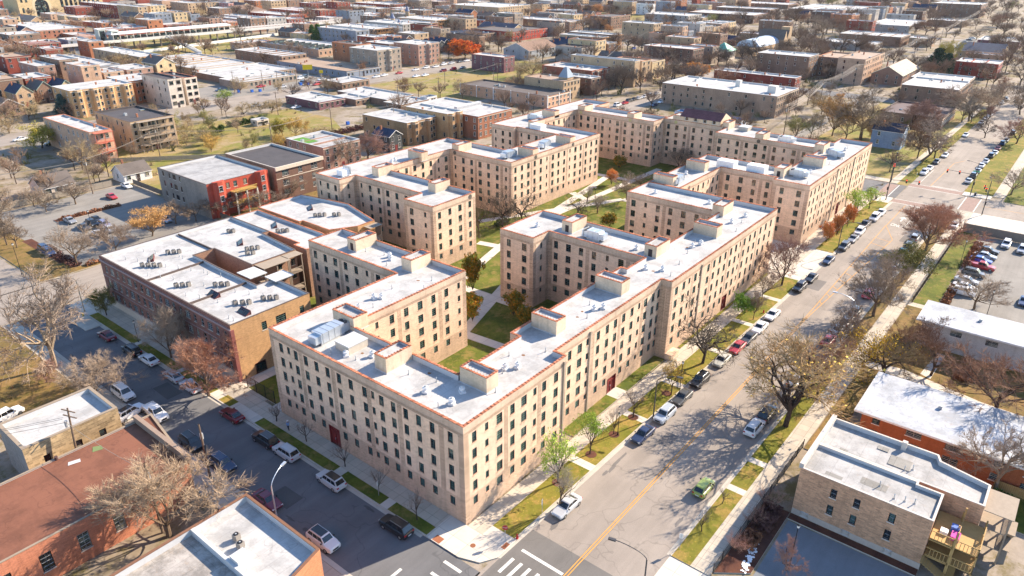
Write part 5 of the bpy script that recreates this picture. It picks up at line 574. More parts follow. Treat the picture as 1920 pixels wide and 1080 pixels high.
# ------------------------------------------------------------------ rooftop things
TF=[]
def unit(kind,x,y,z_,rz,label,s=1.0,group=None):
    key=('u',kind,s)
    if key not in WT:
        root=empty(kind,(0,0,-50),0)
        if kind=='rooftop_air_handler':
            m=MB(); L=5.2*s
            m.box(-L/2,-1.0,.35,L/2,1.0,1.9,0); m.box(-L/2-.9,-.8,.45,-L/2,.8,1.6,0); m.build('cabinet',[GALV],root)
            m=MB(); 
            for i in range(4): m.box(-L/2+1.1*i+.3,-1.04,.4,-L/2+1.1*i+.36,1.04,1.94,0)
            m.build('panel_seam',[GREYM],root)
            m=MB(); m.box(L/2,-.9,.3,L/2+1.2,.9,1.55,0); m.cyl((L/2+.6,-.4,1.55),(L/2+.6,-.4,1.75),.36,.36,12,1,True); m.cyl((L/2+.6,.42,1.55),(L/2+.6,.42,1.75),.36,.36,12,1,True); m.build('condenser_fan',[GALV,DARKM],root)
            m=MB(); m.box(-L/2,-.9,0,L/2,-.75,.35); m.box(-L/2,.75,0,L/2,.9,.35); m.build('skid',[GREYM],root)
        elif kind=='rooftop_white_unit':
            m=MB(); L=4.8*s; m.box(-L/2,-1.5*s**.5,.15,L/2,1.5*s**.5,2.3*s**.5,0); m.build('cabinet',[plain('white_unit',(.72,.75,.78),.5)],root)
            m=MB(); 
            for i in range(5): m.box(L/2-.02,-1.4+.6*i,.4,L/2+.05,-1.0+.6*i,2.3,0)
            m.build('louvre',[GREYM],root)
        elif kind=='condenser':
            m=MB(); m.box(-.33,-.33,.1,.33,.33,.82,0); m.build('cabinet',[plain('condenser_tan',(.26,.235,.21),.6)],root)
            m=MB(); m.cyl((0,0,.82),(0,0,.88),.29,.27,12,0,True); m.cyl((0,0,.88),(0,0,.90),.1,.1,8,1,True); m.build('fan_guard',[BLACKM,GREYM],root)
            m=MB(); m.box(-.32,-.32,0,-.22,.32,.1); m.box(.22,-.32,0,.32,.32,.1); m.build('leg',[GREYM],root)
        elif kind=='exhaust_fan':
            m=MB(); m.box(-.4,-.4,0,.4,.4,.3); m.cyl((0,0,.3),(0,0,.62),.24,.24,10,0); m.cyl((0,0,.62),(0,0,.85),.42,.36,12,0,True); m.build('fan_housing',[plain('white_fan',(.7,.7,.7),.5)],root)
            m=MB(); m.cyl((0,0,.85),(0,0,1.05),.2,.12,8,0,True); m.build('cap',[GREYM],root)
        elif kind=='vent_pipe':
            m=MB(); m.cyl((0,0,0),(0,0,.7),.06,.06,6,0,True); m.cyl((0,0,0),(0,0,.06),.2,.14,8,1); m.build('pipe',[GREYM,MEMBW],root)
            m=MB(); m.cyl((0,0,.7),(0,0,.8),.1,.02,6,0); m.build('cap',[GREYM],root)
        elif kind=='roof_curb_box':
            m=MB(); m.box(-1.7,-1.5,0,1.7,1.5,1.15,0); m.build('box_wall',[plain('tan_curb',(.52,.46,.38),.8)],root); m=MB(); m.box(-1.78,-1.58,1.15,1.78,1.58,1.28,0); m.build('lid',[MEMBW],root)
        elif kind=='skylight':
            m=MB(); m.poly([(-1.3,-.5,.1),(1.3,-.5,.1),(1.3,.5,.75),(-1.3,.5,.75)],0); m.build('glazing',[GLASS],root)
            m=MB(); m.box(-1.35,.5,0,1.35,.58,.78); m.poly([(-1.3,-.5,0),(-1.3,.5,0),(-1.3,.5,.75),(-1.3,-.5,.1)]); m.poly([(1.3,-.5,0),(1.3,.5,0),(1.3,.5,.75),(1.3,-.5,.1)]); m.box(-1.35,-.58,0,1.35,-.5,.12)
            for i in range(6): 
                x_=-1.3+2.6*i/5; m.poly([(x_-.04,-.5,.13),(x_+.04,-.5,.13),(x_+.04,.5,.78),(x_-.04,.5,.78)])
            m.build('frame',[plain('maroon_frame',(.13,.04,.04),.7)],root)
        WT[key]=root; o=root
    else: o=copy_tree(WT[key])
    o.location=(x,y,z_); o.rotation_euler=(0,0,rz); return tag(o,label,{'rooftop_air_handler':'air handler','rooftop_white_unit':'cooling unit','condenser':'air conditioner','exhaust_fan':'roof fan','vent_pipe':'vent pipe','roof_curb_box':'roof box','skylight':'skylight'}[kind],group)
ORD=['first','second','third','fourth','fifth','sixth','seventh','eighth','ninth','tenth','eleventh','twelfth','thirteenth','fourteenth','fifteenth','sixteenth','seventeenth','eighteenth','nineteenth','twentieth']
def ordn(i):
    if i<20: return ORD[i]
    n=i+1; s='th' if 10<n%100<14 else {1:'st',2:'nd',3:'rd'}.get(n%10,'th'); return f'{n}{s}'
unit('rooftop_air_handler',4.6,30.6,DECK,0.06,'silver rooftop air handler beside the tan box, near roof corner',.85)
unit('roof_curb_box',5.0,26.0,DECK,0,'tan roof box beside the long silver air handler')
unit('rooftop_air_handler',62.6,22.0,DECK,R(90),'silver air handler on the courtyard wing nearest the street',.55)
unit('rooftop_white_unit',59.5,94.5,DECK,R(0),'white-blue unit at the left end of the far left block',.5)
unit('rooftop_air_handler',99.0,73.5,DECK,0,'white ducted air handler behind the front stair house, far left block',.6)
unit('rooftop_air_handler',114.0,72.5,DECK,0.2,'silver air handler between two stair houses, far left block',.6)
unit('rooftop_white_unit',129.0,86.0,DECK,R(90),'big pale blue box unit on the far left block',.9)
unit('rooftop_air_handler',141.5,96.4,DECK,R(90),'grey air handler on the rear arm of the far left block',.6)
unit('rooftop_white_unit',126.4,22.8,DECK,R(90),'large white-blue cooling unit, left of the pair on the far right block',.95)
unit('rooftop_white_unit',127.0,15.0,DECK,R(90),'large white-blue cooling unit, right of the pair on the far right block',.95)
unit('rooftop_air_handler',131.0,5.6,DECK,R(90),'grey slanted air handler beside the stair house, far right block',.5)
unit('rooftop_air_handler',156.5,4.6,DECK,R(60),'grey air handler in the middle of the far right street wing',.6)
unit('rooftop_air_handler',164.0,20.5,DECK,R(90),'silver air handler on the rear wing of the far right block',.55)
unit('rooftop_air_handler',106.5,26.8,DECK,0.1,'white ducted air handler on the low link of the far right block',.6)
unit('roof_curb_box',171.5,36.5,DECK,0,'pale roof box behind the dark mansard')
fs=[(8.5*0+5.1,21.7),(6.1,19.9),(2.8,24.6),(3.4,9.6),(3.6,5.2),(6.3,5.9),(14.2,5.2),(15.5,4.1),(17.5,35.4),(18.4,34.6),(13.6,34.5),(36.6,5.4),(38.0,4.6),(57.2,4.4),(55.8,7.0),(70.6,5.2),(73.0,4.6),(82.2,5.4),(88.2,5.0),(93.6,4.3),(31.0,46.5),(30.2,45.3),(61.0,35.0),(63.0,13.0),(75.2,94),(77.0,94.6),(96,27.0),(97,14.0),(88,95),(110,3.6+68),(150,5.2),(136,4.6),(165,4.5),(115,28.6)]
fs.sort()
for i,(x,y) in enumerate(fs): unit('exhaust_fan',x,y,DECK,rnd.uniform(0,3),f'white mushroom roof fan, {ordn(i)} from the near corner of the tan complex',1.0,'roof fans on the tan complex')
vs=[(9+ i*4.1,2.6+((i*37)%5)*1.1) for i in range(8)]+[(2+((i*29)%5),6+i*4.2) for i in range(7)]+[(12+i*3.3,31.8+((i*13)%4)*1.4) for i in range(6)]+[(56+i*5.6,2.2+((i*31)%5)*1.2) for i in range(8)]+[(126+i*7,2+((i*31)%4)*1.3) for i in range(7)]+[(28+((i*7)%4),44+i*4) for i in range(4)]
vs.sort()
for i,(x,y) in enumerate(vs): unit('vent_pipe',x,y,DECK,0,f'thin grey vent pipe, {ordn(i)} from the near corner of the tan complex',1.0,'vent pipes on the tan complex')
stainm=plain('rust_stain',(.22,.11,.05),.9)
for x,y in ((1.6*3,23.5),(7,12.5),(18.6,5.6),(33,6.2),(35,6.6),(29.5,7.9),(56,5.6),(48.5,6.2),(70,6),(27,35)):
    m=MB(); m.prism([(x+.28*math.cos(t*math.pi/5)*rnd.uniform(.6,1.2),y+.28*math.sin(t*math.pi/5)*rnd.uniform(.6,1.2)) for t in range(10)],DECK-.01,DECK+.012); o=m.build('roof_drain',stainm,r1); o.location=(-r1.location.x,-r1.location.y,0)

# ------------------------------------------------------------------ generic buildings of the neighbourhood
def ribbon_rows(h,par): 
    n=max(1,round((h-.9)/2.75)); st=(h-par-.3)/n
    return [(.45+st*k+st*.30,min(1.45,st*.55)) for k in range(n)]
def porch(root,x0,x1,y,h,mat,floors,depth=2.0,cover=True):
    m=MB(); st=h/floors
    n=max(2,int((x1-x0)/2.6)+1)
    for i in range(n):
        x=x0+(x1-x0)*i/(n-1); m.box(x-.09,y-depth,0,x+.09,y-depth+.18,h-.3)
    for k in range(1,floors):
        z_=k*st-.2; m.box(x0-.1,y-depth,z_-.14,x1+.1,y-.02,z_)
        m.box(x0,y-depth,z_+.95,x1,y-depth+.08,z_+1.03); m.box(x0,y-depth,z_+.1,x1,y-depth+.06,z_+.18)
        for q in range(int((x1-x0)/.3)): xx=x0+.15+.3*q; m.box(xx,y-depth+.01,z_+.1,xx+.05,y-depth+.06,z_+1.0)
        # flight of stairs
        s=1 if k%2 else -1; xa,xb=((x0+.4,x0+3.2) if s>0 else (x0+3.2,x0+.4))
        if x1-x0>4:
            m.poly([(xa,y-depth-.75,z_-st),(xa,y-depth-.05,z_-st),(xb,y-depth-.05,z_),(xb,y-depth-.75,z_)])
            m.box(min(xa,xb),y-depth-.78,z_-.1,max(xa,xb),y-depth-.05,z_)
    if cover: m.box(x0-.2,y-depth-.2,h-.35,x1+.2,y-.02,h-.25)
    return m.build('porch',[mat],root)
def rooftop_clutter(root,x1,y1,z_,n,seed):
    rr=random.Random(seed)
    for i in range(n):
        x=rr.uniform(1,max(1.1,x1-1));y=rr.uniform(1,max(1.1,y1-1)); k=rr.random(); m=MB()
        if k<.35: m.box(x-.3,y-.3,z_,x+.3,y+.3,z_+rr.uniform(.9,1.5)); nm,mt='chimney',wallm('rust')
        elif k<.8: m.box(x-.45,y-.45,z_,x+.45,y+.45,z_+.9); m.cyl((x,y,z_+.9),(x,y,z_+.98),.36,.36,8); nm,mt='roof_unit',GREYM
        else: m.box(x-.9,y-.5,z_,x+.9,y+.5,z_+.35); nm,mt='roof_hatch',GLASS
        m.build(nm,[mt],root)
def building(kind,x0,y0,x1,y1,h,wk,rk,o,label):
    wx,wy=x1-x0,y1-y0; nm={'flat':'flat_roofed_building','gable':'gabled_house','saw':'sawtooth_workshop'}[kind]
    root=empty(nm,(x0,y0,0),0,label,'house' if kind=='gable' else 'building'); wm=wallm(wk); rr=random.Random(int(x0*7+y0))
    far=o.get('far'); dist=math.hypot(x0-CAM.x,y0-CAM.y); small=dist>430
    pts=[(0,0),(wx,0),(wx,wy),(0,wy)]
    style='w' if wk in('redbrick','redbright','white','blue','pink','redfront','peach','brownpink') else ('d' if rr.random()<.5 else 'w')
    par=.0 if kind=='gable' else .55
    if kind in('flat','saw'):
        m=MB()
        for k in range(4):
            a,b=pts[k],pts[(k+1)%4]; m.poly([(*a,0),(*b,0),(*b,h),(*a,h)],0)
        cm={'white':MEMBW,'greywhite':MEMBW}.get(rk,plain('dark_coping',(.12,.09,.08),.7)) if rr.random()<.86 else TERRA
        ins=parapet(m,pts,h,h-par,.3,2,1,over=.05)
        m.build('wall',[wm,cm,MEMBW if rk in('white','greywhite') else roofm(rk)],root)
        r=MB(); r.flat(ins,h-par,0)
        if kind=='flat' and wy>16:
            k=int(wy/9)
            for i in range(1,k+1):
                yy=wy*i/(k+1); 
                if rk in('white','greywhite') and rr.random()<.65: r.box(.3,yy-.15,h-par,wx-.3,yy+.15,h-par+rr.uniform(.2,.5),1)
        r.build('roof',[roofm(rk),wm if rr.random()<.3 else MEMBW],root)
        # parapet cornice on the lit front
        c=MB(); c.box(-.06,-.14,h-.75,wx+.06,-.003,h-.55); c.build('cornice',[plain('pale_trim',(.5,.44,.36),.8) if o.get('trim') is None else WHITE],root)
        if kind=='saw':
            s=MB(); n=9
            for i in range(n):
                ya=wy*i/n;yb=wy*(i+1)/n; s.poly([(.4,ya,h-par),(wx*.55,ya,h-par),(wx*.55,ya+.05,h+1.1),(.4,ya+.05,h+1.1)],1); s.poly([(.4,ya+.05,h+1.1),(wx*.55,ya+.05,h+1.1),(wx*.55,yb,h-par),(.4,yb,h-par)],0); 
                for X in (.4,wx*.55): s.poly([(X,ya,h-par),(X,yb,h-par),(X,ya+.05,h+1.1)],0)
            s.build('sawtooth_roof',[MEMBW,GLASS],root)
    else:
        ry=o.get('ridge')=='y'; rise=min(4.2,(wx if ry else wy)*.5*(.95 if o.get('steep') else .62)); m=MB()
        for k in range(4):
            a,b=pts[k],pts[(k+1)%4]; m.poly([(*a,0),(*b,0),(*b,h),(*a,h)],0)
        if ry:
            for yy in (0,wy): m.poly([(0,yy,h),(wx,yy,h),(wx/2,yy,h+rise)],0)
        else:
            for xx in (0,wx): m.poly([(xx,0,h),(xx,wy,h),(xx,wy/2,h+rise)],0)
        m.build('wall',[wm],root); r=MB(); e=.3; th=.14
        if ry:
            sl_=rise/(wx/2)
            for s in (0,1):
                xa=-e if s==0 else wx+e; za=h-sl_*e
                r.poly([(xa,-e,za+th),(xa,wy+e,za+th),(wx/2,wy+e,h+rise+th),(wx/2,-e,h+rise+th)],0); r.poly([(xa,-e,za),(xa,wy+e,za),(xa,wy+e,za+th),(xa,-e,za+th)],1)
                for yy in(-e,wy+e): r.poly([(xa,yy,za-.1),(xa,yy,za+th),(wx/2,yy,h+rise+th),(wx/2,yy,h+rise-.1)],1)
        else:
            sl_=rise/(wy/2)
            for s in (0,1):
                ya=-e if s==0 else wy+e; za=h-sl_*e
                r.poly([(-e,ya,za+th),(wx+e,ya,za+th),(wx+e,wy/2,h+rise+th),(-e,wy/2,h+rise+th)],0); r.poly([(-e,ya,za),(wx+e,ya,za),(wx+e,ya,za+th),(-e,ya,za+th)],1)
                for xx in(-e,wx+e): r.poly([(xx,ya,za-.1),(xx,ya,za+th),(xx,wy/2,h+rise+th),(xx,wy/2,h+rise-.1)],1)
        rf=r.build('roof',[roofm(rk),plain('green_trim',(.35,.5,.42),.7) if o.get('steep') else WHITE],root)
        ch=MB(); ch.box(wx*.3,wy*.7,h,wx*.3+.6,wy*.7+.6,h+rise+.9); ch.build('chimney',[wallm('rust')],rf)
    # windows
    rows=ribbon_rows(h,par)
    if far:
        rows=rows[-2:]
    def put(x,y,z_,wd,ht,nx,ny,par_=None): link('window',window_mesh(wd,ht,style,.015,True)[1],par_ or root,(x+nx*.03,y+ny*.03,z_),facing(nx,ny))
    nb=o.get('bay',0)
    if nb:
        bw=min(3.0,wx/nb*.62)
        for b in range(nb):
            cx=wx*(b+.5)/nb; m=MB(); q=[(cx-bw/2,0),(cx-bw/2+.25,-.75),(cx-bw/4,-1.1),(cx+bw/4,-1.1),(cx+bw/2-.25,-.75),(cx+bw/2,0)]
            m.prism(q,0,h+.02,0,1); m.prism([(p[0]+(p[0]-cx)*.05,p[1]*1.08) for p in q],h-.8,h-.45,1,1)
            by=m.build('bay',[wm,plain('pale_stone',(.58,.46,.34),.8)],root)
            for zc,ht in rows: put(cx,-1.1,zc+ht/2,.85,ht,0,-1,by)
    sx=2.5 if not small else 3.4
    if far: sx=3.6
    n=max(1,int((wx-.8)/sx))
    if wk=='pale' and wx<9: n=2
    if not o.get('porch') or wx>12:
        for i in range(n):
            x=wx*(i+.5)/n
            if nb and any(abs(x-wx*(b+.5)/nb)<1.9 for b in range(nb)): continue
            for zc,ht in rows:
                if rr.random()<.08: continue
                put(x,0,zc+ht/2,1.0 if wk!='pale' else 1.7,ht,0,-1)
    if h>3.6 or rr.random()<.5:
        n=max(1,int((wy-1)/(3.6 if dist<330 else 4.6))) if not far else 3
        for i in range(n):
            y=wy*(i+.5)/n+rr.uniform(-.4,.4)
            for zc,ht in rows:
                if rr.random()<(.28 if n>3 else .1): continue
                put(0,y,zc+ht/2,.85,ht,-1,0)
    d=MB(); dx=wx*.5+(.0 if nb!=1 else 2); dx=min(dx,wx-.8); d.box(dx-.5,-.05,0,dx+.5,.02,2.1); d.box(dx-.6,-.07,2.1,dx+.6,.02,2.25); dd=d.build('door',[DOORR if rr.random()<.4 else FRAMED],root)
    if o.get('porch'):
        porch(root,wx*.12,wx*.9,0,h,{'red':REDW,'grey':WOODG,'tan':WOODP}[o['porch']],len(rows))
        for zc,ht in rows:
            for f_ in (.25,.5,.75): put(wx*f_,0,zc+ht/2,.85,ht,0,-1)
    if kind=='flat': rooftop_clutter(root,wx,wy,h-par,min(7,o.get('units',1+int(wx*wy/160))),int(x0*3+y1))
    if o.get('pent'):
        for xx,yy,s in ((wx*.55,wy*.42,2.2),(wx*.35,wy*.08,3.6)):
            m=MB(); m.box(xx,yy,h-par,xx+s,yy+s,h+2.4); m.build('roof_box',[plain('pale_box',(.62,.60,.56),.8)],root)
    if o.get('clere'):
        m=MB(); m.box(wx*.25,wy*.42,h-par,wx-1,wy*.42+1.8,h+.9); cl=m.build('clerestory',[MEMBW],root)
        for i in range(8): link('window',window_mesh(1.1,.6,'d',.015)[1],cl,(wx*.25+.9+(wx*.75-2)*i/8+.4,wy*.42-.02+.03,h+.3),facing(0,-1))
    if o.get('turret'):
        m=MB(); cx,cy=wx*.75,wy*.25; m.prism(rect(cx-2.6,cy-2.6,cx+2.6,cy+2.6),h-par,h+.4,1,1); 
        q=[(cx-2.8,cy-2.8,h+.4),(cx+2.8,cy-2.8,h+.4),(cx+2.8,cy+2.8,h+.4),(cx-2.8,cy+2.8,h+.4)]; t=[(cx-.7,cy-.7,h+5),(cx+.7,cy-.7,h+5),(cx+.7,cy+.7,h+5),(cx-.7,cy+.7,h+5)]
        for i in range(4): m.poly([q[i],q[(i+1)%4],t[(i+1)%4],t[i]],0)
        m.poly(t,0); m.build('turret_roof',[plain('slate_blue',(.24,.30,.37),.7),wm],root)
    if o.get('trim')=='white':
        m=MB()
        for i in range(6): yy=wy*i/5; m.box(-.18,yy-.2,0,.0,yy+.2,h+.5)
        for i in range(3): xx=wx*i/2; m.box(xx-.2,-.18,0,xx+.2,0,h+.5)
        m.build('pilaster',[WHITE],root)
    return root
for b in BLD: building(*b)
# ------------------------------------------------------------------ hand-built neighbours
def outline_building(name,outline,h,label,walls,roofk,cop,win,par=.6,base=None,cat='apartment building',deckwall=None,th=.2):
    """win: {edge:(list of (u,width),rows,style)}"""
    root=empty(name,(outline[0][0],outline[0][1],0),0,label,cat); ox,oy=outline[0]; T=lambda p:(p[0]-ox,p[1]-oy); n=len(outline)
    wl=MB(); mats=[]
    def mi(m):
        if m not in mats: mats.append(m)
        return mats.index(m)
    rv=mi(REVEAL); sill=mi(PAVEL); wins=[]
    for i in range(n):
        a=Vector(outline[i]);b=Vector(outline[(i+1)%n]);u=(b-a).normalized();L=(b-a).length;nn=Vector((u.y,-u.x)); wm=mi(walls.get(i,walls['*'])); hs=[]
        if i in win:
            cl,rows,style=win[i]
            for c,wd in cl:
                for za,zb in rows:
                    hs.append((c-wd/2,c+wd/2,za,zb)); q=a+u*c; wins.append((q,(za+zb)/2,wd,zb-za,nn,style))
        bm_=mi(base) if base else wm
        wall_holes(wl,T(a),T(b),0,h,hs,lambda uc,zc:bm_ if zc<1.7 and base else wm,(1.7,) if base else (),(),.22,rv,sill)
    wl.build('wall',mats,root)
    c=MB(); ins=parapet(c,[T(p) for p in outline],h,h-par,th,1,0,ch=.07,over=.03); c.build('parapet_coping',[cop,deckwall or MEMBW],root)
    r=MB(); r.flat(ins,h-par); r.build('roof',[roofm(roofk)],root)
    for q,zc,wd,ht,nn,style in wins: link('window',window_mesh(wd,ht,style,.1)[1],root,(q.x-ox,q.y-oy,zc),facing(nn.x,nn.y))
    return root
DARKRED=brick('dark_red_brick',(.23,.10,.08),.4,.13,.2,.2,mortar=(.24,.16,.14)); COMMON=brick('common_brick',(.50,.30,.15),.4,.13,.16,.2); COMMON2=brick('common_brown_brick',(.33,.20,.14),.4,.13,.2,.25)
R3=[(2.0,3.4),(4.9,6.4),(7.8,9.2)]
front_cols=[(2.2+2.35*i,1.5 if i%3==1 else .85) for i in range(20)]
fl=outline_building('brown_apartment_building',[(.7,97.8),(.7,51.4),(16.2,51.4),(16.2,61.6),(12.4,61.6),(12.4,74.0),(12.6,79.2),(12.6,83.4),(17.0,83.4),(17.0,70.2),(27.0,70.2),(28.2,83.4),(29.8,83.4),(29.8,97.8)],10.8,
 'dark brown brick three-storey block along the side street, white roofs',{0:DARKRED,1:COMMON,'*':COMMON2},'white',plain('dark_coping',(.12,.09,.08),.7),
 {0:(front_cols[:-1],R3,'w'),1:([(6.0,.95),(9.3,2.0),(13.6,.9)],[(7.6,9.1)],'g'),9:([(2,1.0),(6,.8),(9,.9)],R3,'g'),2:([(2,.9),(5,.9)],R3,'w'),10:([(5,.9)],R3,'w')},base=None)
for u_,za,zb,wd in ((9.9,5.0,6.5,1.0),(10.9,2.3,3.8,1.0),(11.6,.3,1.3,2.4),(4.2,.4,2.1,1.8)): link('window',window_mesh(wd,zb-za,'g',.02,True)[1],fl,(u_,51.4-97.8-.02,(za+zb)/2),facing(0,-1))
m=MB(); 
for zz,t in ((9.75,.35),(6.75,.14),(4.1,.12),(1.7,.2)): m.box(-.16 if zz>9 else -.08,-46.42,zz,.0,0,zz+t)
m.build('stone_band',[plain('purple_stone',(.32,.24,.24),.8)],fl)
m=MB(); m.box(-.12,-46.5,0,.5,-45.9,9.9); m.build('corner_pier',[plain('pier_red',(.26,.09,.08),.8)],fl)
m=MB(); m.box(-.05,-46.35,0,-.004,-.05,1.65); m.build('stone_plinth',[plain('plinth_stone',(.50,.42,.36),.85)],fl)
m=MB() # dividing parapets on the roof
for a in ((0.3,-18.2,12.2,-18.05),(0.3,-33.2,12.2,-33.05),(16.2,-14.0,16.4,-.3)): m.box(a[0],a[1],10.2,a[2],a[3],10.6,0)
m.build('roof_parapet',[plain('dark_coping',(1,1,1))],fl)
def porch_stack(root,x0,x1,y,h,mat,dep=2.2): return porch(root,x0,x1,y,h,mat,3,dep)
ps=porch(fl,17.0,22.6,-27.6,10.9,WOODG,3,3.0); porch(fl,22.8,26.0,-27.6,10.9,WOODG,3,2.2)
sh=MB(); sh.box(0,0,0,3.6,4.4,.14); so=sh.build('porch_roof',[MEMBW],fl,(12.2,-33.4,10.9))
sh=MB(); sh.box(0,0,0,4.0,3.4,.14); so=sh.build('porch_roof',[MEMBW],fl,(14.4,-38,10.9))
outline_building('brown_apartment_building',[(29.9,97.9),(29.9,73.2),(28.6,73.2),(28.6,68.9),(35.4,68.9),(36.6,74),(36.6,97.9)],10.6,'middle brown brick wing with terracotta-edged white roof behind the side street block',{'*':COMMON2},'white',TERRA,{0:([(4+3.2*i,.9) for i in range(6)],R3,'w'),3:([(2,.9),(4.8,.9)],R3,'w')})
w4=outline_building('brown_apartment_building',[(37.7,99.6),(37.7,83.6),(38.6,83.6),(38.6,74.4),(44.0,71.4),(48.9,71.4),(52.6,84.8),(51.2,93.7),(50,99.6)],10.6,'far brown brick wing with skylight and blue-edged white roof next to the left wing',{'*':COMMON},'white',TERRA,{0:([(4,.9),(8,.9),(12,.9)],R3,'w'),4:([(2.4,1.4)],R3,'w')})
porch(w4,8.0,11.2,-28.3,10.4,WOODG,3,2.0)
COND=[(4.0,87),(4.7,86.1),(5.4,85.2),(6.1,84.3),(11.2,88.6),(12.0,88.0),(10.4,89.4),(3.4,73.2),(4.2,72.5),(5.0,71.8),(8.0,68.0),(8.8,67.3),(9.5,66.5),(6.1,58.5),(7.0,57.7),(7.8,57.0),(10.2,56.4),(11.0,55.6),(11.8,54.9),(21.3,78.6),(22.2,78.2),(23.1,77.6),(20.1,76.6),(21,76),(24.6,90.6),(25.3,90),(31.6,83.0),(32.4,82.3),(33.1,81.7),(43,85),(43.8,84.4),(44.6,83.7),(46,82),(46.8,81.3)]
COND.sort(key=lambda p:(p[0]-CAM.x)**2+(p[1]-CAM.y)**2)
for i,(x,y) in enumerate(COND): unit('condenser',x,y,10.2 if x<29.8 else 10.0,rnd.uniform(-.1,.1),f'dark round-topped air conditioner on the brown block roofs, {ordn(i)} nearest the street corner',1.0,'air conditioners on the brown block')
for x,y,rz,l in ((5.6,64.6*1.0,R(90),'middle front roof'),(5.2,54.6,R(90),'front roof by the wall'),(6.8,89.2,R(60),'front left roof'),(22.6,83.2,R(60),'second row roof'),(33.4,87,R(60),'middle wing roof'),(45.6,90.5,R(60),'far wing roof')): unit('skylight',x,y,10.15 if x<29.8 else 9.95,rz+math.pi,f'slanted dark red skylight on the {l} of the brown block')
VP=[(2.6+((i*17)%9)*1.05,53.5+((i*23)%31)*1.36) for i in range(30)]; VP.sort()
for i,(x,y) in enumerate(VP): unit('vent_pipe',x,y,10.2,0,f'small white vent on the brown block roof, {ordn(i)} counting back from the side street',1.0,'vents on the brown block')

# the buildings at the lower right
RBW=brick('rb_brick',(.60,.335,.20),.5,.18,.25,.25,mortar=(.62,.42,.28))
# holes are only for windows in the long wall
rb=outline_building('two_flat_building',[(27.9,-31.1),(27.9,-46.0),(33.6,-46.0),(33.6,-43.2),(34.2,-43.2),(34.2,-31.1)],7.4,'brick two-flat with windowed long wall beside the blue-shaded lot',{'*':RBW},'greywhite',plain('pale_coping',(.55,.5,.45),.8),
 {0:([(4.3,.72),(7.0,.72),(10.9,.72)],[(4.9,6.2),(2.3,3.7)],'w')},par=.4)
m=MB(); m.box(-.05,-14.95,0,-.004,0,1.0); m.build('stone_plinth',[plain('plinth_stone',(1,1,1))],rb)
for u_ in (1.6,6.6,11.4): link('window',window_mesh(.8,.5,'w',.02,True)[1],rb,(-.06,-u_,.75),facing(-1,0))
rb2=outline_building('two_flat_building',[(34.3,-31.2),(34.3,-50.1),(38.9,-50.1),(40.2,-44.5),(41.4,-44.0),(41.4,-31.2)],7.4,'brick two-flat with long pale roof in front of the orange brick building',{'*':RBW},'greywhite',plain('pale_coping',(1,1,1)),{},par=.6)
m=MB(); m.box(-6.3,-.2,7.2,-.1,.35,7.95); m.box(-.1,-.2,7.2,7,.35,7.95); m.build('front_parapet',[plain('pale_coping',(1,1,1))],rb2)
pm=roofmat('old_patch',(.27,.26,.24),.4,.12)
for r_,L in ((rb,((2.2,-9.4,3.6,-6.4),(1.2,-4.6,1.9,-2.6))),(rb2,((2.0,-10.5,4.2,-8.0),(4.4,-7.5,5.3,-6.2),(1.0,-3.4,1.6,-2.4)))):
    m=MB()
    for a in L: m.box(a[0],a[1],6.9,a[2],a[3],7.012 if r_ is rb else 6.812,0)
    m.build('roof_patch',[pm],r_)
m=MB(); m.box(6.2,-9.2,6.8,6.8,-8.6,8.0); m.build('chimney',[plain('pale_coping',(1,1,1))],rb2)
for i,(x,y) in enumerate(((29.6,-41.5),(29.9,-42.6),(30.2,-43.6),(30.9,-39.6),(36.2,-41.2),(37,-42.0))): unit('vent_pipe',x,y,7.0 if i<4 else 6.8,0,f'vent pipe on the two-flat roofs, {ordn(i)} from the lot',1.0,'vents on the two-flats')
WOODY=plain('new_timber',(.46,.29,.11),.75)
porch(rb,.4,5.4,-14.95,7.3,WOODY,3,2.6,False)
def deck(root):
    m=MB()
    for z_ in (2.4,4.9):
        m.box(.3,-19.8,z_-.12,5.9,-15.0,z_)
        for q in range(16): m.box(.3+.36*q,-19.8,z_,.36+.36*q,-19.74,z_+1)
        m.box(.3,-19.82,z_+.95,5.9,-19.72,z_+1.05); m.box(.3,-19.8,z_+.95,.38,-15,z_+1.05)
        for q in range(13): m.box(.3,-19.8+.36*q,z_,.36,-19.74+.36*q,z_+1)
    for x in (.3,3,5.8):
        for y in (-19.8,-17.4): m.box(x,y,0,x+.16,y+.16,6.0)
    for k in range(14): m.box(-1.3,-19.3+.32*k,.17*k,-.1+.2,-19.0+.32*k,.17*k+.06)
    m.build('porch',[WOODY],root)
deck(rb)
porch(rb2,.2,4.5,-18.95,7.2,WOODG,3,2.8,True)
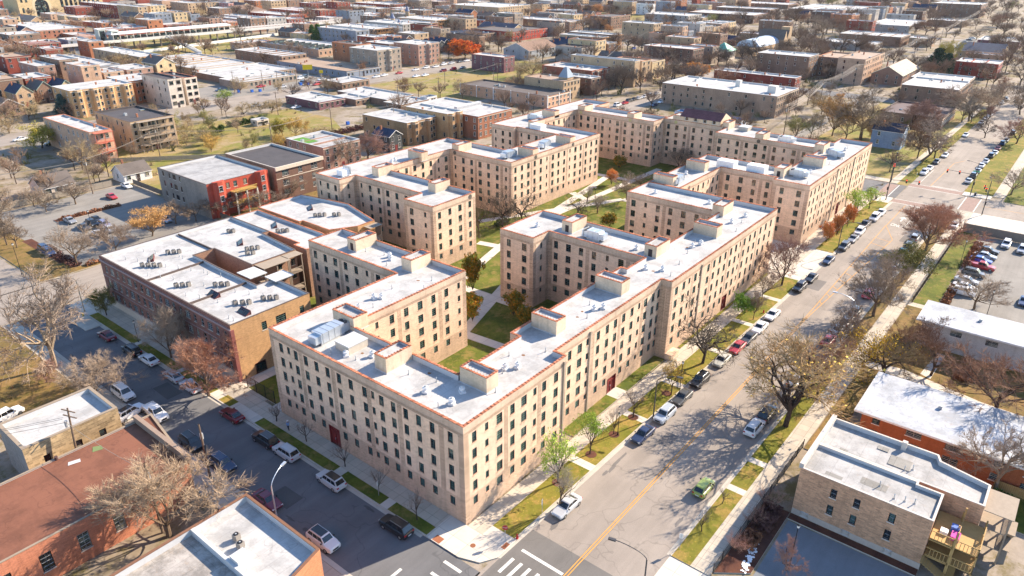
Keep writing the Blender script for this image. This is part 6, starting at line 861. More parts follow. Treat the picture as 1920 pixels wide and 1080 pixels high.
# washing and clutter on the deck
m=MB(); m.box(0,0,0,1.3,.9,.5,0); m.box(1.5,.2,0,2.3,1.1,.7,1); m.box(.4,1.2,0,1.2,2.0,.4,2); o=m.build('deck_boxes',[plain('pink_cloth',(.6,.08,.35),.8),plain('blue_cloth',(.12,.2,.5),.8),WHITE]); o.location=(29.2,-48.8,4.92); tag(o,'pink and blue boxes piled on the timber deck of the two-flat','boxes')
ORB=brick('orange_brick',(.36,.12,.055),.42,.13,.12,.15)
def ranch(name,x0,y0,x1,y1,h,label,wm,cols,rows,style='w',second=None):
    root=empty(name,(x0,y0,0),0,label,'apartment building'); wx,wy=x1-x0,y1-y0
    m=MB(); hs=[(wy-c-w_/2,wy-c+w_/2,a,b) for c,w_ in cols for a,b in rows]
    wall_holes(m,(0,wy),(0,0),0,h-.4,[(c-w_/2,c+w_/2,a,b) for c,w_ in cols for a,b in rows],lambda u,z_:0,(),(),.18,2,1)
    for a,b in (((0,0),(wx,0)),((wx,0),(wx,wy)),((wx,wy),(0,wy))): m.poly([(*a,0),(*b,0),(*b,h-.4),(*a,h-.4)],0)
    m.build('wall',[wm,WHITE,REVEAL],root)
    for c,w_ in cols:
        for a,b in rows: link('window',window_mesh(w_,b-a,style,.1)[1],root,(0,wy-c,(a+b)/2),facing(-1,0))
    r=MB(); r.box(-1.0,-1.0,h-.4,wx+1,wy+1.0,h-.12,1); r.flat(rect(-.95,-.95,wx+.95,wy+.95),h-.10,0); r.build('roof',[RANCHROOF,WHITE],root)
    for x,y in ((wx*.4,wy*.35),(wx*.6,wy*.8),(wx*.5,wy*.55)):
        m=MB(); m.box(x,y,h-.1,x+.5,y+.5,h+.4); m.build('roof_vent',[GREYM],root)
    return root
RANCHROOF=roofmat('ponded_roof',(.44,.47,.52),.6,.03)
ranch('orange_brick_building',50.3,-78,61.8,-33.0,5.0,'long orange brick building with wide flat pale roof, lower right',ORB,[(2.0,1.0),(7.0,2.0),(12.0,2.0),(17.4,1.2),(21,1.4),(27,1.6),(33,1.6),(38,1.2)],[(3.1,4.1),(.9,2.0)])
ranch('white_brick_building',86.6,-76,94.4,-33.6,5.4,'long white brick building with streaked flat roof beside the parking lot',brick('white_brick',(.56,.55,.52),.42,.13,.05,.15),[(5.5,1.8),(11,1.8),(17,1.8),(23,1.8),(29,1.8)],[(3.3,4.3)])
# foreground, lower left
RUB=brick('rubble_stone',(.48,.35,.20),.7,.28,.35,.4)
f1=outline_building('stone_store_building',[(-31.4,57.6),(-31.4,48.9),(-19.2,48.9),(-19.2,57.6)],6.8,'old tan stone building with pale blue-white roof and two window holes',{'*':RUB,0:brick('grey_block',(.30,.29,.28),.5,.25,.1,.2)},'white',plain('stone_coping',(.30,.24,.18),.8),{1:([(6.4,.9),(9.6,.9),(2.4,.8)],[(3.3,4.6)],'d')},par=.7,th=.4)
f2=outline_building('red_roofed_hall',[(-75,45.3),(-75,31.0),(-18.6,31.0),(-16.3,45.3)],5.8,'long hall with red-brown roof and glass-block windows in an orange wall',{'*':brick('salmon_brick',(.55,.22,.13),.5,.14,.15,.25)},'redroof',plain('stone_coping',(.42,.38,.31),.8),{1:([(56.4-9.5-4.05*i,1.25) for i in range(11)],[(1.7,4.1)],'w')},par=.12,th=.25)
f2p=MB(); f2p.box(-.35,-14.3,0,.25,.1,1.1); o=f2p.build('front_parapet',[plain('parapet_stone',(.30,.22,.17),.8)],f2); o.location=(57.6-1.0,0,5.6); o.rotation_euler=(0,0,0)
for i in range(6):
    m=MB(); m.cyl((0,0,0),(0,0,.45),.22,.22,10,0,True); m.build('roof_pot',[plain('dark_pot',(.09,.05,.045),.7)],f2,(8+7.6*i,-.25,5.7))
tag(sheet('roof_patch',[(-25.4,43.0),(-24.2,42.6),(-24.0,43.6),(-24.9,44.1)],5.71,plain('green_patch',(.17,.22,.09),.9)),'green moss patch on the red-brown roof','patch'); tag(sheet('roof_patch',[(-28.6,42.6),(-27.2,42.2),(-27.0,42.9),(-28.3,43.3)],5.71,MEMBW),'white tar patch on the red-brown roof','patch')
for n_ in ('roof_patch','roof_patch.001'):
    if n_ in bpy.data.objects and 'kind' in bpy.data.objects[n_]: del bpy.data.objects[n_]['kind']; bpy.data.objects[n_].parent=f2; bpy.data.objects[n_].location=(75,-45.3,0)
    for k in ('label','category'):
        if n_ in bpy.data.objects and k in bpy.data.objects[n_]: del bpy.data.objects[n_][k]
f3=outline_building('orange_brick_store',[(-42,18.1),(-42,1.5),(-30,1.5),(-18.2,4.4),(-18.2,18.2),(-31.5,18.2)],7.5,'white-roofed orange brick building at the bottom edge',{'*':brick('salmon2_brick',(.50,.21,.11),.42,.13,.18,.2)},'white',plain('rust_coping',(.20,.10,.06),.8),{},par=.9,th=.28)
m=MB(); m.box(-25.4+42,-16.3,6.6,-25.0+42,0,7.5,0); m.box(17.0,-9,6.6,18.6,-7.4,7.9,0); m.box(-42+42.2,-16,6.61,16.5,-.2,6.64,1); m.build('roof_step',[MEMBW,roofmat('peeling_roof',(.50,.46,.42),.9,.1)],f3)
CO=[(-22.6,13.4),(-23.0,12.0),(-29.5,9.6),(-30.0,8.0)]
for i,(x,y) in enumerate(CO): unit('condenser',x,y,6.65,.2,f'grey air conditioner on the bottom-edge white roof, {ordn(i)} counting back from the street')
ob=outline_building('yellow_stone_building',[(-52,84),(-52,66),(-33.5,66),(-33.5,84)],8.2,'tan stone building cut by the left edge',{'*':RUB},'greywhite',TERRA,{1:([(15.5,1.0),(12,1.0)],[(2,3.5),(5,6.5)],'w')},par=.5)
ob2=outline_building('pink_brick_building',[(-24,205),(-24,190),(5.2,190),(5.2,205)],10.2,'salmon brick walk-up cut by the left edge beyond the lot',{'*':brick('salmon3_brick',(.52,.25,.16),.42,.13,.14,.15)},'white',TERRA,{1:([(27,.95),(24,.95),(20,.95)],[(2.4,3.8),(5.2,6.6),(8,9.3)],'w')},par=.5)
# red fronted flats beside the shaded lot and their brown neighbour
def bigflats(x0,y0,x1,y1,h,label,wm,side,win,bays,rk='greywhite'):
    r=outline_building('walk_up_flats',[(x0,y1),(x0,y0),(x1,y0),(x1,y1)],h,label,{'*':side,1:wm},rk,plain('dark_coping',(1,1,1)) if rk!='black' else plain('pale_coping',(1,1,1)),win,par=.6); return r
REDP=brick('painted_red_brick',(.42,.085,.055),.4,.13,.05,.12)
rd=bigflats(41.1,128.3,59.6,154.0,9.6,'red painted flats with grey side wall and yellow balcony, facing the back street',REDP,brick('grey_render',(.29,.25,.22),.6,.3,.06,.3),{0:([(3,.8),(6.5,.8),(9,1.6),(12,.8)],R3,'d'),1:([(2.4,1.0),(6.0,1.0),(8.2,1.1),(11.2,1.1),(16.4,1.0)],[(7.3,8.8),(4.6,6.1),(1.9,3.4)],'w')},0)
for cx in (3.2,16.0):
    m=MB(); q=[(cx-1.7,0),(cx-1.5,-.8),(cx-.7,-1.25),(cx+.7,-1.25),(cx+1.5,-.8),(cx+1.7,0)]; m.prism(q,0,9.9,0,0); by=m.build('bay',[REDP],rd,(0,-25.7,0))
    for zc in (8.0,5.3,2.6): link('window',window_mesh(1.0,1.4,'w',.015,True)[1],by,(cx,-1.28,zc),facing(0,-1))
m=MB()
for z_ in (3.3,6.4): m.box(6.3,-28.2,z_-.2,13.2,-25.75,z_,0); m.box(6.3,-28.2,z_+.8,13.2,-28.1,z_+.95,0); [m.box(6.3+.3*q,-28.18,z_,6.38+.3*q,-28.1,z_+.9,0) for q in range(23)]
for x in (6.4,9.7,12.9): m.box(x,-28.2,0,x+.35,-27.85,6.4,1)
m.build('balcony',[plain('ochre_timber',(.50,.33,.10),.7),plain('pale_column',(.6,.56,.48),.7)],rd)
br=bigflats(61.4,127.3,77.6,152.5,9.8,'dark brown flats with pale cornice beside the red painted flats',brick('dark_brown_brick',(.17,.10,.075),.4,.13,.15,.15),COMMON2,{1:([(3.1,2.2),(8.1,1.4),(13.1,2.2)],[(7.0,8.6),(4.2,5.8),(1.6,3.1)],'w')},0,'black')
m=MB(); m.box(-.15,-25.6,8.9,16.4,-25.2,9.9); m.box(-.05,-25.3,6.3,16.3,-25.22,6.5); m.build('cornice',[plain('cream_cornice',(.62,.53,.42),.8)],br)
def pitched_garage(x0,y0,x1,y1,h,label,wk,rk): return building('gable',x0,y0,x1,y1,h,wk,rk,{'ridge':'x'},label)
pitched_garage(41.5,178,50,186,2.7,'white garage with grey roof below the pink back porches','white','dark')
pitched_garage(20,182,29,191,2.8,'grey-roofed garage behind the lot lawn','pale','dark')
building('gable',-4,214,10,236,7.2,'dark','navy',{'ridge':'x','porch':'tan'},'navy-roofed dark house with stacked timber balconies at the left edge')
building('flat',88,140.5,103,160,8.2,'brownpink','greywhite',{},'three-storey brown house with a green lawn rooftop terrace')
for hn,yy,o_ in (('g',0,0),): 
    gt=MB(); gt.flat(rect(.6,10,6,18.6),7.72); g_=gt.build('roof_lawn',[plain('turf',(.10,.24,.04),.9)]); g_.parent=[q for q in COL.objects if q.get('label','').startswith('three-storey brown house')][0]
building('gable',118.5,143.2,124.5,152,5.6,'dark','navy',{'ridge':'y'},'small dark clapboard house against the brown side wall')
for i,(x,y,wl,rf) in enumerate(((66,330,'tan','navy'),(76,334,'brown','dark'),(84,330,'yellow','navy'),(58,345,'dark','navy'))):
    building('gable',x,y,x+7,y+13,6.4,wl,rf,{'ridge':'y','steep':1},['turreted tan villa at the left edge with steep slate roof','steep-roofed brown villa, second of the villas','steep-roofed cream villa, third of the villas','dark steep-roofed villa behind the turreted one'][i])
# cone turrets of the old row
for i,(px,py,h_,c_) in enumerate(((405,452,15,'slate'),(440,470,18,'w'),(392,430,12,'slate'))):
    m=MB(); m.cyl((0,0,0),(0,0,h_-5),2,2,10,0); m.cyl((0,0,h_-5),(0,0,h_),2.4,.05,10,1); o=m.build('pointed_turret',[wallm('tan'),plain('slate_cone',(.12,.15,.24),.6)]); o.location=(px,py,0); tag(o,['slim pointed slate turret left in the old row','tallest pointed slate turret behind the old row','small pointed slate turret at the left of the old row'][i],'turret')
# church group with green pyramid, arched roof and gothic front
def church():
    root=empty('stone_church',(436,138,0),0,'stone church with gothic gables and a big arched pale blue roof','church')
    st=wallm('tan'); m=MB(); m.box(0,0,0,44,16,6); m.box(44,-3,0,56,16,8); m.box(53,-3,0,58,3,16); m.build('wall',[st],root)
    m=MB(); n=10
    for i in range(n):
        a=math.pi*i/n;b=math.pi*(i+1)/n; m.poly([(8,8-8*math.cos(a),6+4.5*math.sin(a)),(44,8-8*math.cos(a),6+4.5*math.sin(a)),(44,8-8*math.cos(b),6+4.5*math.sin(b)),(8,8-8*math.cos(b),6+4.5*math.sin(b))])
    m.poly([(8,8-8*math.cos(math.pi*i/n),6+4.5*math.sin(math.pi*i/n)) for i in range(n+1)]); m.build('arched_roof',[plain('pale_blue_roof',(.42,.50,.60),.5)],root)
    m=MB()
    for x in (44,50): m.poly([(x,-3.05,8),(x+6,-3.05,8),(x+3,-3.05,14)],0); m.poly([(x,-3,8),(x+3,-3,14),(x+3,16,14),(x,16,8)],1); m.poly([(x+6,-3,8),(x+3,-3,14),(x+3,16,14),(x+6,16,8)],1)
    m.build('gable',[st,roofm('dark')],root)
    for i in range(6): link('window',window_mesh(1.2,2.6,'w',.015,True)[1],root,(4+6.5*i,-.03,3),facing(0,-1))
    for i in range(3): link('window',window_mesh(1.4,4,'w',.015,True)[1],root,(46+3.6*i,-3.06,4.5),facing(0,-1))
church()
r=empty('green_roofed_tower',(411,146,0),0,'pale square tower with green copper pyramid roof beside the stone church','tower')
m=MB(); m.box(0,0,0,13,11,6); m.build('wall',[wallm('pale')],r); m=MB(); q=[(-.8,-.8,6),(13.8,-.8,6),(13.8,11.8,6),(-.8,11.8,6)]
for i in range(4): m.poly([q[i],q[(i+1)%4],(6.5,5.5,10.8)])
m.build('pyramid_roof',[plain('copper_green',(.12,.42,.30),.6)],r)
for i in range(4): link('window',window_mesh(1.1,2.4,'w',.015,True)[1],r,(2+3*i,-.03,3.4),facing(0,-1)); link('window',window_mesh(1.1,2.4,'w',.015,True)[1],r,(-.03,2+2.2*i,3.4),facing(-1,0))
# arched stone hall at top left
def hall():
    root=empty('arched_stone_hall',(247,838,0),0,'grand yellow stone hall with a huge arched entrance, top left','hall'); L=84; h=26
    m=MB(); m.box(0,0,0,L,40,h); m.build('wall',[brick('hall_stone',(.60,.45,.25),1.2,.6,.08,.15)],root)
    def arch(cx,w_,zb,zt,d,mat,nm):
        m=MB(); pts=[(cx-w_/2,zb),(cx+w_/2,zb)]+[(cx+w_/2*math.cos(math.pi*i/10),zt-w_/2+w_/2*math.sin(math.pi*i/10)) for i in range(11)]
        m.poly([(p[0],-d,p[1]) for p in pts],0); m.poly([(p[0],-.02,p[1]) for p in pts],0); m.build(nm,[mat],root)
    arch(22,18,0,20,.10,plain('arch_stone',(.62,.50,.32),.8),'arch_surround'); arch(22,13,0,17,.16,GLASS,'arch_doorway')
    for i in range(9): arch(42+4.6*i,2.6,8 if i<4 else 4,20,.08,GLASS,'arched_window')
    for x in (4,8.5): arch(x,2,4,9,.08,GLASS,'arched_window'); arch(x,2,14,19,.08,GLASS,'arched_window')
hall()
# elevated railway with station canopy
def railway():
    root=empty('elevated_railway',(187,497,0),0,'elevated railway viaduct with pale side walls on steel columns','railway viaduct')
    L=200; m=MB(); m.box(-60,0,5.6,L,13,6.3,0); m.box(-60,-.15,5.4,L,0,7.3,1); m.box(-60,13,5.4,L,13.15,7.3,1); m.build('deck',[plain('rust_girder',(.28,.15,.11),.8),plain('pale_parapet',(.62,.61,.58),.7)],root)
    m=MB()
    for i in range(17):
        for y in (1.5,11.5): m.box(-58+15*i,y-.4,0,-57.2+15*i,y+.4,5.5)
    m.build('column',[plain('viaduct_steel',(.22,.19,.17),.8)],root)
    m=MB()
    for y in (2.6,4.1,8.6,10.1): m.box(-60,y,6.31,L,y+.12,6.5)
    m.build('rail',[plain('rail_steel',(.2,.16,.14),.5)],root)
    m=MB(); 
    for i in range(34): m.box(100+3*i,6.6,6.3,100.2+3*i,6.8,9.6)
    m.build('platform_post',[WHITE],root)
    st=empty('railway_station',(187,498,6.3),0,'railway station platform under a long white canopy with glass screens','station')
    m=MB(); m.box(-4,4.9,0,92,8.1,1.0,0); m.build('platform',[PAVEL],st)
    m=MB(); m.poly([(-2,-1,4.6),(90,-1,4.6),(90,6.5,5.6),(-2,6.5,5.6)]); m.poly([(-2,6.5,5.6),(90,6.5,5.6),(90,13.5,4.6),(-2,13.5,4.6)]); m.box(-2,-1.1,4.2,90,-1,4.62); m.box(-2,-1,4.2,-1.9,13.5,5.4); m.build('canopy_roof',[plain('canopy_white',(.66,.67,.68),.5)],st)
    m=MB()
    for i in range(20): m.box(-1+4.7*i,-.9,0,-.8+4.7*i,-.7,4.5,0)
    m.build('canopy_post',[WHITE],st); m=MB()
    for i in range(19): m.box(-.5+4.7*i,-.82,1.4,3.4+4.7*i,-.78,3.3)
    m.build('glass_screen',[GLASS],st)
    for k,(x,y,hh_) in enumerate(((180,505,14),(186.5,500,13))):
        t=empty('lift_tower',(x,y,0),0,['left grey lift tower at the end of the station','right grey lift tower at the end of the station'][k],'lift tower'); m=MB(); m.box(0,0,0,5,6,hh_,0); m.build('shaft',[plain('tower_grey',(.42,.45,.42),.6)],t); m=MB(); m.box(-.2,-.2,hh_,5.2,6.2,hh_+.3); m.build('roof',[WHITE],t); m=MB(); m.box(.8,-.04,2,4.2,0,hh_-1); m.build('glazing',[GLASS],t)
    s=empty('station_stair',(215,450,0),0,'white covered stairway slanting down from the railway to the street','stairway'); m=MB()
    a=Vector((0,-12,.3));b=Vector((9,46,6.6))
    for w0,w1,z0,z1 in ((-1.5,-1.3,0,1.3),(1.3,1.5,0,1.3),(-1.5,1.5,-.15,0)):
        m.poly([(a.x+w0,a.y,a.z+z0),(a.x+w1,a.y,a.z+z0),(b.x+w1,b.y,b.z+z0),(b.x+w0,b.y,b.z+z0)]); m.poly([(a.x+w0,a.y,a.z+z1),(a.x+w1,a.y,a.z+z1),(b.x+w1,b.y,b.z+z1),(b.x+w0,b.y,b.z+z1)]); m.poly([(a.x+w0,a.y,a.z+z0),(b.x+w0,b.y,b.z+z0),(b.x+w0,b.y,b.z+z1),(a.x+w0,a.y,a.z+z1)])
    m.build('flight',[WHITE],s)
railway()
def fence(p0,p1,h,mat,label,style='board',z0=0.1):
    p0=Vector(p0);p1=Vector(p1);L=(p1-p0).length; root=empty('fence',(p0.x,p0.y,z0),math.atan2(p1.y-p0.y,p1.x-p0.x),label,'fence')
    m=MB(); n=max(1,int(L/2.4))
    for i in range(n+1): m.box(L*i/n-.05,-.05,0,L*i/n+.05,.05,h+.08)
    m.build('post',[mat],root); m=MB()
    if style=='board':
        for i in range(int(L/.22)): m.box(.22*i,-.02,.05,.22*i+.19,.02,h)
    elif style=='wall': m.box(0,-.12,0,L,.12,h)
    else:
        for z_ in (.15,h-.1): m.box(0,-.02,z_,L,.02,z_+.05)
        for i in range(int(L/.16)): m.box(.16*i,-.012,.15,.16*i+.025,.012,h)
    m.build('panel',[mat],root); return root
fence((12.2,-27.55),(42.2,-27.75),1.5,BLACKM,'black iron railing along the far pavement by the two-flats','rail')
fence((104.3,-29.0),(157.3,-29.05),1.4,BLACKM,'black iron railing beside the right-hand lot pavement','rail')
fence((157.6,-29.4),(157.6,-95),2.3,plain('lot_wall',(.22,.19,.16),.9),'dark brown wall closing the right-hand lot','wall')
fence((28.0,-50.3),(49.5,-50.6),1.5,plain('fence_timber',(.42,.27,.11),.8),'yellow-brown timber fence behind the two-flats')
fence((49.6,-66),(49.6,-50.7),1.5,plain('fence_timber',(1,1,1)),'timber fence corner behind the orange brick building')
fence((.62,49.0),(.62,41.4),2.4,BLACKM,'tall black iron gate railing between the brown and tan blocks','rail')
fence((188,470),(372,505),2.0,plain('pale_fence',(.6,.6,.57),.8),'long pale panel fence below the elevated railway','wall')
fence((38,179),(3,180),1.8,plain('grey_fence',(.35,.3,.24),.85),'grey board fence behind the shaded lot')
fence((43,121.8),(43,176),1.6,plain('dark_lot_fence',(.12,.11,.1),.8),'dark fence along the red flats side of the lot')
fence((50,206),(88,172),1.5,plain('grey_fence',(1,1,1)),'weathered fence across the back gardens')
# ------------------------------------------------------------------ trees
def trunkm(k):
    c={'pale':(.30,.235,.17),'dark':(.075,.055,.045),'brown':(.16,.115,.08)}[k]
    nm='bark_'+k
    if nm in MC: return MC[nm]
    t=NT(nm); co=t.coord(); MC[nm]=t.out(t.mix(t.noise(4,co,5,.7,.3,.7),sc(c,.7),sc(c,1.3)),.95,.1); return MC[nm]
def leafm(nm,c,c2):
    nm='leaf_'+nm
    if nm in MC: return MC[nm]
    t=NT(nm); co=t.coord(); oi=t.n('ShaderNodeObjectInfo'); a=t.mix(t.noise(1.6,co,4,.7,.35,.65),c,c2); hs=t.n('ShaderNodeHueSaturation'); t.l(a,hs.inputs['Color'])
    mr=t.n('ShaderNodeMapRange'); mr.inputs[3].default_value=.8; mr.inputs[4].default_value=1.2; t.l(oi.outputs['Random'],mr.inputs[0]); t.l(mr.outputs[0],hs.inputs['Value']); MC[nm]=t.out(hs.outputs[0],.9,.1); return MC[nm]
# style: trunk fraction, limb count, spread angle, upward pull, levels, twig density, crookedness, bark, twig colours, leaf density, leaf colours
TS={
 'bare':(.26,5,.95,.20,4,5,.20,'brown',((.25,.19,.14),(.34,.26,.19)),0,None),
 'darkbare':(.28,5,.85,.25,4,5,.22,'dark',((.13,.10,.08),(.20,.15,.115)),0,None),
 'tanbare':(.2,6,.95,.2,4,5,.2,'brown',((.34,.26,.15),(.44,.33,.19)),0,None),
 'rustbare':(.24,6,.95,.2,4,5,.22,'dark',((.22,.125,.085),(.30,.18,.115)),0,None),
 'redbare':(.22,6,.9,.25,4,5,.2,'dark',((.30,.175,.14),(.40,.25,.19)),0,None),
 'olivebare':(.24,5,.85,.3,4,5,.2,'brown',((.26,.24,.11),(.36,.31,.15)),.25,((.24,.25,.07),(.38,.33,.10))),
 'goldbare':(.2,5,.9,.3,4,5,.2,'brown',((.42,.28,.10),(.52,.35,.12)),.3,((.55,.36,.08),(.45,.3,.08))),
 'orangebare':(.24,5,.85,.3,4,5,.2,'dark',((.36,.20,.11),(.46,.26,.14)),.35,((.45,.22,.09),(.55,.3,.12))),
 'broom':(.14,8,.9,.45,4,6,.10,'brown',((.36,.27,.20),(.46,.36,.27)),0,None),
 'broomwide':(.18,7,1.05,.35,4,6,.12,'brown',((.30,.215,.145),(.38,.285,.195)),0,None),
 'rust':(.2,7,.85,.45,4,6,.12,'brown',((.36,.19,.125),(.46,.26,.17)),.0,None),
 'spread':(.28,5,1.05,.12,4,5,.28,'pale',((.27,.20,.15),(.35,.27,.20)),0,None),
 'gnarl':(.24,5,1.15,.12,4,3,.55,'dark',((.11,.09,.07),(.17,.14,.11)),0,None),
 'lean':(.2,3,1.0,.1,4,4,.3,'brown',((.26,.19,.15),(.34,.26,.2)),0,None),
 'young':(.35,5,.65,.6,3,4,.12,'dark',((.17,.13,.11),(.26,.2,.16)),0,None),
 'greyyoung':(.3,6,.75,.5,3,6,.15,'brown',((.34,.29,.22),(.44,.38,.29)),0,None),
 'yellowyoung':(.3,5,.8,.4,3,4,.15,'dark',((.4,.28,.09),(.5,.35,.1)),.7,((.60,.40,.06),(.5,.3,.05))),
 'amber':(.22,6,1.15,.15,4,5,.3,'dark',((.30,.21,.11),(.40,.28,.15)),.10,((.58,.38,.09),(.46,.33,.08))),
 'yellowpatch':(.22,5,1.05,.15,4,4,.3,'dark',((.20,.14,.08),(.30,.22,.11)),.6,((.68,.42,.02),(.55,.36,.03))),
 'tanleaf':(.2,6,.8,.4,4,5,.15,'brown',((.45,.28,.12),(.56,.36,.16)),.6,((.50,.28,.10),(.6,.36,.14))),
 'olive':(.24,6,.85,.3,4,4,.2,'dark',((.20,.17,.08),(.28,.23,.1)),.8,((.17,.17,.04),(.27,.24,.06))),
 'olivegold':(.22,6,1.0,.2,4,4,.2,'dark',((.28,.23,.08),(.38,.3,.1)),.9,((.36,.32,.05),(.50,.40,.07))),
 'lime':(.26,6,.75,.5,3,6,.15,'dark',((.25,.28,.08),(.34,.36,.1)),1.2,((.30,.42,.06),(.42,.50,.10))),
 'green':(.1,8,.8,.4,3,6,.2,'dark',((.16,.25,.05),(.2,.3,.07)),2.0,((.14,.26,.04),(.26,.38,.07))),
 'column':(.08,10,.5,.7,3,6,.1,'dark',((.4,.18,.08),(.5,.24,.1)),2.2,((.62,.24,.08),(.72,.36,.12))),
 'cololive':(.06,11,.6,.6,3,6,.1,'dark',((.3,.2,.06),(.35,.25,.08)),2.6,((.16,.17,.03),(.52,.26,.03))),
 'flame':(.18,8,.9,.3,4,5,.2,'dark',((.4,.15,.06),(.5,.2,.08)),2.2,((.55,.12,.03),(.68,.22,.04))),
 'orange':(.18,8,1.0,.2,4,5,.2,'dark',((.4,.22,.1),(.5,.28,.12)),1.8,((.50,.24,.07),(.60,.32,.10))),
 'redshrub':(.03,9,.9,.4,3,5,.15,'dark',((.36,.20,.16),(.46,.28,.2)),0,None),
 'evergreen':(.1,14,.7,.2,3,5,.1,'dark',((.02,.05,.03),(.03,.07,.04)),3.0,((.012,.045,.030),(.03,.075,.04))),
 'pinegreen':(.12,14,.7,.2,3,5,.1,'dark',((.04,.08,.03),(.05,.1,.04)),3.0,((.05,.11,.025),(.12,.17,.04))),
 'spruce':(.08,14,.6,.2,3,5,.1,'dark',((.05,.08,.07),(.06,.1,.08)),3.0,((.06,.11,.10),(.11,.17,.15))),
}
DK={'gnarl':1.6,'young':1.3,'broom':2.2,'broomwide':2.4,'rust':3.0,'greyyoung':2.2,'redbare':2.4,'spread':2.3,'green':1,'column':1,'cololive':1,'flame':1,'orange':1,'lime':1,'amber':1.9,'yellowpatch':1.8,'lean':2.5}
def tree_meshes(style,seed):
    tf,nl,ang,upp,lev,dens,crook,bark,tw,leafd,lc=TS[style]; rr=random.Random(seed*131+sum(map(ord,style))); T_=MB();C_=MB(); tips=[]
    conif=style in('evergreen','pinegreen','spruce')
    def seg_path(p,d,L,r0,r1,n,mb,mt,sides,cr):
        pts=[p]
        for i in range(n):
            d=(d+Vector((rr.gauss(0,cr),rr.gauss(0,cr),rr.gauss(0,cr)*.7+upp*.12))).normalized(); q=p+d*(L/n)
            a=r0+(r1-r0)*i/n;b=r0+(r1-r0)*(i+1)/n; mb.cyl(p,q,a,b,sides,mt); p=q; pts.append(p)
        return pts,d
    def branch(p,d,L,r,level):
        big=level<=2
        pts,d2=seg_path(p,d,L,r,r*.55,3 if level<3 else 2,T_ if big else C_,0 if big else 0,5 if level<2 else (4 if big else 3),crook)
        if level>=lev:
            tips.append((pts[-1],d2)); 
            for k in range(int(dens*DK.get(style,2.0))):
                dd=(d2+Vector((rr.gauss(0,.6),rr.gauss(0,.6),rr.gauss(.15,.5)))).normalized(); q=pts[rr.choice((1,2))]; l=L*rr.uniform(.45,.9)
                e=q+dd*l; C_.cyl(q,e,.0017 if style in('broomwide','spread','broom') else .0021,.0008,3,1 if rr.random()<.5 else 0); tips.append((e,dd))
            return
        nk=4 if level<3 else 5
        for k in range(nk):
            q=pts[1+int(rr.random()*(len(pts)-1))] if k<nk-1 else pts[-1]
            ax=d2.orthogonal().normalized(); ax.rotate(Matrix.Rotation(rr.uniform(0,2*math.pi),3,d2)); a=rr.uniform(.35,.95)*(1 if k<nk-1 else .4)
            dd=(d2*math.cos(a)+ax*math.sin(a)+Vector((0,0,upp*.35))).normalized(); branch(q,dd,L*rr.uniform(.55,.75),r*.5,level+1)
    th=tf
    if conif:
        pts,_=seg_path(Vector((0,0,0)),Vector((0,0,1)),.97,.018,.004,6,T_,0,5,.01)
        for i in range(34):
            z_=.1+.86*i/34; rad=(1-z_)*.42+.02
            for k in range(9):
                a=rr.uniform(0,6.28); e=Vector((math.cos(a)*rad*rr.uniform(.7,1.1),math.sin(a)*rad*rr.uniform(.7,1.1),z_-rad*.3)); q=Vector((0,0,z_)); C_.cyl(q,e,.004,.002,3,0)
                for t in range(5): tips.append((q.lerp(e,.3+.17*t),Vector((math.cos(a),math.sin(a),-.2))))
    else:
        lean=Vector((rr.gauss(0,.06),rr.gauss(0,.06),1)) if style!='lean' else Vector((.35,-.55,.8))
        pts,d=seg_path(Vector((0,0,0)),lean.normalized(),th,.024 if th>.1 else .012,.018 if th>.1 else .008,3,T_,0,7,.05*crook+.02)
        top=pts[-1]
        for k in range(nl):
            a=2*math.pi*(k+rr.uniform(-.3,.3))/nl; t=ang*rr.uniform(.45,1.0) if k else .15
            dd=Vector((math.cos(a)*math.sin(t),math.sin(a)*math.sin(t),math.cos(t))); q=top if k<3 or tf<.1 else pts[2].lerp(top,rr.random())
            L=(1-th)*rr.uniform(.40,.50)*(1.15 if t<.5 else 1.0)
            branch(q,dd,L,(.019 if style in('gnarl','amber','spread','yellowpatch','lean') else .0135) if nl<8 and style!='broomwide' else .009,1)
    if leafd:
        nleaf=int(min(12000,len(tips)*leafd*(3.5 if style in('column','cololive','flame','orange','green') else (1.3 if conif else 2.0))))
        cl=[rr.random() for _ in tips]
        for i in range(nleaf):
            j=rr.randrange(len(tips)); 
            if style in('amber','yellowpatch') and (tips[j][0].x*.7+tips[j][0].y*.3+rr.gauss(0,.12))*(1 if style=='amber' else -1)<-.02: continue
            p,d=tips[j]; s=rr.uniform(.006,.012)*(2.0 if style in('column','cololive','flame','orange','green') else (1.5 if leafd>1 else 1)); sp=.02 if leafd>1.5 else .03
            p=p+Vector((rr.gauss(0,sp),rr.gauss(0,sp),rr.gauss(0,sp))); a=Vector((rr.gauss(0,1),rr.gauss(0,1),rr.gauss(0,1))).normalized(); b=a.orthogonal().normalized(); a=a.cross(b)
            C_.poly([p-a*s-b*s*.7,p+a*s-b*s*.7,p+a*s+b*s*.7,p-a*s+b*s*.7],2 if (cl[j]<.55) else 3)
    # normalise: height 1, radius 1
    zs=[v[2] for v in C_.v]; zmax=max(zs); rs=sorted(math.hypot(v[0],v[1]) for v in C_.v); rmax=rs[int(len(rs)*.90)] if style!='lean' else rs[-1]
    # measured crown radius kept so that copies can be stretched to the wanted width
    mt=[leafm(style+'_twig',*tw)]; mt.append(leafm(style+'_twig2',tw[1],tw[0]))
    if lc: mt+=[leafm(style+'_a',lc[0],sc(lc[0],1.25)),leafm(style+'_b',lc[1],sc(lc[1],.85))]
    else: mt+=[mt[0],mt[0]]
    return T_.mesh('trunk',[trunkm(bark)]),C_.mesh('crown',mt),zmax,rmax
TM={}
NV={'bare':4,'darkbare':4,'tanbare':3,'rustbare':4,'young':3,'broom':2,'gnarl':2}
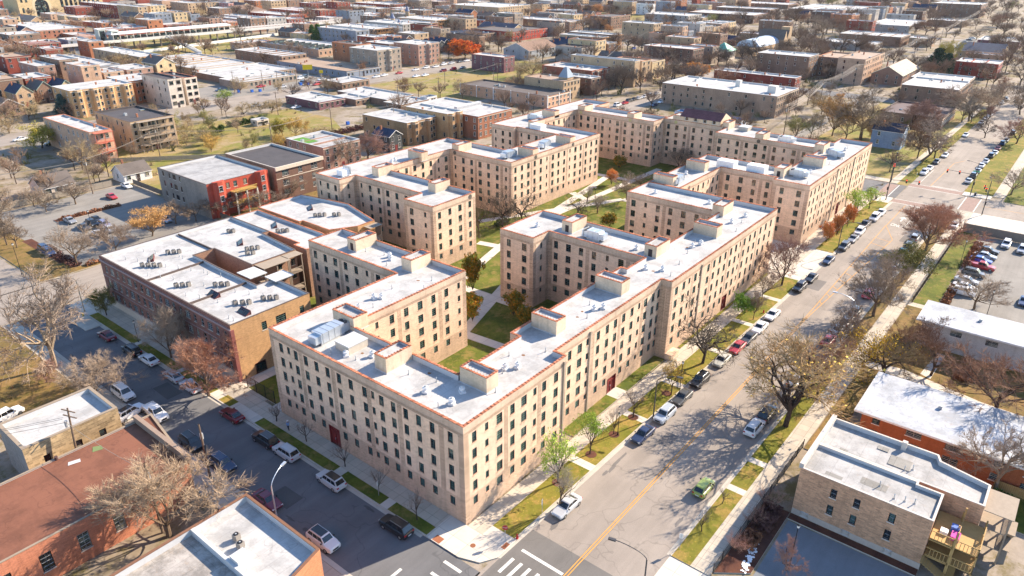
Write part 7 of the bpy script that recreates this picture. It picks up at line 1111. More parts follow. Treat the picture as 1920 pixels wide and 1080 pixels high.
def tree(x,y,h,rad,style,label,i,group=None,z0=0.0,cat='tree'):
    k=(style,i%NV.get(style,2))
    if k not in TM: TM[k]=tree_meshes(*k)
    tm,cm,zm,rm=TM[k]
    nm={'young':'sapling','greyyoung':'sapling','redshrub':'shrub','evergreen':'evergreen_tree','pinegreen':'conifer','spruce':'spruce_tree','column':'columnar_tree','cololive':'columnar_tree','green':'bushy_tree'}.get(style,'bare_tree' if not TS[style][9] else 'autumn_tree')
    root=empty(nm,(x,y,z0),random.Random(int(x*13+y*7)).uniform(0,6.28) if style not in('lean',) else 0,label,'shrub' if style=='redshrub' else 'tree',group)
    s=h/zm; sx=min(max(rad/rm,s*.45),s*1.7)
    for nm2,me in (('trunk',tm),('crown',cm)):
        o=link(nm2,me,root); o.scale=(sx,sx,s)
    return root
for ph,lst in TREES:
    lst=sorted(lst,key=lambda t:(t[0]-CAM.x)**2+(t[1]-CAM.y)**2)
    for i,(x,y,h,rad,st) in enumerate(lst):
        lab=ph if len(lst)==1 else f'{ph}, {ordn(i)} nearest of {len(lst)}'
        tree(x,y,h,rad,st,lab,int(x+y*3)%7,ph if len(lst)>1 else None)
# hedges and low shrubs: leaf clumps
def shrub(x,y,rx,ry,h,label,cols,seed=1,n=900,name='hedge'):
    rr=random.Random(seed); root=empty(name,(x,y,0),0,label,name.replace('_',' ')); L=MB(); S=MB()
    for i in range(n):
        u=rr.uniform(-1,1)*rx;v=rr.uniform(-1,1)*ry;t=rr.random()**.6*h*(.85+.25*math.sin(u*1.7+seed)); p=Vector((u,v,t)); s=.10+.05*rr.random(); a=Vector((rr.gauss(0,1),rr.gauss(0,1),rr.gauss(0,1))).normalized(); b=a.orthogonal().normalized(); a=a.cross(b)
        L.poly([p-a*s-b*s,p+a*s-b*s,p+a*s+b*s,p-a*s+b*s],rr.randrange(2))
    for i in range(int(4+rx*3)):
        u=rr.uniform(-1,1)*rx;v=rr.uniform(-1,1)*ry; S.cyl((u,v,0),(u+rr.gauss(0,.1),v+rr.gauss(0,.1),h*.8),.03,.01,4)
    S.build('stem',[trunkm('dark')],root); L.build('foliage',[leafm('hg%s'%(cols[0],),*cols),leafm('hg2%s'%(cols[1],),cols[1],cols[0])],root); return root
GR=((.04,.075,.02),(.08,.12,.03)); BRN=((.20,.085,.05),(.30,.14,.07)); PUR=((.10,.05,.05),(.16,.08,.06))
shrub(-31.5,68.0,.9,.9,1.3,'round clipped green bush by the tan stone building',GR,2,900,'bush')
for i,(x,y,rx,ry,h,l,c) in enumerate(((24.5,-29.2,2.4,1.2,1.5,'dark purple hedge in the mulch bed by the two-flat',PUR),(19.5,-29.0,1.6,1.0,1.1,'reddish hedge in the middle of the mulch bed',BRN),(78.5,-42.5,2.0,1.4,1.1,'russet shrub patch inside the curved path',BRN),
  (110,-34.4,8,.8,1.1,'brown hedge along the near half of the lot row',BRN),(140,-34.3,9,.9,1.3,'brown hedge along the far half of the lot row',BRN),(112,223.5,8,1.1,2.2,'dark green clipped hedge by the small hut',GR),(96,219,3.5,1.4,2.4,'round dark green hedge end left of the long hedge',GR),
  (20,121.9,14,.9,1.0,'rusty hedge strip between the lot and the back street',BRN),(4.5,132,1.2,9,.9,'dark brown hedge at the lot edge near the two dark cars',PUR),(23,159,8,.9,.8,'rust ground cover on the long lot island',BRN),(96,132.5,10,1.5,2.6,'row of dark columnar evergreens beside the roof-lawn house',GR),(120,180,24,2.2,1.6,'dark purple bramble strip at the edge of the field',PUR),
  (87,66,2.5,1.0,1.3,'dark hedge at the foot of the courtyard wing',GR),(45,-51.8,3.0,1.0,1.4,'dark green hedge at the end of the orange brick building',GR))):
    if l!='x': shrub(x,y,rx,ry,h,l,c,i+3,int(260*(rx*ry)**.75*max(1,h)))
raised('lot_island',rect(14,157.8,31,160.2),.14,G_MULCH); raised('lot_island',rect(2.8,128,5,150),.13,G_MULCH)
# snow remains in the mulch bed
sn=MB(); rr=random.Random(3)
for i in range(60):
    x=14.6+rr.random()*5.5; y=-30.6+rr.random()*.9+(x-14.6)*.08; r_=rr.uniform(.06,.26); sn.prism([(x+r_*math.cos(t*1.05)*rr.uniform(.6,1.3),y+r_*math.sin(t*1.05)*rr.uniform(.6,1.3)) for t in range(6)],.1,.17+r_*.15)
tag(sn.build('snow',[plain('snow',(.85,.87,.9),.6)]),'patches of old snow in the mulch bed by the lot','snow',kind='stuff')
HAZE=0.00003
# ------------------------------------------------------------------ cars
CP={'silver':(.50,.51,.53),'silver blue':(.38,.43,.50),'navy':(.02,.035,.09),'dark grey':(.07,.075,.08),'black':(.012,.012,.014),'champagne':(.48,.46,.38),'red':(.42,.025,.03),'charcoal':(.045,.048,.055),'white':(.78,.78,.78),'grey':(.25,.26,.28),
'dark brown':(.07,.045,.035),'lime green':(.27,.34,.07),'pinkish red':(.55,.12,.15),'teal green':(.02,.22,.18),'maroon':(.17,.012,.03),'dark red':(.15,.012,.02),'covered white':(.62,.63,.66),'dark-roofed silver':(.52,.54,.56),'white dark-glassed':(.76,.74,.72),'white blue-roofed':(.74,.75,.78),'silver grey':(.36,.38,.4),'blue':(.02,.07,.42),'dark blue':(.015,.04,.13),'purple grey':(.2,.19,.3),'pale blue':(.35,.48,.62),'red-white':(.6,.1,.1)}
def paint(c):
    nm='paint_'+c.replace(' ','_')
    if nm in MC: return MC[nm]
    t=NT(nm); t.out(CP[c],.32,.5); t.b.inputs['Coat Weight'].default_value=.8; t.b.inputs['Coat Roughness'].default_value=.06; MC[nm]=t.m; return t.m
TYRE=plain('tyre_rubber',(.018,.018,.018),.9); RIM=plain('wheel_rim',(.42,.43,.44),.3,.6,.7,0); HL=plain('headlight_glass',(.7,.72,.72),.1,.8,0,0); TL=plain('tail_light',(.45,.01,.015),.2,.7,0,0); TRIM=plain('black_trim',(.02,.02,.02),.6); PLATE=plain('number_plate',(.6,.6,.62),.6)
CD={ # half length, half width, belt z, roof z, windscreen base x, roof front x, roof rear x, rear base x, nose z
'sedan':(2.38,.90,.93,1.43,1.05,.35,-.95,-1.75,.72),'suv':(2.35,.94,1.08,1.72,1.15,.60,-1.75,-2.18,.92),'van':(2.5,.98,1.10,1.85,1.5,.85,-1.95,-2.38,.92),'hatch':(2.0,.86,.98,1.52,1.05,.45,-1.35,-1.88,.80),'pickup':(2.7,.95,1.08,1.75,1.25,.65,-.55,-.85,.95)}
def car_parts(t):
    hl,hw,bz,rz,wx,rf,rr_,rx,nz=CD[t]; parts=[]
    st=[(hl,hw*.74,.38,nz-.14),(hl-.10,hw*.90,.26,nz),(hl-.75,hw,.22,nz+.10),(wx+.05,hw,.20,bz-.02),(0,hw,.20,bz),(rx+.2,hw,.20,bz+.02),(-hl+.35,hw*.97,.22,bz+.02 if t!='pickup' else bz),(-hl+.06,hw*.90,.28,bz-.06),(-hl,hw*.80,.40,bz-.22)]
    m=MB(); sec=[]
    for x,w_,z0,z1 in st:
        zm=(z0+z1)/2; sec.append([(x,-w_*.90,z0),(x,-w_,z0+.12),(x,-w_,zm+.06),(x,-w_*.93,z1-.05),(x,-w_*.80,z1),(x,w_*.80,z1),(x,w_*.93,z1-.05),(x,w_,zm+.06),(x,w_,z0+.12),(x,w_*.90,z0)])
    for a,b in zip(sec,sec[1:]):
        for i in range(9): m.poly([a[i],a[i+1],b[i+1],b[i]],0)
    m.poly(sec[0][::-1],0); m.poly(sec[-1],0)
    # greenhouse
    cb=hw*.90; ct=hw*.70
    base=[(wx,cb*.92),(rx,cb*.90)]; 
    G=[(wx,-cb*.9,bz-.02),(rf,-ct,rz-.05),(rf-.15,-ct*.97,rz),(rr_+.15,-ct*.97,rz),(rr_,-ct,rz-.06),(rx,-cb*.9,bz-.02)]
    def mir(p): return (p[0],-p[1],p[2])
    for a,b in zip(G,G[1:]): m.poly([a,b,mir(b),mir(a)],0)
    m.poly(G[::-1],0); m.poly([mir(p) for p in G],0)
    if t=='pickup':
        for s in (-1,1): m.box(-hl+.1,s*hw*.93-.05,bz-.02,rx-.05,s*hw*.93+.05,bz+.12,0)
        m.box(-hl+.08,-hw*.9,bz-.02,-hl+.16,hw*.9,bz+.12,0)
    parts.append(('body',m,None,True))
    g=MB(); e=.012
    def lp(a,b,k): return tuple(a[i]+(b[i]-a[i])*k for i in range(3))
    def pane(a,b,inset_,o):
        c=mir(b);d=mir(a); q=[lp(a,b,.10),lp(a,b,.92),lp(d,c,.92),lp(d,c,.10)]; q=[(p[0]+o[0],p[1]*inset_,p[2]+o[2]) for p in q]; g.poly(q)
    pane(G[0],G[1],.88,(e,0,e)); pane(G[5],G[4],.86,(-e,0,e)); parts.append(('windscreen',g,CGLASS,False))
    for s,nm in ((-1,'side_windows'),(1,'side_windows')):
        g2=MB(); z0=bz+.04; z1=rz-.10
        def at(z_,x): # y on the cabin side
            k=(z_-bz)/(rz-bz); return s*((cb*.9)*(1-k)+ct*k+.014)
        def fx(z_): k=(z_-bz)/(rz-.05-bz); return wx+(rf-wx)*k
        def bx(z_): k=(z_-bz)/(rz-.06-bz); return rx+(rr_-rx)*k
        n_=2 if t in('sedan','hatch','pickup') else 3
        xs0=[fx(z0)-.12,*([ (fx(z0)+bx(z0))/n_*i for i in ()]),bx(z0)+.14]
        for i in range(n_):
            a0=fx(z0)-.14+(bx(z0)+.16-fx(z0)+.14)*i/n_;a1=fx(z0)-.14+(bx(z0)+.16-fx(z0)+.14)*(i+1)/n_
            b0=fx(z1)-.08+(bx(z1)+.10-fx(z1)+.08)*i/n_;b1=fx(z1)-.08+(bx(z1)+.10-fx(z1)+.08)*(i+1)/n_
            g2.poly([(a0-.04,at(z0,0),z0),(a1+.04,at(z0,0),z0),(b1+.04,at(z1,0),z1),(b0-.04,at(z1,0),z1)])
        parts.append((nm,g2,CGLASS,False))
    for x in (hl-.88,-hl+.85):
        for s in (-1,1):
            wm_=MB(); y0=s*(hw-.20);y1=s*(hw+.012); r_=.34 if t!='sedan' else .32
            wm_.cyl((x,y0,r_),(x,y1,r_),r_,r_,14,0,True); wm_.cyl((x,y1,r_),(x,y1+s*.012,r_),r_*.62,r_*.55,10,1,True); parts.append(('wheel',wm_,[TYRE,RIM],False))
    for s in (-1,1):
        h=MB(); h.box(hl-.20,s*hw*.70-.16,nz-.20,hl-.02,s*hw*.70+.12,nz-.04); parts.append(('headlight',h,HL,False))
        h=MB(); h.box(-hl-.005,s*hw*.70-.14,bz-.30,-hl+.14,s*hw*.70+.16,bz-.12); parts.append(('tail_light',h,TL,False))
    h=MB(); h.box(hl-.06,-.42,.46,hl+.012,.42,nz-.22); parts.append(('grille',h,TRIM,False)); h=MB(); h.box(-hl-.02,-.26,.50,-hl+.03,.26,.64); parts.append(('number_plate',h,PLATE,False))
    for s in (-1,1):
        h=MB(); h.box(wx-.34,s*(hw+.02)-.09,bz,wx-.20,s*(hw+.02)+.09,bz+.14); parts.append(('mirror',h,TRIM,False))
    if t=='suv':
        for s in (-1,1): h=MB(); h.box(rr_+.2,s*ct*.86-.02,rz,rf-.2,s*ct*.86+.02,rz+.05); parts.append(('roof_rail',h,RIM,False))
    return parts
CM={}
def car(x,y,t,c,ax,fl,label,group):
    d=math.hypot(x-CAM.x,y-CAM.y); simple=d>230
    if (t,'p') not in CM: CM[(t,'p')]=car_parts(t)
    P=CM[(t,'p')]
    key=(t,c,simple)
    if ax=='A': ang=R(180)-R(.8)
    elif ax=='A2': ang=R(12)
    elif ax=='B': ang=R(90)
    else: ang=R(90)
    ang+=math.pi*fl+rnd.uniform(-.015,.015)
    if ax=='B' : ang=R(90)+(math.pi if not fl else 0)+rnd.uniform(-.02,.02)
    if ax=='Y' : ang=R(-90)+rnd.uniform(-.04,.04)
    root=empty({'sedan':'parked_car','suv':'parked_suv','van':'parked_van','hatch':'parked_hatchback','pickup':'parked_pickup'}[t],(x,y,.006),ang,label,{'sedan':'car','suv':'car','van':'van','hatch':'car','pickup':'pickup truck'}[t],group)
    if key not in CM:
        out=[]
        if simple:
            for grp,sel in (('body',lambda n_:n_=='body'),('windows',lambda n_:n_ in('windscreen','side_windows')),('wheels',lambda n_:n_=='wheel')):
                m=MB(); mt=None
                for n_,mb_,mat,sm in P:
                    if sel(n_): m.add(mb_,Matrix()); mt=mat
                out.append((grp,m.mesh(grp,[paint(c)] if grp=='body' else (mt if isinstance(mt,list) else [mt]),False)))
        else:
            for n_,mb_,mat,sm in P: out.append((n_,mb_.mesh(n_,mat if isinstance(mat,list) else [mat or paint(c)],False)))
        CM[key]=out
    for n_,me in CM[key]:
        o=link(n_,me,root)
        if n_=='body' and not simple:
            bv=o.modifiers.new('soften','BEVEL'); bv.width=.05; bv.segments=2; bv.limit_method='ANGLE'; bv.angle_limit=R(22)
    hl,hw,bz,rz,wx,rf,rr_,rx,nz=CD[t]
    if c in('dark-roofed silver','white dark-glassed'):
        m=MB(); m.box(rr_+.15,-hw*.62,rz+.002,rf-.15,hw*.62,rz+.02); m.build('roof_panel',[paint('black')],root)
    if c=='white blue-roofed':
        m=MB(); m.box(rr_+.2,-hw*.55,rz+.002,rf-.2,hw*.55,rz+.015); m.build('sunroof',[CGLASS],root)
    if c=='covered white':
        m=MB(); m.box(wx-.7,-hw*.98,bz-.1,wx+.1,hw*.98,bz+.35); m.build('car_cover',[plain('cover_cloth',(.6,.62,.68),.9)],root)
    return root
for ph,end,lst in CARS:
    idx=1 if 'front of the brown' in ph or 'lower side' in ph else 0
    order=sorted(range(len(lst)),key=lambda k:(-lst[k][1] if idx else lst[k][0]))
    if ph.startswith('nosed'): order=order[::-1]
    for n_,k in enumerate(order):
        x,y,t,c,ax,fl=lst[k]; tn={'sedan':'saloon','suv':'SUV','van':'van','hatch':'hatchback','pickup':'pickup'}[t]
        lab=f'{c} {tn} {ph}' + (f', {ordn(n_)} from {end}' if len(lst)>1 else '')
        car(x,y,t,c,ax,fl,lab,'cars parked '+ph if len(lst)>1 else None)
# ------------------------------------------------------------------ street furniture
def street_lamp(x,y,h,az,reach,label,metal=GALV):
    root=empty('street_lamp',(x,y,.1),az,label,'street lamp'); m=MB(); m.cyl((0,0,0),(0,0,h*.82),.11,.08,8); p=Vector((0,0,h*.82)); n=8
    for i in range(1,n+1):
        t=i/n; q=Vector((reach*t**1.0*(1-.0)*math.sin(t*math.pi/2),0,h*.82+h*.18*math.sin(t*math.pi/2))); m.cyl(p,q,.06,.05,6); p=q
    m.cyl((0,0,0),(0,0,.3),.2,.16,8,0,True); m.build('pole',[metal],root)
    m=MB(); m.box(p.x-.1,-.16,p.z-.12,p.x+.75,.16,p.z+.06); m.build('lamp_head',[metal],root); m=MB(); m.box(p.x+.05,-.12,p.z-.15,p.x+.65,.12,p.z-.121); m.build('lens',[WHITE],root); return root
street_lamp(-15.3,17.6,8.2,R(20),2.4,'silver curved street lamp beside the maroon car')
street_lamp(3.2,-23.3,8.0,R(105),3.6,'dark-headed street lamp arm leaning over the near crossing',DARKM)
street_lamp(81.0,-23.0,8.4,R(100),3.4,'thin street lamp arm among the bare trees on the right verge')
street_lamp(34.9,-7.3,8.2,R(-70),3.0,'street lamp on the verge before the twin dark cars with white head',DARKM)
street_lamp(121.5,-8.9,8.4,R(-80),3.0,'street lamp on the verge beside the orange trees',DARKM)
street_lamp(-4.2,98.5,8.0,R(160),2.4,'tan street lamp at the corner of the brown block',plain('tan_pole',(.45,.37,.26),.7))
def post_lamp(x,y,h,label):
    root=empty('post_lamp',(x,y,.1),0,label,'post lamp'); m=MB(); m.cyl((0,0,0),(0,0,h),.06,.05,6); m.cyl((0,0,0),(0,0,.4),.14,.1,8,0,True); m.build('post',[BLACKM],root); m=MB(); m.cyl((0,0,h),(0,0,h+.35),.13,.2,8,0); m.cyl((0,0,h+.35),(0,0,h+.5),.22,.04,8,1); m.build('lantern',[plain('lantern_glass',(.8,.78,.72),.3),BLACKM],root)
for x,y,h,l in ((23.2,11.6,4.0,'black post lamp in the shaded near courtyard'),(18.4,-34.2,6.4,'tall black post lamp on the island of the blue-shaded lot'),(27.9,-5.2,3.6,'black post lamp between the two light green street trees'),(16,141,6,'dark post lamp on the island of the shaded back lot'),(103.5,-42,6.5,'tall slim lamp at the right lot by the white building'),(130,-33.2,6.5,'slim lamp on the grass beside the row of parked cars'),(-5.0,128,7,'tall pole lamp at the corner of the back lot'),(75,51,4,'black post lamp at the courtyard path crossing'),(118,57,4,'black post lamp on the courtyard lawn'),(-3.4,78,4,'white-globed post lamp before the brown block'),(42.0,-8.0,6.8,'dark green lamp post on the kerb by the black four-by-four')): post_lamp(x,y,h,l)
def sign(x,y,h,az,kind,label):
    root=empty('street_sign',(x,y,.1),az,label,'sign'); m=MB(); m.cyl((0,0,0),(0,0,h),.035,.035,6); m.build('post',[GREYM],root)
    if kind=='stop':
        m=MB(); q=[(.38*math.cos(math.pi/8+i*math.pi/4),-.05,h-.05+.38*math.sin(math.pi/8+i*math.pi/4)) for i in range(8)]; m.poly(q,0); m.poly([(a,.0,c) for a,b,c in q],1); p=m.build('sign_plate',[plain('stop_red',(.45,.02,.03),.5),GREYM],root)
        to=link('lettering',text_mesh('STOP',.27,WHITE),p,(0,-.062,h-.05)); to.rotation_euler=(R(90),0,0)
    else:
        c={'white':WHITE,'yellow':plain('sign_yellow',(.7,.5,.02),.5),'green':plain('sign_green',(.02,.35,.15),.5)}[kind]; w_,hh_=(.22,.36) if kind!='green' else (.9,.2)
        m=MB(); m.box(-w_,-.04,h-.6,w_,-.01,h-.6+hh_*2); m.build('sign_plate',[c],root)
sign(.9,-5.6,2.3,R(-60),'stop','red octagonal stop sign on the near corner grass'); sign(7.4,-6.4,2.4,R(200),'white','white parking sign on the verge behind the silver sedan'); sign(-3.3,12.6,2.3,R(200),'white','white sign on the side street grass by the black car')
sign(13.2,-22.8,2.3,R(110),'white','thin sign post at the corner of the far verge'); sign(208,-24.6,2.8,R(180),'yellow','yellow warning sign past the crossing beside parked cars'); sign(-6.2,93.5,2.0,R(200),'yellow','yellow keep-right marker on the small concrete island')
sign(200,-9.6,2.3,R(180),'white','white parking sign past the crossing on the left verge')
def hydrant(x,y,label):
    root=empty('fire_hydrant',(x,y,.12),0,label,'fire hydrant'); m=MB(); m.cyl((0,0,0),(0,0,.08),.17,.17,10,0,True); m.cyl((0,0,.08),(0,0,.58),.11,.11,10); m.cyl((0,0,.58),(0,0,.74),.13,.04,10,0,True); m.cyl((-.2,0,.42),(.2,0,.42),.055,.055,8,0,True); m.cyl((0,-.2,.38),(0,0,.38),.07,.07,8,0,True); m.build('barrel',[plain('hydrant_red',(.5,.03,.03),.5)],root)
hydrant(2.2,-6.45,'red fire hydrant on the near corner kerb'); hydrant(80.5,-7.0,'dark red fire hydrant on the verge near the white saloons')
def bin_(x,y,label): 
    root=empty('litter_bin',(x,y,.1),0,label,'litter bin'); m=MB(); m.cyl((0,0,0),(0,0,.95),.28,.32,10,0,True); m.build('drum',[DARKM],root)
bin_(171.5,-5.0,'dark litter bin at the left corner of the crossing'); bin_(193.6,-26.8,'dark litter bin at the right corner of the crossing')
sgp=plain('signal_pole',(.05,.055,.06),.6)
def signal(x,y,az,label,arm=7.5,green=False):
    root=empty('traffic_signal',(x,y,.12),az,label,'traffic signal'); m=MB(); m.cyl((0,0,0),(0,0,9.5),.13,.09,8); m.cyl((0,0,6.0),(arm,0,6.5),.08,.05,6); m.cyl((0,0,9.4),(2.6,0,9.9),.05,.04,6); m.box(2.4,-.15,9.8,3.1,.15,9.95); m.build('pole',[sgp],root)
    for k,xx in enumerate((arm*.55,arm-.2)):
        s=MB(); s.box(xx-.2,-.2,5.6,xx+.2,.1,6.7); hd=s.build('signal_head',[BLACKM],root); l=MB(); l.cyl((xx,.1,6.45),(xx,.16,6.45),.11,.11,10,0,True); l.cyl((xx,-.26,6.45),(xx,-.2,6.45),.11,.11,10,0,True); l.build('red_light',[REDL],hd)
    s=MB(); s.box(-.35,-.2,3.0,-.1,.1,3.9); s.build('signal_head',[BLACKM],root)
    if green:
        s=MB(); s.box(-.9,-.16,6.9,.9,-.12,7.25); s.build('street_name_sign',[plain('sign_green',(.02,.35,.15),.5)],root)
t_=NT('red_signal_light'); t_.out((.5,.02,.01),.4); t_.b.inputs['Emission Color'].default_value=(1,.06,.02,1); t_.b.inputs['Emission Strength'].default_value=3; REDL=t_.m
signal(172.6,-7.4,R(-78),'traffic signal mast at the near left corner of the crossing'); signal(193.5,-25.6,R(95),'traffic signal mast with green street name sign at the far right corner',7.5,True); signal(175.2,-31.2,R(15),'traffic signal mast at the near right corner of the crossing',6.5); signal(192.8,-4.0,R(190),'traffic signal mast at the far left corner by the blue house',6)
# utility poles and cables
def utility_pole(x,y,h,az,label,arms=2,lean=0):
    root=empty('utility_pole',(x,y,0),az,label,'utility pole'); m=MB(); m.cyl((0,0,0),(lean,0,h),.17,.11,8); m.build('pole',[plain('pole_wood',(.17,.12,.085),.9)],root)
    for k in range(arms): a=MB(); a.box(lean-.06,-1.2,h-.5-k*.9,lean+.06,1.2,h-.38-k*.9); a.build('crossarm',[plain('pole_wood',(1,1,1))],root)
    a=MB(); a.cyl((.25,.2,h-2.6),(.25,.2,h-1.7),.22,.22,8,0,True); a.build('transformer',[GREYM],root)
UP=[(-26.2,47.6,10.5,'leaning dark utility pole between the stone building and the red-brown roof',2),(-24.6,28.5,10.8,'tan utility pole beside the wide bare tree by the orange wall',0),(-15.4,33.2,9.0,'slim dark pole on the side street pavement by the navy car',0),(31,176,11,'utility pole by the white garage',1),(62,196,12,'pale utility pole before the back porches',1),(89,170,12,'utility pole at the edge of the field',1),(123,181,12,'dark utility pole in the scrub by the field',1),(131,228,10,'utility pole by the avenue lot',1),(150,292,10,'utility pole left on the car lot',1),(162,285,10,'utility pole in the middle of the car lot',1),(168,281,9,'utility pole with blue base on the car lot',1),(178,279,9,'utility pole right of the red car on the lot',1),(141,165,11,'utility pole behind the golden bay flats',2),(172,196,11,'utility pole by the broad workshop',2),(202,200,10,'utility pole on the edge of the green vacant lot',1),(222,215,10,'thin pole on the green vacant lot',0),(238,196,10,'pole at the right of the green vacant lot',0),(252,205,11,'utility pole beside the peach building',2),(206,262,10,'pole by the low brown store at the avenue',0),(232,44,12,'utility pole behind the dark mansard',2),(300,52,12,'first utility pole down the alley',2),(360,54,12,'second utility pole down the alley',2),(430,55,12,'third utility pole down the alley',2),(510,57,12,'fourth utility pole down the alley',2),(600,58,12,'fifth utility pole down the alley',2),(700,62,12,'sixth utility pole down the alley',2),(820,66,12,'seventh utility pole down the alley',2),(300,170,11,'utility pole behind the tan flats',1),(380,205,11,'utility pole by the small white garage',1),(470,232,11,'utility pole by the free-standing tan block',1)]
for x,y,h,l,a in UP: utility_pole(x,y,h,R(90) if x>225 and y<100 else R(20),l,a,.9 if x==-26.2 else 0)
cabm=plain('cable',(.30,.26,.22),.7)
def cable(a,b,sag,label,n=14,r=.045,lines=((0,0),)):
    m=MB(); a=Vector(a);b=Vector(b); d=(b-a); sd_=Vector((-d.y,d.x,0)).normalized()
    for ox,oz in lines:
        p=a+sd_*ox+Vector((0,0,oz))
        for i in range(1,n+1):
            t=i/n; q=a.lerp(b,t)+sd_*ox+Vector((0,0,oz-sag*4*t*(1-t))); m.cyl(p,q,r,r,3); p=q
    o=m.build('overhead_cable',[cabm]); tag(o,label,'overhead cable')
CB=[(232,44),(300,52),(360,54),(430,55),(510,57),(600,58),(700,62),(820,66)]
for i,(a,b) in enumerate(zip(CB,CB[1:])): cable((*a,11.6),(*b,11.6),1.3,f'bundle of overhead cables down the alley, {ordn(i)} span from the tan block',12,.06,((-1.1,0),(-.3,.1),(.5,0),(1.1,.1),(0,-1.1),(.2,-2.0)))
ct=[(31,176),(62,196),(89,170),(123,181),(141,165),(172,196),(202,200),(252,205),(300,170),(380,205),(470,232)]
for i,(a,b) in enumerate(zip(ct,ct[1:])): cable((*a,10.6),(*b,10.6),.9,f'overhead cable span {ordn(i)} from the left, running behind the courtyard',12,.045,((0,0),(.5,-.3)))
cable((-26.2,47.6,9.6),(-52,66,9),.5,'twin cables from the leaning pole to the left edge',12,.03,((0,0),(.4,0),(.2,-.7)))
cable((-26.2,47.6,9.0),(-24.6,28.5,9.6),.5,'cable from the leaning pole to the tan pole',12,.03)
cable((31,176,10),(-10,190,9.2),.6,'cable pair crossing the back lot to the left edge',12,.05,((0,0),(.4,0)))
# shop signs by the avenue lot and odd boxes
for x,y,w_,h_,z_,c,l in ((198,296,5.2,2.6,5,'sign_yellow','large yellow pole sign beside the strip of shops'),(197,283,2,1.6,4.5,'sign_yellow','small yellow angled pole sign on the car lot')):
    root=empty('pole_sign',(x,y,0),R(-30),l,'sign'); m=MB(); m.cyl((0,0,0),(0,0,z_),.12,.12,6); m.build('post',[GREYM],root); m=MB(); m.box(-w_/2,-.15,z_,w_/2,.15,z_+h_); m.build('sign_panel',[plain(c,(.7,.5,.02),.5)],root)
for i,(x,y) in enumerate(((150.5,289),(155,284.5),(158.5,282.8),(183,282.6),(186.5,281),(138,190))):
    root=empty('wheeled_bin',(x,y,0),0,f'blue wheeled bin near the car lot, {ordn(i)} from the left',"bin",'blue bins'); m=MB(); m.box(-.6,-.5,.1,.6,.5,1.2); m.build('body',[plain('bin_blue',(.02,.12,.5),.6)],root); m=MB(); m.box(-.65,-.55,1.2,.65,.55,1.3); m.build('lid',[plain('bin_blue2',(.03,.1,.35),.6)],root)

b_=building('flat',112.5,215.5,118,220,2.4,'pale','greywhite',{'units':0},'small pale hut at the end of the dark hedge')
building('flat',190,196,196.5,200.5,2.8,'white','greywhite',{'units':0},'white site cabin at the edge of the green vacant lot')
# low wall box in the facade recess
tag(raised('entrance_wall',rect(52.25,-1.3,55.2,-.02),1.1,CREAM,CREAM),'low tan brick wall box beside the facade recess','wall'); 
for o in list(COL.objects):
    if o.name.startswith('entrance_wall'): del o['kind']
# ------------------------------------------------------------------ a person walking on the front pavement
def person(x,y,az,label,hm=1.74):
    me=bpy.data.meshes.new('person'); V=[(0,0,.92),(0,0,1.12),(0,0,1.38),(0,0,1.47),(0,.01,1.56),(0,.01,1.70),(.17,0,1.40),(.24,.06,1.14),(.23,.20,.94),(-.17,0,1.40),(-.24,-.06,1.14),(-.22,.04,.90),(.09,0,.88),(.10,.16,.50),(.10,.16,.08),(.10,.28,.04),(-.09,0,.88),(-.10,-.08,.50),(-.10,-.26,.12),(-.10,-.15,.04)]
    E=[(0,1),(1,2),(2,3),(3,4),(4,5),(2,6),(6,7),(7,8),(2,9),(9,10),(10,11),(0,12),(12,13),(13,14),(14,15),(0,16),(16,17),(17,18),(18,19)]
    me.from_pydata(V,E,[]); me.update(); root=link('person',me,None,(x,y,.135),az); tag(root,label,'person')
    rad=[.15,.14,.15,.06,.09,.10,.075,.05,.038,.075,.05,.038,.10,.07,.05,.045,.10,.07,.05,.045]
    sk=root.modifiers.new('skin','SKIN'); 
    for i,r_ in enumerate(rad): me.skin_vertices[0].data[i].radius=(r_,r_*.85)
    me.skin_vertices[0].data[0].use_root=True
    root.modifiers.new('sub','SUBSURF').levels=2; root.modifiers['sub'].render_levels=2
    me.materials.append(plain('skin',(.35,.2,.14),.6))
    m=MB(); m.cyl((0,0,.92),(0,0,1.42),.19,.205,12,0,True); m.cyl((.17,0,1.43),(.25,.07,1.12),.10,.075,8); m.cyl((-.17,0,1.43),(-.25,-.07,1.12),.10,.075,8); m.build('shirt',[plain('blue_shirt',(.22,.36,.62),.9)],root)
    m=MB(); m.cyl((.09,0,.94),(.10,.16,.50),.12,.09,8); m.cyl((.10,.16,.50),(.10,.16,.10),.09,.075,8); m.cyl((-.09,0,.94),(-.10,-.08,.50),.12,.09,8); m.cyl((-.10,-.08,.50),(-.10,-.26,.14),.09,.075,8); m.build('trousers',[plain('dark_trousers',(.03,.035,.05),.9)],root)
    m=MB(); m.cyl((0,.01,1.70),(0,.01,1.80),.115,.06,10,0,True); m.cyl((0,.01,1.695),(0,.01,1.715),.17,.16,12,0,True); m.build('hat',[WHITE],root)
person(-2.2,33.9,R(0),'person in a light blue shirt and white hat walking beside the tan block')
for i,(x,y) in enumerate(((222,455),(224,451),(236,440),(233,446))): person(x,y,R(40*i),f'small figure on the path below the station stair, {ordn(i)} from the left')
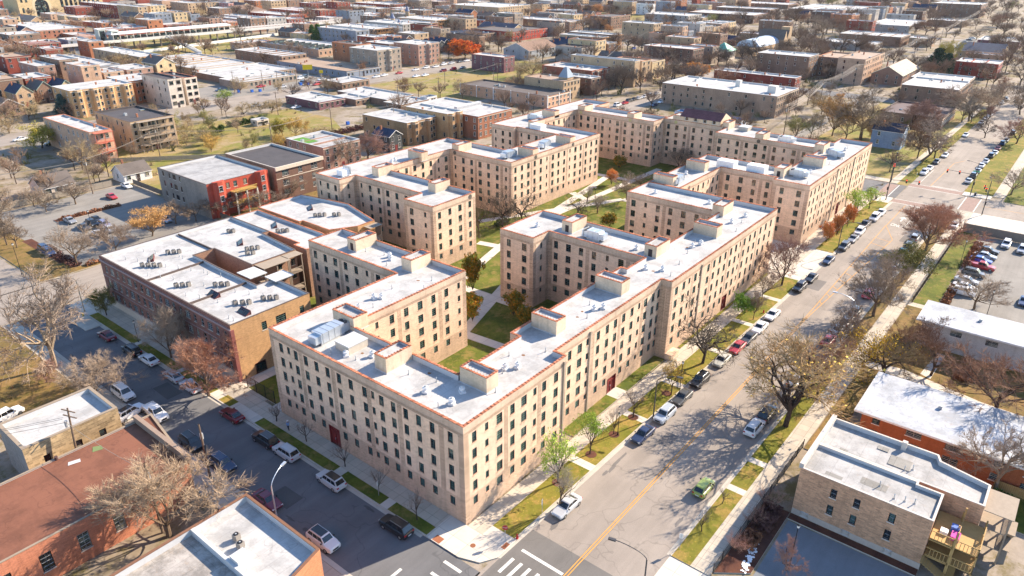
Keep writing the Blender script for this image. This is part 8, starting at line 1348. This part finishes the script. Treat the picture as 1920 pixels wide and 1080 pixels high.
# ------------------------------------------------------------------ far belt: rows that close the view
FARB=[]; rr=random.Random(21)
def blocked(x,y,m=1.5):
    if y<-8: return True
    if any(b[1]-m<x<b[3]+m and b[2]-m<y<b[4]+m for b in BLD): return True
    if any(q[0]-m<x<q[2]+m and q[1]-m<y<q[3]+m for q in FARB): return True
    if -20<x<180 and -8<y<106 or -18<x<-2: return True
    if 103<y-.05*max(x,0)*.8<123 and x<425: return True
    if 257<y<282 or 556<y<578 or 36<y<56 and x>190 and x<610 or 1<x<44 and 120<y<180 or 40<x<60 and 127<y<156 or 60<x<79 and 126<y<154 or 86<x<105 and 139<y<162: return True
    if 128<x<210 and 278<y<318 or 438<x<454 and 130<y<259 or 638<x<654 or 328<x<346 and 30<y<106 or 118<x<125 and 142<y<153: return True
    if x>176 and -36<y-0<-4 or 185<x<390 and 495<y<512 or 245<x<333 and 836<y<880 or 405<x<495 and 134<y<160 or 573<x<672 and 36<y<52: return True
    return False

def seen(x,y,mg=60):
    v=Vector((x,y,4))-CAM; d=v.dot(fw)
    if d<50: return False
    a=960+F*v.dot(r2)/d; b=540-F*v.dot(u2)/d
    return -mg<a<1920+mg and -25<b<1080
OPEN=[(203,181,332,257),(42,118,145,242),(176,428,302,562),(588,328,692,422),(190,-40,340,36),(128,240,215,320),(225,14,300,50),(236,50,262,62),(-60,-200,176,250),(340,-36,1500,-6),(146,165,196,200)]
cand=[]; y=112
while y<1150:
    x=-40+rr.uniform(0,10); dep=rr.uniform(17,26)
    while x<1500:
        wx=rr.uniform(8,15) if y<500 else rr.uniform(9,22); wy=dep*rr.uniform(.8,1.1)
        cx,cy=x+wx/2,y+wy/2; ok=seen(cx,cy) and rr.random()<.86
        if ok:
            for px in (x-1,cx,x+wx+1):
                for py in (y-1,y+wy*.33,y+wy*.66,y+wy+1):
                    if blocked(px,py,3): ok=False
            if any(a<x+wx and x<c and b<y+wy and y<d for a,b,c,d in OPEN): ok=False
            if any(b[1]-2<x+wx and x<b[3]+2 and b[2]-2<y+wy and y<b[4]+2 for b in BLD): ok=False
        if ok and math.atan2(cy-CAM.y,cx-CAM.x)<.42 and math.hypot(cx-CAM.x,cy-CAM.y)>450 and rr.random()<.6: ok=False
        if ok: cand.append((x,y,x+wx,y+wy))
        x+=wx+(rr.uniform(.6,3) if rr.random()<.75 else rr.uniform(6,16))
    y+=dep+(13 if rr.random()<.5 else 9)
cand.sort(key=lambda q:(q[0]-CAM.x)**2+(q[1]-CAM.y)**2)
FARB[:]=cand; near=cand[:175]; rest=cand[175:]
near.sort(key=lambda q:-math.atan2(q[1]-CAM.y,q[0]-CAM.x)); tot={}; made=[]
HL=[5.4,8.2,9.6,10.4,11.2,12.4]; WL=['brown','tan','redbrick','grey','darkbrown','pinktan','orangebrick','greybrown','bluegrey','brownpink','yellow','brown']; RL=['white','white','white','greywhite','tanroof','dark']
for q in near:
    wk=rr.choice(WL); rk=rr.choice(RL); kd='gable' if q[2]-q[0]<11 and rr.random()<.34 else 'flat'
    if kd=='gable': rk=rr.choice(['navy','brownroof','dark'])
    b=building(kd,*q,rr.choice(HL)*(.75 if kd=='gable' else 1),wk,rk,{'units':4,'ridge':'y','far':1},'x'); made.append((b,wk,rk,kd))
PW={'brown':'brown brick','tan':'tan brick','redbrick':'dark red brick','grey':'grey','darkbrown':'dark brown','pinktan':'pinkish tan','orangebrick':'orange brick','greybrown':'grey-brown','bluegrey':'blue-grey','brownpink':'pinkish brown','yellow':'yellow brick'}; PR={'white':'white-roofed','greywhite':'grey-white-roofed','tanroof':'tan-roofed','dark':'dark-roofed','navy':'navy-roofed','brownroof':'brown-roofed'}
for b,wk,rk,kd in made: tot.setdefault((wk,rk,kd),[]).append(b)
for (wk,rk,kd),l in tot.items():
    for i,b in enumerate(l):
        b['label']=f"{PR[rk]} {PW[wk]} {'gabled house' if kd=='gable' else 'block'} of the background rows"+(f", {ordn(i)} of its kind from the left" if len(l)>1 else ''); b['group']='buildings of the background rows'
# everything beyond the nearest rows reads as one mass
m=MB(); 
for q in rest:
    h=rr.choice(HL); w_=rr.randrange(5); r_=5 if rr.random()<.72 else 6; m.box(q[0],q[1],0,q[2],q[3],h,w_,'bt'); m.poly([(q[0],q[1],h-.3),(q[2],q[1],h-.3),(q[2],q[3],h-.3),(q[0],q[3],h-.3)],r_)
    n=int((q[2]-q[0])/3.4); 
    for i in range(n):
        for z_ in (1.2,3.9,6.6): 
            if z_<h-2: X=q[0]+(q[2]-q[0])*(i+.5)/n; m.box(X-.55,q[1]-.05,z_,X+.55,q[1]-.01,z_+1.4,7)
    for i in range(3):
        for z_ in (1.2,3.9,6.6): 
            if z_<h-2: Y=q[1]+(q[3]-q[1])*(i+.5)/3; m.box(q[0]-.05,Y-.5,z_,q[0]-.01,Y+.5,z_+1.4,7)
    if rr.random()<.6: X,Y=rr.uniform(q[0]+2,q[2]-2),rr.uniform(q[1]+2,q[3]-2); m.box(X-.8,Y-.8,h-.3,X+.8,Y+.8,h+1.2,rr.randrange(5))
if rest: tag(m.build('distant_blocks',[wallm('brown'),wallm('tan'),wallm('redbrick'),wallm('grey'),wallm('pinktan'),roofm('white'),roofm('dark'),GLASS]),'rows of far low buildings merging towards the horizon','distant blocks',kind='stuff')
rr=random.Random(77); U=MB(); n_=0
while n_<5200:
    x=rr.uniform(-40,520) if n_%3 else rr.uniform(0,1000); y=rr.uniform(60,560) if n_%3 else rr.uniform(-60,900)
    if n_%7==0: x=rr.uniform(192,420); y=rr.uniform(4,130)
    n_+=1
    if blocked(x,y) : continue
    if math.sin(x*.045+1)*math.cos(y*.05)+rr.uniform(-.5,.5)<-.15: continue
    k=rr.random(); h=rr.uniform(.6,1.7)*(2.2 if k>.86 else 1); mi_=0 if k<.45 else (1 if k<.75 else 2)
    for t in range(11):
        a=rr.uniform(0,6.28); r_=h*rr.uniform(.15,.75); U.cyl((x+rr.gauss(0,.25*h),y+rr.gauss(0,.25*h),0),(x+math.cos(a)*r_,y+math.sin(a)*r_,h*rr.uniform(.5,1)),.05*h,.012*h,3,mi_)
tag(U.build('undergrowth',[plain('dry_stalks',(.34,.26,.14),.95),plain('brown_stalks',(.20,.13,.085),.95),plain('olive_stalks',(.17,.16,.05),.95)]),'dry brush and weeds over the vacant ground','undergrowth',kind='stuff')
def lowtree(st,seed): 
    rq=random.Random(seed); m=MB(); tips=[]
    m.cyl((0,0,0),(0,0,.35),.02,.014,4,0)
    for i in range(9):
        a=rq.uniform(0,6.28); t=rq.uniform(.2,1.1); p=Vector((0,0,.3)); d=Vector((math.cos(a)*math.sin(t),math.sin(a)*math.sin(t),math.cos(t))); q=p+d*.35; m.cyl(p,q,.011,.006,3,0)
        for j in range(8):
            p2=p.lerp(q,rq.uniform(.4,1)); d2=(d+Vector((rq.gauss(0,.6),rq.gauss(0,.6),rq.gauss(.3,.4)))).normalized(); q2=p2+d2*rq.uniform(.15,.3); m.cyl(p2,q2,.005,.003,3,1)
            for k in range(5):
                d3=(d2+Vector((rq.gauss(0,.7),rq.gauss(0,.7),rq.gauss(.2,.5)))).normalized(); p3=p2.lerp(q2,rq.uniform(.3,1)); m.cyl(p3,p3+d3*rq.uniform(.08,.17),.004,.0015,3,1 if rq.random()<.6 else 2)
    return m
LT=[lowtree('x',i) for i in range(4)]; WD=MB(); n_=0; rr=random.Random(5)
while n_<620:
    a=rr.uniform(-.06,1.5); d=rr.uniform(430,1250)**1; x=CAM.x+d*math.cos(a); y=CAM.y+d*math.sin(a)
    if a>.62 and rr.random()<.6: continue
    if blocked(x,y,3): n_+=.05; continue
    h=rr.uniform(9,17); WD.add(LT[int(n_)%4],Matrix.Translation((x,y,0))@Matrix.Rotation(rr.uniform(0,6.28),4,'Z')@Matrix.Diagonal((h*rr.uniform(.9,1.25),h*rr.uniform(.9,1.25),h,1))); n_+=1
n_=0
while n_<230:
    a=rr.uniform(-.05,1.5); d=rr.uniform(240,600); x=CAM.x+d*math.cos(a); y=CAM.y+d*math.sin(a)
    if blocked(x,y,1.2) or any(A<x<C_ and B<y<D for A,B,C_,D in OPEN[:4]) or y<-6: n_+=.04; continue
    h=rr.uniform(6,12); WD.add(LT[int(n_)%4],Matrix.Translation((x,y,0))@Matrix.Rotation(rr.uniform(0,6.28),4,'Z')@Matrix.Diagonal((h*rr.uniform(.8,1.15),h*rr.uniform(.8,1.15),h,1))); n_+=1
tag(WD.build('distant_woods',[trunkm('dark'),plain('woods_twig',(.20,.145,.11),.95,.1),plain('woods_twig2',(.27,.18,.12),.95,.1)]),'leafless trees merging into a grey-brown mass in the distance','woods',kind='stuff')
# ------------------------------------------------------------------ haze
m=MB(); m.box(-650,-950,-2,3900,3900,95)
hz=bpy.data.materials.new('haze'); hz.use_nodes=True; t=hz.node_tree; t.nodes.clear(); o_=t.nodes.new('ShaderNodeOutputMaterial'); v=t.nodes.new('ShaderNodeVolumePrincipled'); v.inputs['Color'].default_value=(.82,.88,1,1); v.inputs['Density'].default_value=HAZE; v.inputs['Anisotropy'].default_value=.2; t.links.new(v.outputs[0],o_.inputs['Volume'])
if HAZE>0: tag(m.build('haze',[hz]),'thin blue haze over the neighbourhood','haze',kind='stuff')
